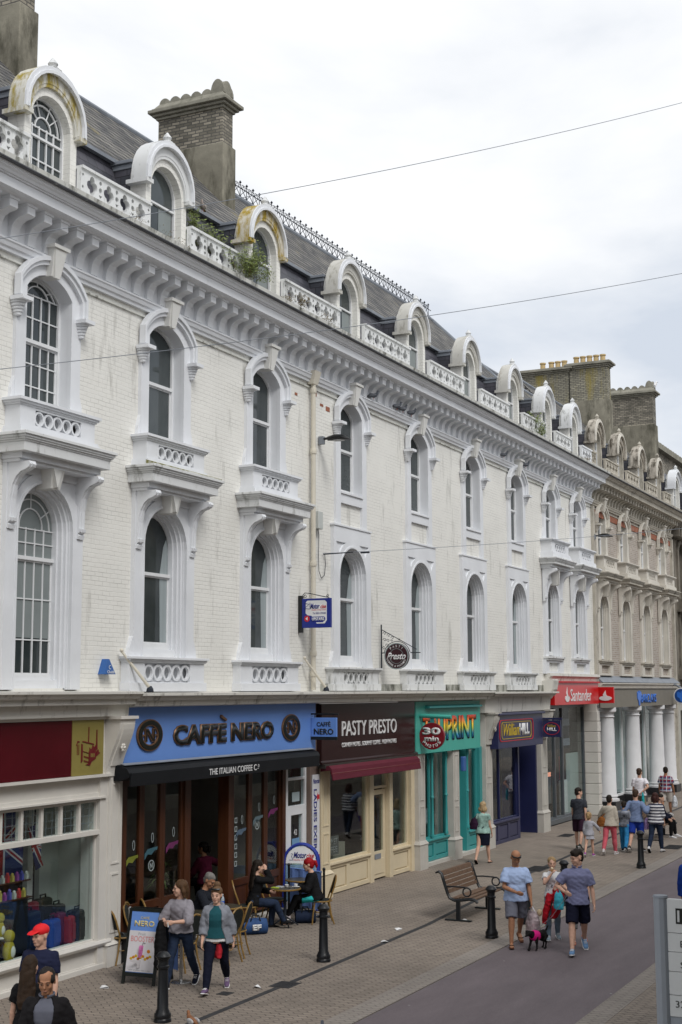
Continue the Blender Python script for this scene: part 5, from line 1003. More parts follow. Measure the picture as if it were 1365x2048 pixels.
q = MB(); q.sweep([(X_, 14.02, 5.10), (X_, 14.02, 6.20)], .018, 6); q.sweep([(X_, 14.02, 6.08), (X_, 13.08, 5.58)], .010, 5); q.sweep([(X_, 14.02, 5.5), (X_, 13.93, 5.5)], .012, 5); q.sweep([(X_, 13.24, 5.5), (X_, 12.98, 5.5)], .012, 5); q.sweep([(X_, cy+.36*math.cos(t_), cz+.36*math.sin(t_)) for t_ in np.linspace(.25, PI-.25, 16)], .009, 5)
q.obj('iron_bracket', m_iron, s_); q = MB()
for y_, z_, r in ((13.93, 5.98, .05), (13.82, 5.93, .05), (13.93, 5.82, .05), (13.84, 5.80, .045), (13.95, 5.62, .045), (13.86, 5.68, .05), (13.72, 5.87, .045), (13.74, 5.80, .03), (13.54, 5.82, .03)): q.sweep([(X_, y_+r*math.cos(t_)*(1-t_/8), z_+r*math.sin(t_)*(1-t_/8)) for t_ in np.linspace(0, 6.5, 14)], .007, 4)
q.obj('iron_scrolls', m_iron, s_)
# overhead wires
def wire(pts, label, r=.006):
    tag(MB().sweep(pts, r, 5).obj('overhead_wire', m_lead), label, 'wire')
def sag(a, b, d, n=24): a, b = Vector(a), Vector(b); return [a.lerp(b, i/n)-Vector((0, 0, d*4*(i/n)*(1-i/n))) for i in range(n+1)]
wire(sag((11.0, 11.6, 9.35), (25.5, 3.1, 15.9), .25), 'highest overhead wire, crossing the chimney and the open sky', .005)
wire(sag((11.0, 11.6, 7.95), (25.5, 3.3, 12.5), .2), 'middle overhead wire, crossing the upper windows and the sky', .005)
wire([(28.1, 14.08, 7.7), (28.5, 13.5, 7.74)]+sag((28.5, 13.5, 7.74), (42, 6.0, 9.6), .1), 'lowest overhead wire, anchored to the wall beside the grey junction box', .006)
b = MB(); b.sweep([(28.12, 14.08, 7.68), (28.5, 13.5, 7.74)], .014, 5); b.sweep([(28.7, 13.4, 7.74), (28.9, 13.28, 7.76)], .022, 6); tag(b.obj('wire_tensioner', m_iron), 'black wire tensioner where the lowest wire meets the wall', 'tensioner')
# ================================================================ street furniture
FURN = []
m_bol = M('bollard black', (.010, .011, .013), .32, .2, 8, bump=.1, bscale=40)
def bollard(x, y, label, first=[None]):
    if first[0]: return copy_tree(first[0], None, (x, y, 0), None, label)
    t = thing('bollard', label, 'bollard', (x, y, 0), 0, 'black cast iron bollards along the street')
    MB().lathe([(.125, 0), (.125, .035), (.115, .05), (.12, .07), (.118, .11), (.10, .13), (.098, .15), (.082, .17), (.07, .72), (.085, .73), (.088, .745), (.085, .76), (.072, .77), (.072, .835), (.088, .845), (.09, .86)], n=24).obj('post', m_bol, t, True)
    MB().lathe([(.09, .862), (.105, .875), (.108, .89), (.095, .905), (.085, .92), (.06, .945), (.03, .955), (.001, .957)], n=24).obj('cap', m_bol, t, True); first[0] = t; return t
bollard(16.98, 11.03, 'nearest black bollard, in front of the coffee shop board'); bollard(21.8, 10.92, 'black bollard standing just in front of the cafe tables')
bollard(25.15, 9.08, 'black bollard right in front of the wooden bench'); bollard(26.9, 8.96, 'black bollard half hidden behind the man in the pale blue t-shirt')
bollard(29.5, 8.98, 'black bollard almost hidden behind the girl eating a cone'); bollard(36.35, 9.0, 'lone black bollard on the kerb in front of the walking family')
m_cane = M('bamboo cane', (.22, .13, .035), .45, .35, 25, zstretch=.3); m_weave = M('dark woven seat', (.022, .026, .024), .7, .35, 60, bump=.5, bscale=120)
def chair(x, y, face, label, first=[None]):     # face = direction in degrees the sitter looks
    rz = math.radians(face+90)
    if first[0]: return copy_tree(first[0], None, (x, y, 0), rz, label)
    t = thing('bistro_chair', label, 'chair', (x, y, 0), rz, 'cane bistro chairs outside the coffee shop')
    MB().lathe([(.20, .43), (.215, .44), (.215, .455), (.19, .465), (.001, .468)], n=20).obj('seat', m_weave, t, True); MB().sweep([(.215*math.cos(a), .215*math.sin(a), .44) for a in np.linspace(0, 2*PI, 21)], .016, 6).obj('seat_rim', m_cane, t, True)
    P = [(-.17, .15, .44), (-.185, .20, .58), (-.19, .25, .72), (-.16, .285, .84), (-.09, .30, .905), (0, .305, .925), (.09, .30, .905), (.16, .285, .84), (.19, .25, .72), (.185, .20, .58), (.17, .15, .44)]
    MB().sweep(P, .016, 6).obj('back_frame', m_cane, t, True); MB().sweep([(p[0]*.86, p[1]-.003, .5+(p[2]-.5)*.93) for p in P[1:-1]], .009, 5).obj('inner_back_frame', m_cane, t, True)
    b = MB(); Q = [(p[0]*.9, p[1], .5+(p[2]-.5)*.96) for p in P[1:-1]]; n = len(Q); b.add(Q+[(q[0], q[1]+.012, q[2]) for q in Q], [tuple(range(n)), tuple(range(2*n-1, n-1, -1))]+[(i, (i+1) % n, (i+1) % n+n, i+n) for i in range(n)]); b.obj('backrest', m_weave, t)
    for sx in (-1, 1):
        MB().sweep([(sx*.15, -.13, .44), (sx*.17, -.17, .2), (sx*.19, -.19, 0)], .015, 6).obj('leg', m_cane, t, True); MB().sweep([(sx*.16, .15, .46), (sx*.17, .19, .2), (sx*.19, .25, 0)], .015, 6).obj('leg', m_cane, t, True)
        MB().sweep([(sx*.165, -.15, .24), (sx*.10, -.16, .36), (0, -.16, .40)], .009, 5).obj('brace', m_cane, t, True)
    MB().sweep([(.13*math.cos(a), .02+.14*math.sin(a), .22) for a in np.linspace(0, 2*PI, 17)], .009, 5).obj('stretcher_ring', m_cane, t, True); first[0] = t; return t
chair(20.25, 14.0, -20, 'cane chair at the far left, behind the steel post'); chair(20.78, 13.95, -75, 'second cane chair from the left, back rising over the blue banner'); chair(21.35, 14.0, -40, 'cane chair under the palm window, left of the woman in the grey top')
chair(21.0, 12.42, 85, 'empty cane chair just right of the woman in the grey hoodie'); chair(21.55, 12.55, 105, 'empty cane chair nearest the seated woman drinking coffee')
chair(20.15, 12.72, 80, 'cane chair mostly hidden behind the two walking women'); chair(22.05, 13.62, -80, 'cane chair under the grey haired man')
chair(24.02, 13.68, -58, 'cane chair under the dark haired woman drinking coffee'); chair(25.0, 13.62, -80, 'empty cane chair behind the cluttered round table'); chair(25.28, 12.72, 122, 'cane chair under the red haired girl')
m_top = M('dark table top', (.05, .045, .03), .3, .3, 6)
def table(x, y, label, r=.30, first=[None]):
    if first[0]: return copy_tree(first[0], None, (x, y, 0), None, label)
    t = thing('cafe_table', label, 'table', (x, y, 0), 0, 'round cafe tables'); MB().lathe([(r, .715), (r+.008, .725), (r, .735), (.001, .736)], n=28).obj('table_top', m_top, t, True); MB().lathe([(r+.004, .70), (r+.016, .71), (r+.016, .728), (r+.004, .734), (r-.02, .70)], n=28).obj('brass_rim', m_cane, t, True)
    MB().lathe([(.16, .69), (.03, .67), (.028, .5), (.045, .48), (.028, .45), (.028, .2), (.05, .14), (.03, .1)], n=12).obj('pedestal', m_iron, t, True)
    for k in range(4):
        a = PI/4+k*PI/2; MB().sweep([(.02*math.cos(a), .02*math.sin(a), .18), (.14*math.cos(a), .14*math.sin(a), .10), (.27*math.cos(a), .27*math.sin(a), .012)], [.018, .015, .012], 6).obj('foot', m_iron, t, True)
    first[0] = t; return t
table(24.66, 13.2, 'round cafe table cluttered with cups between the two seated women'); table(25.9, 13.5, 'empty round table behind the red haired girl'); table(22.15, 13.1, 'round table in front of the grey haired man'); table(21.3, 13.2, 'round table hidden behind the walking women')
m_chn = M('white china', (.7, .7, .7), .2, .02)
def cup(x, y, z, label):
    t = thing('cup', label, 'cup', (x, y, z)); MB().lathe([(.02, 0), (.03, .01), (.042, .055), (.039, .055), (.027, .014), (.001, .012)], n=14).obj('bowl', m_chn, t, True); MB().sweep([(.038, 0, .045), (.062, 0, .04), (.058, 0, .02), (.03, 0, .015)], .005, 5).obj('handle', m_chn, t, True); return t
c_ = cup(24.78, 13.02, .748, 'white cup on a saucer at the right of the cluttered table'); tag(MB().lathe([(.04, 0), (.075, .012), (.078, .016), (.04, .006), (.001, .006)], (24.78, 13.02, .737), 18).obj('saucer', m_chn, None, True), 'white saucer under the cup on the cluttered table', 'saucer')
cup(24.70, 13.18, .737, 'white cup near the middle of the cluttered table')
tag(MB().box(24.49, 24.60, 13.27, 13.42, .737, .75).obj('purse', M('lime purse', (.40, .50, .05), .6)), 'lime green purse lying on the cluttered round table', 'purse'); tag(MB().box(24.56, 24.68, 13.22, 13.36, .737, .765).obj('napkin_holder', M('grey napkins', (.35, .36, .38), .7), bevel=.006), 'grey stack of napkins on the cluttered round table', 'napkins')
tag(MB().box(24.60, 24.66, 13.06, 13.12, .737, .742).obj('phone', m_black), 'dark phone lying on the cluttered round table', 'phone')
bt = thing('water_bottle', 'clear water bottle with blue label in front of the grey haired man', 'bottle', (21.95, 13.02, .737)); MB().lathe([(.032, 0), (.034, .02), (.034, .15), (.028, .18), (.013, .205), (.013, .225)], n=14).obj('bottle_body', M('clear plastic', (.35, .40, .45), .1, .1), bt, True); MB().lathe([(.035, .06), (.035, .12)], n=14).obj('label_band', M('bottle blue', (.03, .10, .5), .5), bt, True); MB().lathe([(.015, .225), (.015, .24)], n=10).obj('bottle_cap', m_wt, bt, True)
# bags on the ground
def duffel(x, y, rz, s, col, label, letters=None):
    t = thing('holdall', label, 'bag', (x, y, 0), rz); m = M('bag '+label, col, .7, .15, 8, bump=.2, bscale=12)
    b = MB(); b.loft([((-.26*s, 0, .13*s), (0, .10*s, 0), (0, 0, .11*s)), ((-.24*s, 0, .15*s), (0, .13*s, 0), (0, 0, .15*s)), ((0, 0, .16*s), (0, .14*s, 0), (0, 0, .16*s)), ((.24*s, 0, .15*s), (0, .13*s, 0), (0, 0, .15*s)), ((.26*s, 0, .13*s), (0, .10*s, 0), (0, 0, .11*s))], 16); o = b.obj('bag_body', m, t, True)
    for y_ in (-.1, .1): MB().sweep([(-.1*s, y_*s, .27*s), (-.06*s, y_*s, .38*s), (.06*s, y_*s, .38*s), (.1*s, y_*s, .27*s)], .012, 6).obj('strap', m_black, t)
    MB().sweep([(-.2*s, 0, .315*s), (.2*s, 0, .315*s)], .006, 5).obj('zip', m_lead, t)
    if letters: text(letters, m_wt, o, (.02, -.145*s, .15*s), (1, 0, 0), (0, 0, 1), .17, .11, .01, bold=.05)
duffel(23.62, 13.3, math.radians(-48), .95, (.03, .07, .18), 'blue holdall with white letters under the woman drinking coffee', 'EF'); duffel(25.15, 13.0, math.radians(-60), .8, (.012, .02, .045), 'navy holdall under the red haired girl')
# barriers and boards
m_ban = M('cafe banner blue', (.17, .28, .62), .6, .06, 3, zstretch=.3); m_steel = M('brushed steel', (.45, .45, .45), .25, .1, 8, metal=.9)
def stanchion(x, y, label, mat):
    t = thing('barrier_post', label, 'post', (x, y, 0), 0, 'posts of the cafe barriers'); MB().lathe([(.17, 0), (.17, .012), (.14, .025), (.03, .04), (.026, .05)], n=22).obj('foot_plate', mat, t, True); MB().lathe([(.025, .05), (.025, .93), (.032, .94), (.032, .965), (.015, .985)], n=14).obj('post', mat, t, True); return t
stanchion(19.99, 13.66, 'shiny steel barrier post at the left end of the cafe', m_steel); stanchion(19.3, 12.2, 'steel barrier post hidden behind the coffee shop board', m_steel); stanchion(26.33, 14.0, 'dark barrier post beside the arched board', m_black); stanchion(25.98, 13.0, 'dark barrier post behind the red haired girl', m_black)
def banner(a, b, z0, z1, label, letter=None):
    a, b = Vector(a), Vector(b); u = (b-a).normalized(); t = thing('cafe_banner', label, 'banner', (0, 0, 0)); q = MB(); n = 12; vs = []
    nr = Vector((u.y, -u.x, 0))
    for k in range(n+1):
        p = a.lerp(b, k/n)+nr*.012*math.sin(k*1.7); vs += [(p.x, p.y, z0), (p.x, p.y, z1), (p.x+nr.x*.006, p.y+nr.y*.006, z0), (p.x+nr.x*.006, p.y+nr.y*.006, z1)]
    fs = []
    for k in range(n): i = 4*k; fs += [(i, i+4, i+5, i+1), (i+2, i+3, i+7, i+6), (i+1, i+5, i+7, i+3), (i, i+2, i+6, i+4)]
    q.add(vs, fs); o = q.obj('cloth', m_ban, t); MB().sweep([(a.x, a.y, z1+.01), (b.x, b.y, z1+.01)], .014, 6).obj('rail', m_ban if not letter else m_steel, t)
    if letter: c = a.lerp(b, .42)-nr*.03; text(letter, m_bk, o, (c.x, c.y, (z0+z1)/2-.1), u, (0, 0, 1), .75, .22, .004, bold=.04)
banner((19.97, 13.6, 0), (19.32, 12.26, 0), .18, .93, 'light blue cafe banner strung behind the coffee shop board', 'NERO'); banner((26.3, 13.95, 0), (26.0, 13.06, 0), .12, .88, 'light blue cafe banner behind the red haired girl')
# A-board
t = thing('pavement_board', 'black framed coffee shop board with a pink drink poster', 'sign', (19.16, 12.74, 0), math.radians(-92+6)); 
# local frame: x to the right seen from the front, -y front
def tilt(P, s=-1): return [(x, s*(.30-.24*z/1.12)+y, z) for x, y, z in P]
def tbox(x0, x1, y0, y1, z0, z1, s=-1): 
    P = tilt([(x, y, z) for z in (z0, z1) for x, y in ((x0, y0), (x1, y0), (x1, y1), (x0, y1))], s); return P[:4], P[4:]
for s in (-1, 1):
    q = MB(); q.hexa(*tbox(-.30, -.25, -.015, .015, 0, 1.14, s)); q.hexa(*tbox(.25, .30, -.015, .015, 0, 1.14, s)); q.hexa(*tbox(-.25, .25, -.014, .014, 1.09, 1.14, s)); q.hexa(*tbox(-.25, .25, -.014, .014, .12, .18, s)); fr_ = q.obj('frame', m_bk, t)
    q = MB(); q.hexa(*tbox(-.25, .25, -.008, .008, .18, 1.09, s)); q.obj('panel', m_blue, t)
q = MB(); q.hexa(*tbox(-.25, .25, -.014, -.010, .19, .80)); po = q.obj('poster', M('drink poster', (.62, .60, .62), .5, .03), t)
up = Vector((0, .24/1.12, 1)).normalized()
def TL(x, z, e=.012): return Vector(tilt([(x, -e, z)])[0])
m_gd = M('gold letters', (.60, .50, .22), .5); m_pk = M('pink letters', (.62, .22, .22), .5); m_ln = M('grey print small', (.3, .3, .32), .6)
text('CAFFÈ', m_gd, t, TL(0, 1.0), (1, 0, 0), up, .16, .05, .002); text('NERO', m_gd, t, TL(0, .91), (1, 0, 0), up, .36, .09, .002, bold=.03)
text('Fruit', m_ln, po, TL(-.02, .755, .016), (1, 0, 0), up, .13, .04, .001); text('BOOSTER', m_pk, po, TL(0, .68, .016), (1, 0, 0), up, .42, .085, .001); text('one of your five a day', m_ln, po, TL(0, .215, .016), (1, 0, 0), up, .38, .022, .001)
q = MB(); q.sweep([TL(.0, .40, .022), TL(.005, .46, .022), TL(.01, .56, .022), TL(.012, .585, .022)], [.035, .045, .055, .04], 12, flat=.15); q.obj('drink_picture', M('purple drink', (.42, .12, .28), .4, .4, 25), po, True)
q = MB(); q.sweep([TL(.012, .58, .022), TL(.02, .63, .022), TL(.06, .62, .022)], .004, 5); q.obj('straw_picture', m_bk, po)
for k in range(9): x = -.17+k*.042; q = MB(); q.ell(TL(x, .385+.02*(k % 3), .018), (.026, .004, .024), 8, 5); q.obj('fruit_picture', M('orange fruit %d' % (k % 2), [(.62, .40, .04), (.60, .22, .03)][k % 2], .5), po)
q = MB(); q.sweep([TL(0, .365, .017), TL(0, .34, .017), TL(0, .31, .017), TL(0, .25, .017)], [.19, .16, .05, .045], 16, flat=.02); q.obj('dish_picture', M('dish grey', (.48, .46, .47), .4), po, True)
MB().ell(TL(.13, .50, .018), (.03, .004, .03), 10, 6).obj('orange_picture', M('orange fruit 1', (.60, .22, .03)), po)
# arched board
t = thing('pavement_board', 'arched blue framed board with navy and red lettering at the cafe door', 'sign', (26.75, 13.92, 0), math.radians(-70)); m_fb = M('royal blue frame', (.02, .04, .28), .35)
def av(x, z, y=0): return (x, y-.22+.16*z/1.3, z)
for s in (-1, 1):
    q = MB(); P = [(-.36, .0), (-.36, .98)]+[(.36*math.cos(a), .98+.36*math.sin(a)) for a in np.linspace(PI, 0, 14)]+[(.36, 0)]
    q.sweep([(x, s*(.24-.17*z/1.3), z) for x, z in P], .03, 8); q.obj('frame', m_fb, t, True)
q = MB(); P = [(-.32, .95)]+[(.32*math.cos(a), .98+.32*math.sin(a)) for a in np.linspace(PI, 0, 14)]+[(.32, .95)]
q.prof(P, [], lambda p, a: (p[0], -(.24-.17*p[1]/1.3)+a, p[1]), -.01, .01); o = q.obj('arched_panel', m_wt, t)
q = MB(); q.prof(rect(-.32, .32, .18, .92), [], lambda p, a: (p[0], -(.24-.17*p[1]/1.3)+a, p[1]), -.01, .01); q.obj('poster', M('blue grey poster', (.16, .26, .36), .5, .3, 12), t)
up2 = Vector((0, .17/1.3, 1)).normalized(); yy = lambda z: -(.24-.17*z/1.3)-.014
text('Motor', mb_, o, (-.02, yy(1.12), 1.12), (1, 0, 0), up2, .28, .13, .003, shear=.3, bold=.03); text('cise', m_rd, o, (.2, yy(1.10), 1.11), (1, 0, 0), up2, .16, .10, .003, shear=.3, bold=.02); text('Healthy Living Centre', m_rd, o, (.05, yy(1.02), 1.02), (1, 0, 0), up2, .42, .04, .002, shear=.2)
q = MB(); q.sweep([(-.25, yy(1.02), 1.02), (-.17, yy(1.02), 1.02), (-.2, yy(1.1), 1.1), (-.17, yy(1.14), 1.14), (-.21, yy(1.15), 1.15)], .006, 4); q.obj('figure_drawing', mb_, o)
tag(MB().px([(13.6+.42*0+.26*math.cos(a)*.4, .26+.26*math.sin(a)) for a in np.linspace(0, 2*PI, 22)][:-1], 20.22, 20.25).obj('round_board', m_black, None), 'black round table top leaning against the white pilaster foot', 'table top')
for o_ in [o_ for o_ in bpy.data.objects if o_.name.startswith('round_board')]: o_.rotation_euler = (0, 0, 0); o_.location = (-.05, .36, 0)
# bench
m_slat = M('weathered bench timber', (.13, .082, .055), .6, .3, 18, zstretch=1); m_cast = M('bench cast iron', (.010, .012, .014), .4, .2)
def bench(x, y, rz, label, first=[None]):
    if first[0]: return copy_tree(first[0], None, (x, y, 0), rz, label)
    t = thing('bench', label, 'bench', (x, y, 0), rz, 'street benches'); w = .86
    q = MB()
    for k in range(5): y0 = -.30+k*.105; z0 = .445-.02*abs(k-2.0); q.box(-w, w, y0, y0+.088, z0, z0+.03)
    q.obj('seat', m_slat, t, bevel=.006); q = MB()
    for k in range(5):
        z0 = .52+k*.085; y0 = .26+.030*k; q.obox((0, y0, z0+.035), (w, 0, 0), (0, .014, -.0045), (0, .010, .037))
    q.obox((0, .425, .935), (w, 0, 0), (0, .035, 0), (0, .0, .012)); q.obj('backrest', m_slat, t, bevel=.005)
    for s in (-1, 1):
        e = MB(); X0 = s*(w+.0)-.022; P = [(-.40, .40), (-.33, .45), (-.22, .46), (-.05, .43), (.1, .42), (.2, .46), (.25, .56), (.33, .80), (.37, .93), (.43, .97), (.50, .94)]
        e.sweep([(X0+.022, y_, z_-.02) for y_, z_ in P], [.03]+[.034]*9+[.02], 8, flat=.8); e.obj('end_frame', m_cast, t, True)
        e = MB(); e.box(X0-.012, X0+.056, -.02, .06, .03, .42); e.box(X0-.02, X0+.064, -.26, .30, 0, .03); e.obj('leg', m_cast, t, bevel=.008)
        e = MB(); e.sweep([(X0+.022, .28, .66), (X0+.022, .1, .67), (X0+.022, -.12, .665), (X0+.022, -.16, .655)], .016, 7); e.sweep([(X0+.022, -.17+.085*math.cos(a), .575+.085*math.sin(a)) for a in np.linspace(0, 2*PI, 17)], .016, 7); e.obj('armrest', m_cast, t, True)
    first[0] = t; return t
bench(27.5, 10.3, 0, 'wooden slatted bench with black iron ends, standing empty on the paving'); bench(43.9, 10.3, 0, 'far bench mostly hidden behind the woman in the striped top')
# totem sign at the lower right
t = thing('direction_sign', 'tall white panelled direction board with grey pillar at the lower right corner', 'sign', (15.05, 3.5, 0)); m_alu = M('grey aluminium', (.30, .33, .37), .35, .06, 2); m_pn = M('white sign panel', (.62, .64, .64), .4, .02)
MB().loft([((.04, .04, 0), (.07, 0, 0), (0, .075, 0)), ((.04, .04, 2.40), (.07, 0, 0), (0, .075, 0))], 10).obj('pillar', m_alu, t); MB().loft([((.04, .04, 2.401), (.078, 0, 0), (0, .083, 0)), ((.04, .04, 2.42), (.07, 0, 0), (0, .075, 0))], 14).obj('pillar_cap', m_lead, t)
zz = [2.395, 2.045, 1.85, 1.65, 1.41, 1.19]
for a, b_ in zip(zz[:-1], zz[1:]): MB().box(-.0, .05, -1.1, -.035, b_+.004, a-.004).obj('name_panel', m_pn, t)
MB().box(.01, .05, -1.1, -.035, 0.2, 1.185).obj('lower_panel', m_alu, t)
for ch, y_, z_, w_, h_ in (('B', -.19, 1.935, .05, .065), ('S', -.185, 1.72, .05, .065), ('32', -.145, 1.32, .10, .07), ('BUS', -.37, 1.72, .2, .065), ('BANK', -.36, 1.935, .25, .065)):
    if len(ch) < 3: text(ch, m_bk, t, (-.002, y_, z_), (0, -1, 0), (0, 0, 1), w_, h_, .002)
q = MB(); q.prof([(-.125, 2.14), (-.125, 2.30), (-.25, 2.30), (-.25, 2.14)], [[(-.14, 2.16), (-.165, 2.16), (-.165, 2.28), (-.14, 2.28)]], lambda p, a: (a, p[0], p[1]), -.004, -.001); q.obj('black_logo', m_bk, t)
# litter
for k, (x, y, l) in enumerate(((18.45, 13.06, 'crumpled white paper on the paving behind the man in the dark jacket'), (19.49, 10.92, 'white paper scrap right of the walking women, by the drain'), (25.19, 11.0, 'white wrapper beside the drain left of the bench'), (23.86, 10.7, 'white wrapper lying on the drain slot'), (26.7, 10.2, 'white paper under the leg of the wooden bench'), (30.9, 11.5, 'white scrap between the bench and the turquoise shop'), (47.2, 10.9, 'white scrap beyond the far bench'))):
    q = MB(); r_ = random.Random(k); s = .07; q.add([(-s, -s*.6, .006), (s, -s*.5, .03), (s*.8, s*.6, .008), (-s*.8, s*.7, .035), (0, 0, .045), (-s, -s*.6, 0.002), (s, -s*.5, .002)], [(0, 1, 4), (1, 2, 4), (2, 3, 4), (3, 0, 4), (5, 6, 2, 3)]); o_ = q.obj('litter', m_wt); o_.location = (x, y, .001); o_.rotation_euler = (0, 0, r_.random()*6); tag(o_, l, 'litter')
# plant inside the cafe
m_leaf = M('palm leaf', (.16, .22, .06), .5, .35, 6); m_leafd = M('weed leaf', (.17, .21, .07), .7, .4, 12); m_dry = M('dry weed', (.13, .10, .05), .9, .3, 10)
t = thing('potted_palm', 'leafy palm behind the folding door glass of the coffee shop', 'plant', (22.95, 14.98, 0)); MB().lathe([(.14, 0), (.18, .35), (.19, .38), (.16, .38), (.15, .34), (.001, .33)], n=16).obj('pot', m_intw, t, True)
q = MB(); r_ = random.Random(3)
for k in range(70):
    a = r_.uniform(0, 2*PI); L_ = r_.uniform(.5, 1.05); el = r_.uniform(.6, 1.45); z0 = r_.uniform(.6, 1.1); P = []
    for j in range(7): s = j/6; P.append(Vector((math.cos(a)*L_*s*math.cos(el)*.8, math.sin(a)*L_*s*math.cos(el)*.45, z0+L_*s*math.sin(el)*.9-1.0*s*s*L_*.62)))
    sd_ = Vector((-math.sin(a), math.cos(a), 0)); vs = []
    for j, p in enumerate(P): w_ = .022*math.sin(PI*(j+.6)/6.8); vs += [p-sd_*w_, p+sd_*w_]
    q.add(vs, [(2*j, 2*j+1, 2*j+3, 2*j+2) for j in range(6)])
q.obj('fronds', m_leaf, t); MB().sweep([(0, 0, .3), (.02, 0, .7), (0, 0, 1.1)], .04, 7).obj('stem', m_dry, t)
# weeds on the parapet
def weed(x, y, z, rx, ry, rz_, n, label, mat, leaf=.035, droop=0., cat='plant'):
    t = thing('weed', label, cat, (x, y, z)); r_ = random.Random(int(x*100)); q = MB(); st = MB()
    ns = max(5, n//55)
    for k in range(ns):
        a = r_.uniform(0, 2*PI); rr = r_.random()**.6; x0 = rx*rr*math.cos(a); y0 = ry*rr*math.sin(a); hgt = rz_*r_.uniform(.45, 1.)*(1-.35*rr); tip = Vector((x0+r_.gauss(0, .12)*rx+.10*rx, y0-r_.random()*ry*.6, hgt-droop*rr)); b0 = Vector((x0*.55, y0*.4, 0)); mid = b0.lerp(tip, .5)+Vector((r_.gauss(0, .04), 0, .05))
        st.sweep([b0, mid, tip], [.006, .004, .002], 4)
        for j_ in range(int(n/ns)):
            f_ = r_.random()**.7; c_p = (b0.lerp(mid, f_*2) if f_ < .5 else mid.lerp(tip, f_*2-1)); sg = .035+.045*f_; P = c_p+Vector((r_.gauss(0, sg), r_.gauss(0, sg), r_.gauss(0, sg)))
            d = Vector((r_.gauss(0, 1), r_.gauss(0, 1), r_.gauss(.3, .8))).normalized(); e_ = d.orthogonal().normalized()*leaf*.32; s = leaf*r_.uniform(.6, 1.5); q.add([P-d*s, P+e_, P+d*s, P-e_], [(0, 1, 2, 3)])
    q.obj('leaves', mat, t); st.obj('stems', m_dry, t); return t
weed(22.9, 14.28, 13.35, .80, .22, 1.0, 1500, 'tall green weeds growing behind the parapet beside the second dormer', m_leafd, .045)
weed(24.15, 13.86, 13.15, .80, .24, .85, 1500, 'bushy green weed hanging over the parapet left of the orange hood', m_leafd, .042, .2); weed(43.7, 14.2, 13.3, .75, .2, .6, 900, 'green weeds on the parapet between two far white dormers', m_leafd, .05); weed(43.95, 13.85, 12.9, .25, .15, .7, 500, 'green weed growing out of the ledge below a far white dormer', m_leafd, .04)
for x, z, w_, l in ((19.75, 12.9, .35, 'low brown weed on the ledge between the first two dormers'), (21.1, 12.9, .4, 'dry weed tuft under the second dormer window'), (25.75, 12.95, .16, 'dry weed clump at the foot of the orange hooded dormer'), (27.6, 12.95, .2, 'dry weed tuft on the ledge above the downpipe'), (26.35, 13.1, .12, 'dry weed tuft beside the orange hooded dormer'), (49.0, 12.95, .25, 'dry weeds at the end of the white parapet')): weed(x, 13.75, z-.06, w_, .1, .2, 260, l, m_dry, .03)
# birds
def pigeon(x, y, z, face, label, mats=None, s=1.):
    t = thing('pigeon' if s < 1.4 else 'gull', label, 'bird', (x, y, z), math.radians(face+90)); mb1, mb2, mt_ = mats or (M('pigeon grey', (.10, .11, .13), .6, .3, 20), M('pigeon wing', (.16, .17, .19), .6, .3, 30), M('pigeon dark', (.03, .035, .04), .5))
    q = MB(); q.loft([((0, .15*s, .10*s), (.012*s, 0, 0), (0, 0, .008*s)), ((0, .08*s, .105*s), (.035*s, 0, 0), (0, .005*s, .03*s)), ((0, 0, .10*s), (.055*s, 0, 0), (0, .01*s, .058*s)), ((0, -.06*s, .12*s), (.048*s, 0, 0), (0, .02*s, .05*s)), ((0, -.10*s, .16*s), (.028*s, 0, 0), (0, .022*s, .02*s)), ((0, -.11*s, .19*s), (.022*s, 0, 0), (0, .022*s, .01*s)), ((0, -.115*s, .215*s), (.022*s, 0, 0), (0, .022*s, .01*s)), ((0, -.12*s, .232*s), (.008*s, 0, 0), (0, .01*s, .003*s))], 12); q.obj('body', mb1, t, 'all')
    for sx in (-1, 1): MB().ell((sx*.05*s, .03*s, .115*s), (.014*s, .10*s, .04*s), 10, 7).obj('wing', mb2, t, 'all'); MB().sweep([(sx*.02*s, 0, .06*s), (sx*.022*s, -.01*s, .0)], .004*s, 5).obj('leg', M('bird leg', (.35, .08, .05), .6), t)
    MB().hexa([(-.02*s, .10*s, .09*s), (.02*s, .10*s, .09*s), (.028*s, .23*s, .075*s), (-.028*s, .23*s, .075*s)], [(-.02*s, .10*s, .105*s), (.02*s, .10*s, .105*s), (.028*s, .23*s, .083*s), (-.028*s, .23*s, .083*s)]).obj('tail', mt_, t); MB().sweep([(0, -.135*s, .212*s), (0, -.165*s, .205*s)], [.007*s, .002*s], 5).obj('beak', mt_, t); return t
for x, l in ((30.55, 'pigeon perched alone on the bracket ledge right of the downpipe'), (32.0, 'first of three pigeons huddled on the bracket ledge'), (32.38, 'middle of three pigeons huddled on the bracket ledge'), (32.95, 'black pigeon right of the huddled three on the ledge'), (40.3, 'pigeon on the ledge above the seventh upper window'), (42.0, 'left of two far pigeons on the bracket ledge'), (42.45, 'right of two far pigeons on the bracket ledge')): pigeon(x, 13.9, 11.73, -75+(x*37) % 40, l)
pigeon(16.78, 10.42, 0, 60, 'brown and white pigeon on the paving at the bottom edge', (M('bird brown', (.22, .10, .05), .6, .4, 20), M('bird white', (.5, .5, .5), .6, .2, 20), m_dry)); pigeon(17.0, 8.55, 0, 20, 'grey pigeon at the bottom edge by the road')
pigeon(66.0, 15.1, 19.05, -60, 'white gull standing on the far right chimney', (M('gull white', (.75, .75, .75), .6), M('gull grey', (.4, .42, .45), .6), m_dry), 1.9); pigeon(23.6, 14.6, 14.45, 200, 'pigeon on the lead roof behind the tall parapet weeds', (M('dove', (.35, .30, .27), .6), M('dove wing', (.3, .27, .25), .6), m_dry))
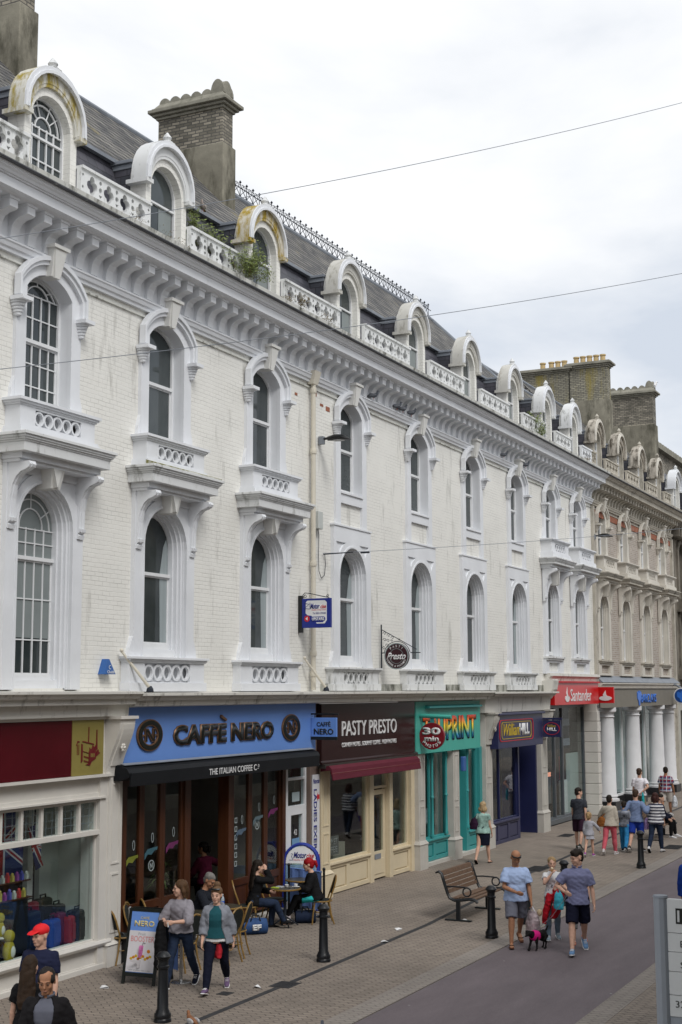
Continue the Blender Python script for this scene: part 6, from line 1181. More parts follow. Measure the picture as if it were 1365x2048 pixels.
# ================================================================ people
def voxmesh(mb, mats, vox, name, smooth=4, wrinkle=0., seed=0):
    me = mb.mesh(name, mats); o = bpy.data.objects.new('tmp', me); r = o.modifiers.new('r', 'REMESH'); r.mode = 'VOXEL'; r.voxel_size = vox; r.use_smooth_shade = True
    s = o.modifiers.new('s', 'SMOOTH'); s.factor = .5; s.iterations = smooth
    out = evald(o); bpy.data.objects.remove(o)
    if wrinkle:
        n = len(out.vertices); co = np.empty(n*3); out.vertices.foreach_get('co', co); no = np.empty(n*3); out.vertices.foreach_get('normal', no); co = co.reshape(-1, 3); no = no.reshape(-1, 3)
        d = np.array([mnoise.noise(Vector((c[0]*9+seed, c[1]*9, c[2]*16+c[0]*9)))+.5*mnoise.noise(Vector((c[0]*22+seed, c[1]*22, c[2]*30))) for c in co]); co += no*(d*wrinkle)[:, None]; out.vertices.foreach_set('co', co.ravel())
    out.materials.clear()
    for m in (mats if isinstance(mats, (list, tuple)) else [mats]): out.materials.append(m)
    out.polygons.foreach_set('use_smooth', [True]*len(out.polygons)); out.update(); return out
def vobj(name, mb, mats, parent, vox, **k):
    o = bpy.data.objects.new(name, voxmesh(mb, mats, vox, name, **k)); S.collection.objects.link(o); o.parent = parent; return o
def skinm(n, c): return M('skin '+n, c, .55, .12, 20)
SK = skinm('light', (.56, .34, .25)); SKT = skinm('tan', (.36, .18, .105)); SKD = skinm('dark', (.10, .05, .03))
def cloth(n, c, var=.1): return M('cloth '+n, c, .85, var, 6, spec=.12, bump=.25, bscale=50, bdist=.004)
def tube(mb, pts, rs, n=14):
    mb.sweep(pts, list(rs), n)
    for p, r in ((pts[0], rs[0]), (pts[-1], rs[-1])): mb.ell(p, (r, r, r), n, 8)
def ik(S_, T, l1, l2, pole):
    S_, T, pole = Vector(S_), Vector(T), Vector(pole); d = T-S_; L_ = min(d.length, (l1+l2)*.995); u = d.normalized(); T = S_+u*L_; a = (l1*l1-l2*l2+L_*L_)/(2*L_); h = math.sqrt(max(0, l1*l1-a*a)); p = (pole-u*pole.dot(u)).normalized(); return S_+u*a+p*h, T
def person(label, x, y, phi, H=1.72, bw=1., fem=False, skin=SK, lean=2, legs=((14, 2, 4, 0), (-16, 2, 12, -35)), arms=(('fk', 5, 7, 12), ('fk', 5, 7, 12)), yaw=0, pitch=5, top=None, bottom=None, shoes=None, hair=None, seat=None, jacket=None, vox=.013, face=True, group=None, head_s=1.):
    """legs: right then left: (swing, spread, knee bend, toe pitch); arms: right then left"""
    k = H/1.75; t = thing('person', label, 'person', (x, y, 0), math.radians(phi+90), group); R_ = math.radians
    l = R_(lean); sp = Vector((0, -math.sin(l), math.cos(l))); fw = Vector((0, -math.cos(l), -math.sin(l))); P = Vector((0, 0, (.94*k if seat is None else seat+.09*k)))
    J = {}; LG = [list(q) for q in legs]
    for it in range(26):
        lows = []
        for i, s in ((0, -1), (1, 1)):
            a, ab, kn, tp = [R_(v) for v in LG[i][:4]]; tw = R_(LG[i][4]) if len(LG[i]) > 4 else 0
            hip = P+Vector((s*.09*k, 0, -.03*k)); kd = Vector((s*math.sin(ab)-math.sin(tw)*math.sin(a), -math.sin(a)*math.cos(tw), -math.cos(a))).normalized(); knee = hip+kd*.43*k
            sa = a-kn; sd_ = Vector((s*math.sin(ab)*.6-math.sin(tw)*math.sin(sa), -math.sin(sa)*math.cos(tw), -math.cos(sa))).normalized(); ank = knee+sd_*.40*k
            ft = Vector((s*.12-math.sin(tw), -math.cos(tp), math.sin(tp))).normalized(); J[i] = [hip, knee, ank, ft]; lows.append(min((ank+ft*.17*k).z, (ank-ft*.05*k).z))
        if seat is not None or abs(lows[0]-lows[1]) < .008: break
        j = 0 if lows[0] < lows[1] else 1; LG[j][2] += 1.5
        if LG[j][0] > 0: LG[j][0] += .7
    lo = min(lows)-.085*k
    off = Vector((0, 0, -lo)) if seat is None else Vector((0, 0, 0))
    P = P+off
    for i in (0, 1): J[i][:3] = [v+off for v in J[i][:3]]
    tor = lambda q, f=0.: P+sp*(q*k)+fw*(f*k)
    sw = (.148 if fem else .168)*k*(.92+.08*bw)
    b = MB(); hw = 1.06 if fem else 1.
    TR = [(-.10, .135*hw, .10, 0), (-.02, .16*hw, .112, -.005), (.08, .148*hw, .105, 0), (.16, .128 if fem else .140, .098, .0), (.28, .142 if fem else .155, .108, .01), (.38, .150 if fem else .165, .108, .012), (.43, .134, .092, .0), (.465, .098, .075, -.006), (.50, .068, .062, -.01), (.535, .054, .056, -.005)]
    def torso(mb, infl, q0, q1, extra=None, gx=1., gy=1.):
        rs = [];
        for q, rx, ry, f in TR:
            if q < q0-1e-6 or q > q1+1e-6: continue
            bb = bw if q < .45 else 1; belly = (bw-1)*.35 if q < .3 else 0
            rs.append((tor(q, f+belly*.10), Vector(((rx*bb*gx)*k+infl, 0, 0)), -fw*((ry*bb*(1+belly)*gy)*k+infl)))
        return rs
    b.loft(torso(b, 0, -.10, .535), 20)
    if fem:
        for s in (-1, 1): b.ell(tor(.335, .085), (.062*k*bw, .055*k*bw, .058*k*bw))
    nk0 = tor(.50, -.005); hl = R_(lean*.4+pitch*.5); hc = tor(.668, .014)+Vector((0, -math.sin(R_(pitch))*.03*k, 0)); HR = Matrix.Rotation(R_(yaw), 3, 'Z') @ Matrix.Rotation(R_(pitch), 3, 'X')
    hs = k*head_s*(1.12 if H > 1.5 else 1.75/H*.93)
    hp = lambda x_, y_, z_: hc+HR @ Vector((x_*hs, y_*hs, z_*hs))
    he = lambda mb, c, r, **kw: mb.ell(hp(*c), tuple(v*hs for v in r), kw.get('n', 18), kw.get('m', 12), HR)
    tube(b, [nk0, hp(0, .015, -.07)], [(.054 if fem else .062)*k, (.050 if fem else .060)*k])
    he(b, (0, .012, .032), (.077, .094, .084)); he(b, (0, -.026, -.03), (.065, .062, .082)); he(b, (0, -.052, -.088), (.040, .034, .030)); he(b, (0, -.01, -.075), (.055, .04, .035)); he(b, (0, -.075, .018), (.050, .018, .018)); b.sweep([hp(0, -.086, .008), hp(0, -.105, -.028), hp(0, -.088, -.035)], [.009*hs, .014*hs, .010*hs], 8)
    for s in (-1, 1): he(b, (s*.076, .012, -.008), (.010, .020, .032)); he(b, (s*.036, -.060, -.03), (.024, .020, .022))
    he(b, (0, -.083, -.062), (.022, .012, .010))
    A = {}
    for i, s in ((0, -1), (1, 1)):
        sh_ = tor(.415)+Vector((s*sw, 0, 0)); ar = arms[i]; U1, U2 = .285*k, .255*k
        if ar[0] == 'ik':
            el, wr = ik(sh_, Vector(ar[1])*k+off*0, U1, U2, ar[2] if len(ar) > 2 else (s*.4, .3, -1))
        else:
            a, ab, e_ = [R_(v) for v in ar[1:4]]; inn = R_(ar[4]) if len(ar) > 4 else 0
            el = sh_+Vector((s*math.sin(ab), -math.sin(a), -math.cos(a)*math.cos(ab))).normalized()*U1; wr = el+Vector((s*(math.sin(ab)*.35-math.sin(inn)), -math.sin(a+e_)*math.cos(inn), -math.cos(a+e_))).normalized()*U2
        fd = (wr-el).normalized(); A[i] = (sh_, el, wr, fd)
        b.ell(sh_, (.048*k, .048*k, .050*k)); tube(b, [sh_, sh_.lerp(el, .4), el], [.046*k*bw**.5, .044*k*bw**.5, .035*k]); tube(b, [el, el.lerp(wr, .3), wr], [.037*k, .039*k*bw**.3, .025*k])
        side = Vector((-s, 0, 0)); pn = (side-fd*side.dot(fd)); pn = pn.normalized() if pn.length > .1 else Vector((0, 0, -1)); wv = fd.cross(pn).normalized()
        hb = 1.*k; c1 = wr+fd*.045*hb; b.loft([(wr, wv*.026*hb, pn*.018*hb), (wr+fd*.03*hb, wv*.036*hb, pn*.018*hb), (wr+fd*.075*hb, wv*.042*hb, pn*.015*hb), (wr+fd*.09*hb, wv*.036*hb, pn*.011*hb)], 12)
        cu = R_(35)
        for fi, (o_, ln) in enumerate(((-.030, .062), (-.011, .072), (.010, .068), (.030, .052))):
            p0 = wr+fd*.085*hb+wv*o_*hb; d1 = (fd*math.cos(cu)+pn*math.sin(cu)+wv*o_*1.2).normalized(); d2 = (fd*math.cos(cu*2.1)+pn*math.sin(cu*2.1)).normalized(); p1 = p0+d1*ln*.5*hb; b.sweep([p0-fd*.01*hb, p1, p1+d2*ln*.5*hb], [.0105*hb, .0095*hb, .008*hb], 7)
        fwd_side = -1 if wv.y > 0 else 1
        p0 = wr+fd*.03*hb+wv*(fwd_side*.028)*hb; b.sweep([p0, p0+fd*.03*hb+wv*fwd_side*.016*hb+pn*.012*hb, p0+fd*.058*hb+wv*fwd_side*.012*hb+pn*.024*hb], [.014*hb, .011*hb, .009*hb], 7)
    LR = (.082*bw**.8 if not fem else .085*bw, .056*bw**.4, .050, .036)
    for i, s in ((0, -1), (1, 1)):
        hip, kn, an, ft = J[i]; tube(b, [hip, hip.lerp(kn, .45), kn], [LR[0]*k, LR[0]*.86*k, LR[1]*k]); tube(b, [kn, kn.lerp(an, .3)+Vector((0, .008*k, 0)), kn.lerp(an, .75), an], [LR[1]*.95*k, LR[1]*.98*k, .040*k, LR[3]*k]); b.ell(hip+Vector((0, .03*k, -.0)), (.09*k*bw, .085*k*bw, .10*k))
        up_ = Vector((0, 0, 1)); sx_ = ft.cross(up_).normalized(); u2 = sx_.cross(ft).normalized(); an_ = an-u2*.035*k
        b.loft([(an_-ft*.055*k, sx_*.025*k, u2*.02*k), (an_-ft*.03*k-u2*.012*k, sx_*.034*k, u2*.034*k), (an_+ft*.05*k-u2*.012*k, sx_*.036*k, u2*.035*k), (an_+ft*.12*k-u2*.025*k, sx_*.044*k, u2*.020*k), (an_+ft*.175*k-u2*.03*k, sx_*.036*k, u2*.012*k)], 12)
        J[i] += [sx_, u2, an_]
    body = vobj('body', b, skin, t, vox*.72, smooth=3)
    # clothes
    def sleeves(mb, n_, infl, i_=(0, 1), loose=1.):
        for i in i_:
            sh_, el, wr, fd = A[i]; r0, r1, r2 = .047*k*bw**.5+infl*.75, (.043*k*bw**.3+infl)*loose, (.032*k+infl)*loose; rm = (.046*k*bw**.5+infl)*loose
            mb.ell(sh_, (r0, r0, r0)); ins = tor(.40, 0)+(sh_-tor(.415))*.5
            tube(mb, [ins, sh_], [r0*1.05, r0])
            if n_ <= 1: mb.sweep([sh_, sh_.lerp(el, n_*.35), sh_.lerp(el, n_)], [r0, rm*1.0, rm*1.02], 14)
            else: mb.sweep([sh_, sh_.lerp(el, .35), el], [r0, rm, r1], 14); mb.ell(el, (r1, r1, r1)); mb.sweep([el, el.lerp(wr, n_-1)], [r1, r1+(r2-r1)*(n_-1)], 14)
    if top:
        m, q0, sl = top['m'], top.get('hem', -.08), top.get('sleeve', .55); infl = top.get('fit', .014)*k; c = MB(); rs = torso(c, infl, .04, .455); rs = [(tor(q0, 0), Vector((.168*hw*bw*k+infl*1.6, 0, 0)), -fw*(.128*bw*k+infl*1.6)), (tor(q0*.4, 0), Vector((.166*hw*bw*k+infl*1.4, 0, 0)), -fw*(.126*bw*k+infl*1.4))]+rs
        rs += [(tor(.48, -.006), Vector((.088*k+infl*.6, 0, 0)), -fw*(.068*k+infl*.5)), (tor(.50, -.008), Vector((.074*k, 0, 0)), -fw*.068*k)]
        c.loft(rs, 22)
        if fem:
            for s in (-1, 1): c.ell(tor(.335, .085), (.064*k*bw+infl*.8, .056*k*bw+infl*.8, .062*k*bw+infl*.8))
        if bw > 1.05 and not fem: c.ell(tor(.12, .06), (.13*bw*k+infl, .085*bw*k+infl, .15*k))
        if not jacket: sleeves(c, sl, infl+.004*k, loose=top.get('loose', 1.))
        to_ = vobj(top.get('name', 'shirt'), c, m, t, vox, smooth=3, wrinkle=(.010 if not jacket else .003)*k, seed=x)
        if top.get('collar'):
            cc = MB(); cc.sweep([nk0+Vector((.072*k*math.cos(a), .066*k*math.sin(a)*1.-.0, .012*k*math.sin(a)+.018*k)) for a in np.linspace(-PI*.42, PI*1.42, 17)], .014*k, 7, flat=1.6); cc.obj('collar', top.get('cm', m), to_, True)
        if top.get('white_hem'):
            cc = MB(); cc.loft([(tor(q0-.055, 0), Vector((.172*hw*bw*k+infl, 0, 0)), -fw*(.12*bw*k+infl)), (tor(q0+.02, 0), Vector((.166*hw*bw*k+infl, 0, 0)), -fw*(.118*bw*k+infl))], 20); vobj('undershirt', cc, m_wt, t, vox, wrinkle=.003)
    if jacket:
        infl = jacket.get('fit', .032)*k+.014*k; th = .03*k; c = MB(); A0 = R_(jacket.get('open', 38)); q0 = jacket.get('hem', -.10); rs = torso(c, infl, .04, .455); rs = [(tor(q0, 0), Vector((.176*hw*bw*k+infl*1.5, 0, 0)), -fw*(.130*bw*k+infl*1.5)), (tor(q0*.4, 0), Vector((.172*hw*bw*k+infl*1.3, 0, 0)), -fw*(.128*bw*k+infl*1.3))]+rs
        rs += [(tor(.475, -.006), Vector((.10*k+infl*.6, 0, 0)), -fw*(.075*k+infl*.5)), (tor(.51, -.01), Vector((.086*k, 0, 0)), -fw*.080*k)]
        vs = []; fs = []; n = 20; ring = []
        for ri, (cc_, a_, b_) in enumerate(rs):
            op = A0*(1-.55*ri/len(rs)) if jacket.get('v', 0) == 0 else A0*(.25+.75*ri/len(rs))
            g = np.linspace(-PI/2+op, PI*1.5-op, n)    # front is at -90 deg (fw)
            out_ = [cc_+a_*math.cos(q)+b_*math.sin(q) for q in g]; inn_ = [cc_+(a_*(1-th/a_.length))*math.cos(q)+(b_*(1-th/b_.length))*math.sin(q) for q in g[::-1]]; ring.append(out_+inn_)
        m2 = len(ring[0])
        for r_ in ring: vs += r_
        for i in range(len(ring)-1):
            for j in range(m2): j2 = (j+1) % m2; fs.append((i*m2+j, i*m2+j2, (i+1)*m2+j2, (i+1)*m2+j))
        for base in (0, (len(ring)-1)*m2):
            for j in range(n-1): fs.append((base+j, base+j+1, base+m2-2-j, base+m2-1-j))
        c.add(vs, fs); sleeves(c, jacket.get('sleeve', 1.95), infl+.004*k)
        if fem:
            pass
        ja = vobj('jacket', c, jacket['m'], t, vox, smooth=2, wrinkle=.010*k, seed=y)
        if jacket.get('hood'): cc = MB(); cc.sweep([tor(.47, -.02)+Vector((.105*k*math.cos(a), .10*k*math.sin(a)+.02, .03*k*math.sin(a)+.01)) for a in np.linspace(-.5, PI+.5, 13)], [.02*k]+[.034*k]*11+[.02*k], 8); cc.obj('hood', jacket['m'], ja, True)
        if jacket.get('lapel'):
            for s in (-1, 1): cc = MB(); cc.sweep([tor(.50, .05)+Vector((s*.065*k, 0, 0)), tor(.38, .135)+Vector((s*.075*k, 0, 0)), tor(.2, .15)+Vector((s*.03*k, 0, 0))], [.018*k, .03*k, .008*k], 8, flat=.35); cc.obj('lapel', jacket['m'], ja, True)
    if bottom:
        m, kd = bottom['m'], bottom['kind']; c = MB(); lo_ = bottom.get('loose', 1.); infl = .012*k
        c.loft([(tor(.13), Vector((.142*hw*bw*k+infl, 0, 0)), -fw*(.105*bw*k+infl)), (tor(.05), Vector((.155*hw*bw*k+infl, 0, 0)), -fw*(.110*bw*k+infl)), (tor(-.04), Vector((.160*hw*bw*k+infl, 0, 0)), -fw*(.115*bw*k+infl)), (tor(-.10), Vector((.150*hw*bw*k+infl, 0, 0)), -fw*(.105*bw*k+infl))], 20)
        c.ell(P+Vector((0, .01*k, -.075*k)), (.105*k*bw, .095*k*bw, .085*k))
        if kd == 'skirt':
            L_ = bottom.get('len', .4); c.loft([(tor(-.03), Vector((.165*hw*bw*k+infl, 0, 0)), Vector((0, (.118*bw*k+infl), 0))), (P+Vector((0, 0, -L_*.5*k)), Vector((.165*hw*bw*k+infl, 0, 0)), Vector((0, .125*k+infl, 0))), (P+Vector((0, 0, -L_*k)), Vector((.16*hw*bw*lo_*k+infl, 0, 0)), Vector((0, .13*lo_*k+infl, 0)))], 20)
        else:
            f_ = {'shorts': .93, 'long': 2., 'capri': 1.5, 'mini': .55}[kd] if 'f' not in bottom else bottom['f']
            for i in (0, 1):
                hip, kn, an = J[i][:3]; r0, r1, r2 = LR[0]*k*1.04+infl*lo_, LR[1]*k*1.05+infl*lo_*1.1, LR[3]*k+infl*lo_*1.2
                if kd in ('shorts', 'mini'): r1 = LR[0]*.82*k+infl*lo_*1.5
                c.ell(hip, (r0, r0, r0)); c.ell(hip+Vector((0, .03*k, 0)), (.095*k*bw+infl*.6, .09*k*bw+infl*.6, .11*k))
                if f_ <= 1: c.sweep([hip, hip.lerp(kn, f_)], [r0, r0+(r1-r0)*f_], 16)
                else:
                    c.sweep([hip, hip.lerp(kn, .5), kn], [r0, (r0*.92+r1)/2+.006, r1], 16); c.ell(kn, (r1, r1, r1)); e2 = kn.lerp(an, (f_-1)*1.02); c.sweep([kn, kn.lerp(e2, .4)+Vector((0, .006*k, 0)), e2], [r1, r1*.98, r1+(r2-r1)*(f_-1)], 16)
        vobj({'skirt': 'skirt', 'shorts': 'shorts', 'mini': 'shorts'}.get(kd, 'trousers'), c, m, t, vox, smooth=3, wrinkle=.007*k, seed=x+3)
        if bottom.get('belt'): c = MB(); c.loft([(tor(.09), Vector((.152*bw*k+.02*k, 0, 0)), -fw*(.108*bw*k+.02*k)), (tor(.115), Vector((.15*bw*k+.02*k, 0, 0)), -fw*(.108*bw*k+.02*k))], 20); c.obj('belt', bottom['belt'], t, True)
    if shoes:
        for i in (0, 1):
            hip, kn, an, ft, sx_, u2, an_ = J[i]; c = MB(); z_ = -u2*.012*k
            if shoes.get('kind') != 'flip':
                c.loft([(an_-ft*.068*k+z_, sx_*.026*k, u2*.030*k), (an_-ft*.045*k+u2*.01*k, sx_*.039*k, u2*.052*k), (an_+ft*.02*k+u2*.008*k, sx_*.042*k, u2*.052*k), (an_+ft*.08*k-u2*.008*k, sx_*.045*k, u2*.036*k), (an_+ft*.14*k-u2*.02*k, sx_*.047*k, u2*.025*k), (an_+ft*.195*k-u2*.026*k, sx_*.034*k, u2*.016*k)], 16)
                so_ = vobj('shoe', c, shoes['m'], t, .009, smooth=2)
            else:
                so_ = MB().sweep([an_+ft*.11*k-u2*.01*k+sx_*.05*k, an_+ft*.14*k+u2*.006*k, an_+ft*.11*k-u2*.01*k-sx_*.05*k], .006*k, 6).obj('strap', shoes['m'], t, True)
            c = MB(); c.loft([(an_-ft*.072*k-u2*.045*k, sx_*.028*k, u2*.011*k), (an_-ft*.04*k-u2*.045*k, sx_*.043*k, u2*.012*k), (an_+ft*.06*k-u2*.045*k, sx_*.044*k, u2*.011*k), (an_+ft*.14*k-u2*.045*k, sx_*.050*k, u2*.011*k), (an_+ft*.205*k-u2*.043*k, sx_*.034*k, u2*.009*k)], 16); c.obj('sole', shoes.get('sole', m_wt), so_, True)
            if shoes.get('laces'): c = MB(); [c.sweep([an_+ft*(.05+.028*j)*k+u2*(.038-.009*j)*k+sx_*.026*k, an_+ft*(.055+.028*j)*k+u2*(.045-.009*j)*k, an_+ft*(.05+.028*j)*k+u2*(.038-.009*j)*k-sx_*.026*k], .005*k, 5) for j in range(3)]; c.obj('laces', m_wt, so_)
    if hair:
        kd, m = hair; c = MB()
        if kd == 'short': he(c, (0, .017, .046), (.081, .098, .083)); he(c, (0, .05, -.01), (.070, .062, .075))
        elif kd == 'thin': he(c, (0, .024, .042), (.081, .092, .083)); [he(c, (s_*.055, .0, .03), (.030, .06, .045)) for s_ in (-1, 1)]; he(c, (0, .05, -.02), (.068, .058, .055))
        elif kd == 'quiff': he(c, (0, .017, .048), (.081, .098, .084)); he(c, (0, -.052, .095), (.045, .036, .028)); he(c, (0, .05, -.01), (.070, .062, .075))
        elif kd in ('bob', 'long', 'bun', 'pony', 'tied', 'curly'):
            he(c, (0, .022, .045), (.086, .100, .086)); he(c, (0, .055, -.01), (.076, .064, .085))
            if kd == 'bob':
                for s in (-1, 1): c.sweep([hp(s*.062, .01, .04), hp(s*.083, .03, -.04), hp(s*.07, .05, -.13)], [.03*hs, .034*hs, .022*hs], 10)
                c.sweep([hp(0, .07, .03), hp(0, .085, -.05), hp(0, .07, -.14)], [.05*hs, .055*hs, .04*hs], 12)
            if kd == 'curly': [he(c, (.075*math.cos(a), .03+.05*math.sin(a)*.8, -.06), (.045, .045, .07)) for a in np.linspace(0, PI, 6)]; he(c, (0, .02, .07), (.088, .1, .07))
            if kd == 'long':
                c.loft([(hp(0, .06, .06), HR @ Vector((.075*hs, 0, 0)), HR @ Vector((0, .05*hs, 0))), (hp(0, .085, -.06), HR @ Vector((.088*hs, 0, 0)), HR @ Vector((0, .045*hs, 0))), (hp(0, .09, -.2), HR @ Vector((.10*hs, 0, 0)), HR @ Vector((0, .04*hs, 0))), (hp(0, .10, -.36), HR @ Vector((.105*hs, 0, 0)), HR @ Vector((0, .03*hs, 0))), (hp(0, .10, -.43), HR @ Vector((.08*hs, 0, 0)), HR @ Vector((0, .018*hs, 0)))], 18)
            if kd == 'bun': he(c, (0, .05, .145), (.055, .055, .05))
            if kd in ('pony', 'tied'): c.sweep([hp(0, .10, .04), hp(0, .15, .02), hp(.01, .155, -.06), hp(.015, .14, -.17 if kd == 'pony' else -.10)], [.02*hs, .034*hs, .032*hs, .010*hs], 10)
        elif kd == 'cap':
            he(c, (0, .012, .052), (.087, .102, .072))
        ho = vobj('cap' if kd == 'cap' else 'hair', c, m, t, .009 if vox < .014 else .012, smooth=2, wrinkle=.007 if kd != 'cap' else 0)
        if kd == 'cap':
            c = MB(); c.loft([(hp(0, -.06, .06), HR @ Vector((.065*hs, 0, 0)), HR @ Vector((0, .01*hs, .012*hs))), (hp(0, -.11, .052), HR @ Vector((.066*hs, 0, 0)), HR @ Vector((0, .01*hs, .006*hs))), (hp(0, -.15, .040), HR @ Vector((.045*hs, 0, 0)), HR @ Vector((0, .005*hs, .004*hs)))], 16); c.obj('peak', m, ho, True); MB().ell(hp(0, .01, .128), (.008, .008, .006)).obj('cap_button', m, ho)
    if face:
        for s in (-1, 1):
            c = MB(); he(c, (s*.030, -.080, .004), (.013, .008, .0075), n=10, m=6); e_ = c.obj('eye', M('eye in socket shade', (.13, .095, .08), .3), t, 'all'); c = MB(); he(c, (s*.030, -.0865, .004), (.006, .004, .0065), n=8, m=5); c.obj('iris', M('iris', (.03, .02, .015), .2), e_, 'all')  # eyeballs coloured dark, socket shade painted into them
            c = MB(); c.sweep([hp(s*.014, -.092, .024), hp(s*.032, -.089, .030), hp(s*.05, -.076, .024)], [.0028*hs, .0032*hs, .0015*hs], 6); c.obj('eyebrow', hair[1] if hair and hair[0] != 'cap' else M('brow brown', (.08, .05, .03), .8), t, True)
        c = MB(); c.sweep([hp(-.023, -.086, -.062), hp(-.008, -.096, -.058), hp(.008, -.096, -.058), hp(.023, -.086, -.062)], [.003*hs, .0065*hs, .0065*hs, .003*hs], 7); c.obj('lips', M('lips '+skin.name+str(fem), (.36, .15, .12) if fem else (.27, .13, .09), .4), t, True)
    W_ = lambda v: Matrix.Rotation(math.radians(phi+90), 3, 'Z') @ Vector(v)+Vector((x, y, 0))
    return dict(t=t, hand=[W_(A[i][2]+A[i][3]*.09*k) for i in (0, 1)], wrist=[W_(A[i][2]) for i in (0, 1)], head=W_(hc), hp=lambda a, b_, c_: W_(hp(a, b_, c_)), tor=lambda q, f=0, sx=0: W_(tor(q, f)+Vector((sx, 0, 0))), k=k)
def hm(n, c): return M('hair '+n, c, .6, .3, 30, zstretch=.2, bump=.4, bscale=60)
H_BR, H_DK, H_BL, H_GY, H_RD = hm('brown', (.075, .04, .02)), hm('dark', (.018, .013, .01)), hm('blonde', (.30, .20, .10)), hm('grey', (.17, .16, .15)), hm('red', (.28, .008, .012))
denim = cloth('dark denim', (.018, .028, .055), .25); navyc = cloth('navy', (.008, .010, .022)); blackc = cloth('black', (.008, .008, .009)); whitec = cloth('white', (.62, .62, .63), .03)
greym = cloth('lilac grey', (.24, .225, .25), .06)
F0 = ('fk', 5, 8, 12)
# walking women
w1 = person('woman in a lilac grey top and jeans carrying a black bag, looking left', 19.0, 12.02, 188, 1.68, 1.0, True, SK, 3, ((22, 3, 6, 5), (-20, 2, 14, -25)), (('ik', (-.16, -.30, 1.06), (-.6, .3, -.6)), ('ik', (.02, -.34, 1.08), (.7, .2, -.7))), -55, 2, dict(m=greym, hem=-.03, sleeve=1.25, fit=.03, loose=1.15), dict(kind='long', m=denim), dict(m=navyc, laces=True), ('bob', H_BR), vox=.011)
teal = cloth('teal blouse', (.015, .075, .09)); ghood = cloth('grey jersey', (.20, .21, .24), .08)
w2 = person('woman in an open grey hoodie and teal blouse with her hair in a bun', 18.98, 11.36, 203, 1.62, 1.24, True, SK, 2, ((24, 3, 4, 14), (-20, 3, 16, -30)), (('fk', 8, 10, 22), ('fk', -12, 20, 14)), -8, 4, dict(m=teal, hem=-.02, sleeve=.4, fit=.018, white_hem=True, name='blouse'), dict(kind='long', m=navyc), dict(m=cloth('purple canvas', (.14, .09, .17)), laces=True), ('bun', hm('light brown', (.13, .075, .04))), jacket=dict(m=ghood, sleeve=1.55, open=44, hood=True, fit=.024), vox=.011)
MB().sweep([w2['hp'](-.07, -.055, .095), w2['hp'](-.03, -.085, .10), w2['hp'](.03, -.085, .10), w2['hp'](.07, -.055, .095)], .014, 7).obj('sunglasses', m_black, None, True)
sg = bpy.data.objects['sunglasses']; tag(sg, 'dark sunglasses pushed up on the hair of the woman in the hoodie', 'sunglasses')
def bag_obj(name, label, c, w, d, h, m, handle=None, hm_=None, vox=.013, rz=0., cat='bag'):
    t = thing(name, label, cat, c, rz); b = MB(); b.loft([((0, 0, 0), (w*.42, 0, 0), (0, d*.4, 0)), ((0, 0, .04*h), (w*.5, 0, 0), (0, d*.5, 0)), ((0, 0, h*.5), (w*.5, 0, 0), (0, d*.5, 0)), ((0, 0, h*.85), (w*.42, 0, 0), (0, d*.32, 0)), ((0, 0, h), (w*.34, 0, 0), (0, d*.12, 0))], 16); vobj('bag_body', b, m, t, vox, smooth=2, wrinkle=.012)
    if handle: R3 = Matrix.Rotation(-rz, 3, 'Z'); H_ = R3 @ (Vector(handle)-Vector(c)); MB().sweep([(-w*.25, 0, h*.95), (H_.x, H_.y, H_.z), (w*.25, 0, h*.95)], [.012, .014, .012], 7).obj('handles', hm_ or m, t, True)
    return t
hd = w1['wrist'][0]; bag_obj('shoulder_bag', 'bulky black bag with a draped coat held by the woman in the lilac top', (hd.x-.05, hd.y+.03, .36), .34, .20, .70, blackc, tuple(hd), rz=.4)
MB().obox(tuple(w1['hand'][1]+Vector((0, 0, -.03))), (.012, 0, 0), (0, .006, 0), (0, 0, .035)).obj('phone', m_wt); tag(bpy.data.objects['phone.001'] if 'phone.001' in bpy.data.objects else bpy.data.objects['phone'], 'white phone in the hand of the woman in the lilac top', 'phone')
hd = w2['hand'][0]; bag_obj('handbag', 'bright red bag hanging behind the woman in the grey hoodie', (hd.x+.30, hd.y-.10, .50), .30, .13, .34, cloth('red leather', (.40, .02, .03)), (hd.x+.12, hd.y-.04, .90), rz=.9)
# men and woman lower left
px_ = person('man in a red baseball cap and navy t-shirt beside the gift shop window', 14.32, 11.10, 196, 1.74, 1.12, False, SK, 2, arms=(F0, F0), yaw=-28, pitch=6, top=dict(m=cloth('navy tee', (.014, .017, .042)), sleeve=.75, fit=.022, hem=-.1), bottom=dict(kind='shorts', m=cloth('beige', (.3, .26, .2))), shoes=dict(m=whitec), hair=('cap', M('red cap', (.62, .02, .025), .6, .05)), vox=.0105)
q = MB(); 
for s_, z_ in ((.06, .30), (.09, .27), (.05, .24), (.1, .33), (.075, .2)): q.ell(px_['tor'](z_, .142, -s_), (.03, .012, .022), 8, 6)
q.obj('printed_motif', M('print white', (.4, .42, .5), .7), px_['t']); bpy.data.objects[q and px_['t'].children[-1].name] if False else None
lw = [o_ for o_ in bpy.data.objects if o_.name.startswith('printed_motif')][0]; lw.matrix_parent_inverse = Matrix.Translation(px_['t'].location).inverted() if False else Matrix.Identity(4)
lw.parent = px_['t']; lw.matrix_parent_inverse = (Matrix.Translation(px_['t'].location) @ Matrix.Rotation(px_['t'].rotation_euler.z, 4, 'Z')).inverted()
dkw = person('woman with long straight dark hair seen from behind, in black', 12.98, 10.22, 20, 1.64, 1., True, SK, 2, arms=(('fk', 4, 9, 10), ('fk', 4, 12, 12)), top=dict(m=blackc, sleeve=.55, fit=.02, hem=-.1), bottom=dict(kind='long', m=blackc), shoes=dict(m=blackc), hair=('long', hm('very dark brown', (.03, .018, .011))), vox=.0105, face=False)
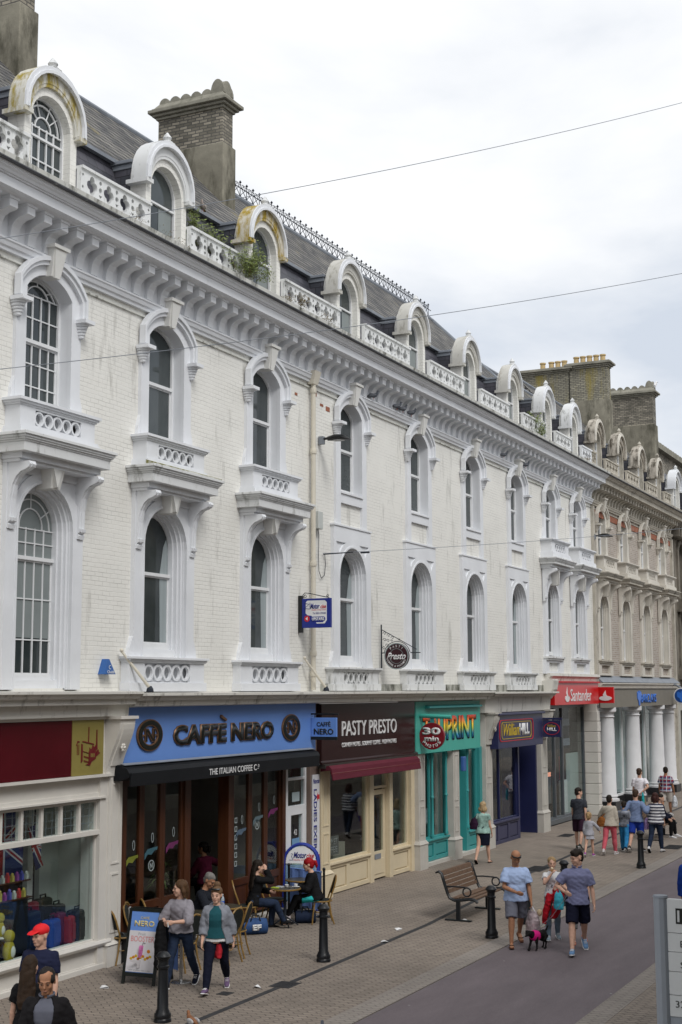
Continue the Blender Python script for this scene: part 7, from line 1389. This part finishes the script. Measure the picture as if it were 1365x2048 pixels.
jm = person('man with receding dark hair in a dark jacket over an open grey shirt', 12.2, 9.36, 202, 1.73, 1.14, False, SKT, 3, arms=(('fk', 6, 10, 12), ('fk', -6, 16, 14)), yaw=4, pitch=16, top=dict(m=cloth('steel grey', (.115, .12, .15)), sleeve=.5, fit=.016, collar=True), bottom=dict(kind='long', m=blackc), shoes=dict(m=blackc), jacket=dict(m=cloth('dark jacket', (.012, .011, .012)), open=48, v=1, fit=.028, sleeve=1.97), hair=('thin', hm('near black', (.02, .016, .014))), vox=.0105)
ep = person('person in a mauve dress partly cut off by the left edge', 13.0, 11.28, 195, 1.66, 1., True, SK, 2, top=dict(m=cloth('mauve', (.32, .24, .28)), sleeve=.3, hem=-.1), bottom=dict(kind='skirt', m=cloth('mauve', (.32, .24, .28)), len=.5), shoes=dict(m=blackc), hair=('bob', H_DK), vox=.014)
# seated people at the cafe
SL = ((80, 6, 84, 0), (84, 6, 78, 0))
gm = person('grey haired bearded man in dark clothes sitting bent over the table', 22.0, 13.55, -80, 1.74, 1.1, False, SKT, 16, SL, (('ik', (-.12, -.42, .84), (-.8, .2, -.4)), ('ik', (.10, -.42, .84), (.8, .2, -.4))), -12, 28, dict(m=cloth('charcoal', (.014, .016, .022)), sleeve=1.95, fit=.03, name='jacket'), dict(kind='long', m=blackc), dict(m=blackc, sole=m_black), ('short', H_GY), seat=.46, vox=.012)
dw = person('dark haired woman in black and jeans drinking from a white cup', 24.1, 13.58, -50, 1.68, 1.0, True, SK, 6, ((86, 8, 60, 5, -10), (78, 4, 84, 0)), (('ik', (-.03, -.23, 1.17), (-.5, -.2, -1)), ('ik', (.08, -.36, .72), (.6, .2, -.5))), 8, 8, dict(m=blackc, sleeve=1.95, fit=.024, name='jumper'), dict(kind='long', m=denim), dict(m=blackc, sole=m_black), ('long', H_DK), seat=.46, vox=.011)
c_ = dw['hp'](0, -.13, -.06); cup(c_.x, c_.y, c_.z-.02, 'white cup raised to the mouth of the dark haired woman')
rg = person('red haired girl in a black hooded top and turquoise skirt', 25.2, 12.8, 122, 1.62, .98, True, SK, 12, ((76, 6, 82, 0), (88, 4, 62, 8, 10)), (('ik', (-.12, -.36, .74), (-.6, .2, -.6)), ('ik', (.06, -.38, .76), (.6, .2, -.6))), -5, 14, dict(m=cloth('black fleece', (.009, .009, .010)), sleeve=1.95, fit=.034, name='hooded_top'), dict(kind='long', m=blackc), dict(m=cloth('white canvas', (.5, .45, .47)), laces=True), ('tied', H_RD), seat=.46, vox=.011)
b = MB(); T_ = rg['t']; b.loft([((0, .06, .50), (.19, 0, 0), (0, 0, .10)), ((0, -.12, .50), (.18, 0, 0), (0, 0, .09)), ((0, -.28, .48), (.14, 0, 0), (0, 0, .075))], 18); vobj('skirt', b, cloth('turquoise', (.03, .42, .42)), T_, .012, wrinkle=.006)
iw = person('woman in burgundy sitting inside the dim coffee shop', 25.2, 15.35, 75, 1.68, 1.05, True, SKT, 8, SL, (('ik', (-.2, -.2, 1.15), (-1, 0, -.4)), ('ik', (.12, -.4, .75), (.6, 0, -1))), 20, 5, dict(m=cloth('burgundy', (.11, .012, .035)), sleeve=1.95, fit=.03), dict(kind='long', m=blackc), dict(m=blackc), ('tied', H_DK), seat=.62, vox=.014, face=False)
MB().lathe([(.18, .0), (.18, .02), (.03, .04), (.03, .56), (.18, .58), (.18, .615), (.001, .62)], (25.2, 15.37, 0), 18).obj('stool', m_wood, None, True); tag(bpy.data.objects['stool'], 'round stool under the woman in burgundy inside the cafe', 'stool')
# group with the dog
lb = person('tanned bald man in a pale blue t-shirt and grey shorts holding a carrier bag', 24.58, 8.4, 208, 1.74, 1.16, False, SKT, 4, ((16, 3, 5, 4), (-22, 3, 18, -30)), (('ik', (-.03, -.25, .98), (-.9, .3, -.3)), ('fk', 6, 13, 14)), 4, 30, dict(m=cloth('pale blue tee', (.36, .46, .68), .05), sleeve=.75, fit=.028, loose=1.15, hem=-.1), dict(kind='shorts', m=cloth('grey shorts', (.14, .145, .18)), loose=2.), dict(kind='flip', m=blackc, sole=cloth('brown rubber', (.12, .05, .03))), None, vox=.0115)
tag(MB().sweep([lb['hp'](-.078, -.02, .06), lb['hp'](-.055, -.078, .062), lb['hp'](0, -.097, .064), lb['hp'](.055, -.078, .062), lb['hp'](.078, -.02, .06)], [.008, .017, .012, .017, .008], 7).obj('sunglasses', m_black, None, True), 'dark sunglasses on the forehead of the tanned man', 'sunglasses')
m_poly = M('translucent white carrier', (.42, .40, .42), .35, .35, 14)
hd = lb['hand'][1]; bag_obj('carrier_bag', 'translucent carrier bag full of shopping held by the tanned man', (hd.x-.02, hd.y-.02, .24), .34, .22, .40, M('carrier with shopping', (.30, .24, .25), .4, .65, 11), tuple(hd), m_poly, rz=.9)
tag(MB().ell((hd.x-.02, hd.y-.15, .62), (.05, .05, .06)).obj('bread_roll', M('bread', (.5, .38, .24), .8), None, 'all'), 'pale package poking out of the translucent carrier bag', 'package')
gl = person('blonde girl in a white t-shirt and pale jeans eating an ice cream cone', 25.45, 7.98, 204, 1.50, .92, True, SK, 1, ((8, 2, 3, 3), (-8, 2, 6, -10)), (('ik', (-.04, -.26, 1.42), (-.8, .1, -1)), ('ik', (.10, -.28, 1.12), (.8, .2, -.5))), 2, 4, dict(m=whitec, sleeve=.5, fit=.02, hem=-.04), dict(kind='long', m=cloth('pale jeans', (.19, .26, .33), .3)), dict(m=cloth('pale blue canvas', (.30, .38, .44)), laces=True), ('pony', H_BL), vox=.011)
q = MB()
for a, c2, z_ in ((-.04, .02, .30), (.03, .05, .27), (.0, -.04, .22), (-.03, .04, .18)): q.sweep([gl['tor'](z_, .115, a), gl['tor'](z_-.03, .118, c2), gl['tor'](z_+.01, .115, c2+.02)], .006, 5)
q = q.obj('printed_motif', M('tee print grey', (.15, .15, .17), .8)); q.parent = gl['t']; q.matrix_parent_inverse = (Matrix.Translation(gl['t'].location) @ Matrix.Rotation(gl['t'].rotation_euler.z, 4, 'Z')).inverted()
c_ = gl['hp'](-.02, -.135, -.075); cn = thing('ice_cream_cone', 'ice cream cone at the mouth of the blonde girl', 'ice cream', tuple(c_-Vector((0, 0, .05)))); MB().lathe([(.004, -.06), (.026, .03)], n=10).obj('cone', M('wafer', (.5, .30, .12), .7), cn, True); MB().ell((0, 0, .045), (.028, .028, .028)).obj('scoop', M('vanilla', (.65, .52, .36), .5), cn, 'all')
t = thing('coat', 'red coat draped over the arm of the blonde girl', 'coat', tuple(gl['wrist'][1]+Vector((0, 0, -.40)))); b = MB(); b.loft([((-.02, .1, -.14), (.10, 0, 0), (0, .07, 0)), ((0, .02, .1), (.13, 0, 0), (0, .09, 0)), ((0, 0, .32), (.09, 0, 0), (0, .12, 0)), ((0, 0, .43), (.05, 0, 0), (0, .10, 0))], 16); b.sweep([(-.05, .16, .3), (-.08, .22, .0), (-.1, .26, -.24)], [.06, .06, .045], 10); vobj('coat_cloth', b, cloth('scarlet', (.40, .012, .022)), t, .013, wrinkle=.02)
h_ = gl['wrist'][1]; bag_obj('backpack', 'small turquoise backpack hanging in front of the red coat', (h_.x-.13, h_.y-.04, h_.z-.36), .22, .12, .30, cloth('turquoise nylon', (.06, .38, .48)), (h_.x-.03, h_.y, h_.z), rz=1.2)
hp_ = person('person in dark top and patterned grey trousers, half hidden behind the polo shirted man', 25.32, 7.45, 200, 1.60, 1., True, SK, 1, ((10, 2, 5, 0), (-12, 2, 10, -20)), (('ik', (-.20, -.28, 1.05), (-.7, .2, -.6)), F0), 10, 5, dict(m=navyc, sleeve=.6), dict(kind='capri', m=cloth('patterned grey', (.22, .22, .22), .7), loose=2.), dict(kind='flip', m=cloth('coral', (.5, .15, .10)), sole=cloth('coral', (.5, .15, .10))), ('short', H_DK), vox=.012)
pm = person('man in a lilac blue polo shirt and navy shorts walking a small dog', 24.42, 7.2, 200, 1.83, 1.04, False, SK, 2, ((22, 3, 4, 8), (-20, 3, 16, -28)), (('ik', (-.22, -.22, 1.02), (-.7, .3, -.5)), ('fk', -4, 16, 14)), -62, 14, dict(m=cloth('lilac blue polo', (.17, .18, .30), .06), sleeve=.75, fit=.026, loose=1.12, hem=-.1, collar=True), dict(kind='shorts', m=cloth('navy shorts', (.008, .009, .022)), loose=2.2), dict(m=cloth('blue suede', (.12, .22, .38)), laces=True), ('quiff', H_DK), vox=.0115)
# dog
t = thing('dog', 'small black dog in a bright pink harness walking left', 'dog', (24.42, 7.93, 0), math.radians(165+90)); m_fur = M('black fur', (.010, .009, .009), .8, .3, 30, bump=.6, bscale=50)
b = MB(); b.loft([((0, .22, .25), (.035, 0, 0), (0, 0, .04)), ((0, .17, .25), (.065, 0, 0), (0, 0, .075)), ((0, .05, .25), (.07, 0, 0), (0, 0, .072)), ((0, -.10, .245), (.08, 0, 0), (0, 0, .09)), ((0, -.19, .26), (.07, 0, 0), (0, .02, .08)), ((0, -.24, .29), (.045, 0, 0), (0, .03, .05)), ((0, -.29, .31), (.04, 0, 0), (0, .03, .045))], 16)
b.ell((0, -.31, .315), (.055, .055, .052)); b.loft([((0, -.34, .305), (.034, 0, 0), (0, 0, .032)), ((0, -.40, .285), (.024, 0, 0), (0, 0, .022)), ((0, -.43, .28), (.015, 0, 0), (0, 0, .014))], 12)
for s in (-1, 1):
    b.sweep([(s*.04, -.29, .355), (s*.062, -.295, .335), (s*.068, -.31, .285)], [.018, .022, .010], 8)
    f = -.05 if s < 0 else .03
    b.sweep([(s*.05, -.15, .24), (s*.052, -.16+f*.5, .14), (s*.05, -.17+f, .07), (s*.05, -.18+f, .02)], [.04, .024, .018, .018], 10); b.ell((s*.05, -.195+f, .016), (.020, .03, .016))
    g = .04 if s < 0 else -.04
    b.sweep([(s*.05, .15, .24), (s*.055, .12+g*.4, .16), (s*.052, .20+g, .10), (s*.05, .18+g, .02)], [.055, .036, .020, .016], 10); b.ell((s*.05, .165+g, .015), (.019, .03, .015))
b.sweep([(0, .21, .28), (0, .27, .33), (0, .31, .37)], [.022, .017, .010], 8); vobj('body', b, m_fur, t, .008, smooth=2, wrinkle=.008)
pk = M('hot pink webbing', (.62, .015, .20), .6); b = MB(); b.loft([((0, -.05, .245), (.081, 0, 0), (0, 0, .088)), ((0, -.11, .247), (.09, 0, 0), (0, 0, .099)), ((0, -.18, .262), (.080, 0, 0), (0, .02, .088)), ((0, -.215, .278), (.062, 0, 0), (0, .025, .066))], 18); b.obj('harness', pk, t, True)
for s in (-1, 1): MB().ell((s*.024, -.352, .328), (.007, .006, .007), 8, 5).obj('eye', m_black, t, 'all')
MB().ell((0, -.436, .285), (.010, .008, .008), 8, 5).obj('nose', m_black, t, 'all')
hh = pm['hand'][0]; wp = Matrix.Rotation(math.radians(165+90), 3, 'Z') @ Vector((0, -.1, .345))+Vector((24.42, 7.93, 0)); tag(MB().sweep([hh, hh.lerp(wp, .5)-Vector((0, 0, .08)), wp], .005, 5).obj('dog_lead', m_lead), 'thin dog lead from the polo shirted man to the pink harness', 'lead')
# far walkers, seen from behind
WK = ((14, 2, 4, 0), (-18, 2, 14, -30)); WK2 = ((-18, 2, 14, -30), (14, 2, 4, 0))
gw = person('blonde woman in a pale green top and navy skirt walking away by the betting shop', 35.6, 13.05, 3, 1.62, 1.12, True, SK, 2, WK, (('fk', 5, 10, 20), ('fk', -5, 8, 15)), 0, 4, dict(m=cloth('pale green print', (.25, .38, .34), .5), sleeve=.4, fit=.02), dict(kind='skirt', m=navyc, len=.42, loose=.9), dict(kind='flip', m=blackc, sole=blackc), ('curly', hm('ash blonde', (.38, .27, .15))), vox=.014, face=False)
h_ = gw['tor'](.15, -.05, .23); bag_obj('shoulder_bag', 'purple black shoulder bag of the blonde woman by the betting shop', (h_.x, h_.y, h_.z-.12), .14, .26, .30, cloth('aubergine', (.03, .012, .03)), tuple(gw['tor'](.47, 0, .14)), vox=.016)
FG = 'family group walking away'
gt = person('man in a charcoal t-shirt walking away at the left of the family', 39.75, 11.62, 2, 1.78, 1.0, False, SK, 2, WK2, (('fk', -12, 8, 10), ('fk', 12, 6, 15)), -50, 4, dict(m=cloth('charcoal tee', (.035, .038, .048)), sleeve=.6, fit=.022), dict(kind='shorts', m=cloth('plum shorts', (.03, .012, .025)), loose=2.), dict(m=cloth('grey trainer', (.05, .055, .05))), ('short', H_DK), vox=.015, face=False)
sg_ = person('small girl in a pale grey hooded dress holding a hand', 38.25, 10.9, 5, 1.2, 1.0, True, SK, 1, WK, (('fk', 25, 38, 20), ('fk', 0, 10, 10)), 0, 0, dict(m=cloth('pale grey dress', (.36, .36, .40), .25), sleeve=1.7, hem=-.10, fit=.022), dict(kind='skirt', m=cloth('pale grey dress', (.36, .36, .40), .25), len=.24, loose=1.2), dict(m=cloth('purple jelly', (.3, .08, .3))), ('tied', H_BL), vox=.013, face=False)
bg_ = person('woman in a beige cardigan and coral trousers with a brown shoulder bag', 38.95, 10.5, 2, 1.66, 1.05, True, SK, 1, WK, (('fk', 0, 8, 15), ('fk', 20, 32, 12)), 0, 3, dict(m=cloth('beige cardigan', (.42, .38, .32), .06), sleeve=1.95, fit=.034, hem=-.1, name='cardigan'), dict(kind='long', m=cloth('coral trousers', (.52, .10, .13))), dict(m=cloth('white trainer', (.55, .5, .5))), ('short', H_DK), vox=.015, face=False)
h_ = bg_['tor'](.0, -.08, .20); bag_obj('shoulder_bag', 'tan brown leather shoulder bag of the woman in the beige cardigan', (h_.x, h_.y, h_.z-.12), .16, .30, .28, cloth('tan leather', (.22, .08, .02)), tuple(bg_['tor'](.46, -.04, -.06)), vox=.016)
ch = person('child in a black and white patterned top and bright blue trousers', 39.85, 10.32, 2, 1.42, 1.05, False, SK, 1, WK2, (F0, F0), 0, 8, dict(m=cloth('zigzag print', (.16, .17, .2), .95), sleeve=.7, fit=.02), dict(kind='long', m=cloth('bright blue print', (.03, .20, .42), .4), loose=1.6), dict(m=navyc), ('short', H_DK), vox=.015, face=False)
bl = person('man in a blue shirt and royal blue shorts with his arms around the others', 39.95, 10.0, 0, 1.76, 1.05, False, SK, 2, WK, (('ik', (-.38, -.1, 1.28), (-.2, .5, -.6)), ('ik', (.42, -.12, 1.22), (.2, .5, -.6))), 0, 6, dict(m=cloth('chambray shirt', (.16, .21, .34), .08), sleeve=1.95, fit=.028, hem=-.1), dict(kind='shorts', m=cloth('royal blue', (.015, .04, .28)), loose=2.), dict(m=cloth('grey brown shoe', (.05, .04, .035))), ('short', hm('mid brown', (.05, .03, .02))), vox=.015, face=False)
stm = NT('navy and white stripes'); sp = stm.node('ShaderNodeSeparateXYZ'); stm.l.new(stm.pos, sp.inputs[0]); stm.col(stm.mix(stm.math('GREATER_THAN', stm.math('SINE', stm.math('MULTIPLY', sp.outputs[2], 2*PI/.085)), -.1), (.02, .02, .045), (.6, .6, .62))); stm.set(Roughness=.85)
st = person('woman in a navy and white striped top and dark jeans', 40.0, 9.45, -3, 1.68, 1.15, True, SK, 2, WK, (('fk', 5, 10, 20), ('fk', 8, 10, 20)), 0, 8, dict(m=stm.m, sleeve=1.2, fit=.03, hem=-.1, loose=1.15), dict(kind='long', m=denim), dict(m=whitec, sole=blackc), ('bob', hm('chestnut', (.045, .018, .015))), vox=.015, face=False)
h_ = st['hand'][1]; bag_obj('carrier_bag', 'purple and white carrier bag beside the striped top', (h_.x-.05, h_.y+.1, h_.z-.12), .26, .16, .32, M('purple carrier', (.45, .30, .55), .5, .4, 10), tuple(h_+Vector((0, 0, .12))), vox=.016)
wt = person('man in a white t-shirt standing with a hand behind his back', 48.6, 12.0, 10, 1.86, 1.05, False, SK, 0, ((3, 3, 2, 0), (-3, 3, 2, 0)), (('ik', (-.08, .22, 1.0), (-1, .5, -.2)), F0), -20, 3, dict(m=cloth('white tee', (.68, .66, .70), .03), sleeve=.7, fit=.026, loose=1.1), dict(kind='long', m=cloth('khaki', (.20, .17, .12))), dict(m=navyc), ('short', hm('mid brown', (.05, .03, .02))), vox=.016, face=False)
h_ = wt['wrist'][0]; bag_obj('carrier_bag', 'turquoise bag held behind the man in the white t-shirt', (h_.x-.08, h_.y-.05, h_.z-.42), .16, .10, .40, cloth('turquoise bag', (.02, .30, .32)), tuple(h_), vox=.016)
pmt = NT('plaid shirt'); sp = pmt.node('ShaderNodeSeparateXYZ'); pmt.l.new(pmt.pos, sp.inputs[0]); f1 = pmt.math('GREATER_THAN', pmt.math('SINE', pmt.math('MULTIPLY', sp.outputs[2], 2*PI/.14)), .1); f2 = pmt.math('GREATER_THAN', pmt.math('SINE', pmt.math('MULTIPLY', sp.outputs[1], 2*PI/.14)), .1); f3 = pmt.math('GREATER_THAN', pmt.math('ABSOLUTE', pmt.math('SINE', pmt.math('MULTIPLY', pmt.math('ADD', sp.outputs[2], 0), PI/.14))), .96); f4 = pmt.math('GREATER_THAN', pmt.math('ABSOLUTE', pmt.math('SINE', pmt.math('MULTIPLY', sp.outputs[1], PI/.14))), .96)
pc = pmt.mix(f1, (.03, .05, .13), (.22, .02, .04)); pc = pmt.mix(pmt.math('MULTIPLY', f2, .5), pc, (.25, .03, .05)); pc = pmt.mix(pmt.math('MAXIMUM', f3, f4), pc, (.45, .5, .55)); pmt.col(pc); pmt.set(Roughness=.85)
pl = person('man in a red and blue plaid shirt and white shorts walking away', 51.5, 11.75, 0, 1.78, 1.1, False, SKT, 1, WK, (('fk', 5, 14, 15), ('fk', 5, 14, 15)), 12, 5, dict(m=pmt.m, sleeve=.7, fit=.028, loose=1.12), dict(kind='shorts', m=cloth('stone shorts', (.42, .39, .36)), loose=2.), dict(m=whitec), ('short', H_DK), vox=.016, face=False)
for i, (c2, l) in enumerate(((cloth('sky bag', (.20, .28, .62)), 'pale blue carrier bag in the left hand of the man in plaid'), (M('white bag print', (.5, .52, .55), .5, .5, 9), 'white carrier bags in the right hand of the man in plaid'))): h_ = pl['hand'][1-i]; bag_obj('carrier_bag', l, (h_.x, h_.y, h_.z-.46), .28, .2, .42, c2, tuple(h_), vox=.018)
bs_ = person('person in dark clothes sitting on the far bench', 44.2, 10.32, -90, 1.7, 1.05, False, SK, 4, SL, (('fk', 20, 5, 40), ('fk', 20, 5, 40)), 0, 5, dict(m=navyc, sleeve=1.95, fit=.03), dict(kind='long', m=blackc), dict(m=whitec), ('short', H_DK), seat=.46, vox=.018, face=False)
bp = person('person in a bright blue top just entering at the right edge', 26.3, 5.57, 5, 1.70, 1.1, False, SK, 2, WK, (F0, F0), 0, 5, dict(m=cloth('bright blue', (.01, .04, .24)), sleeve=1.95, fit=.035, hem=-.1), dict(kind='long', m=denim), dict(m=blackc), ('short', H_DK), vox=.014, face=False)
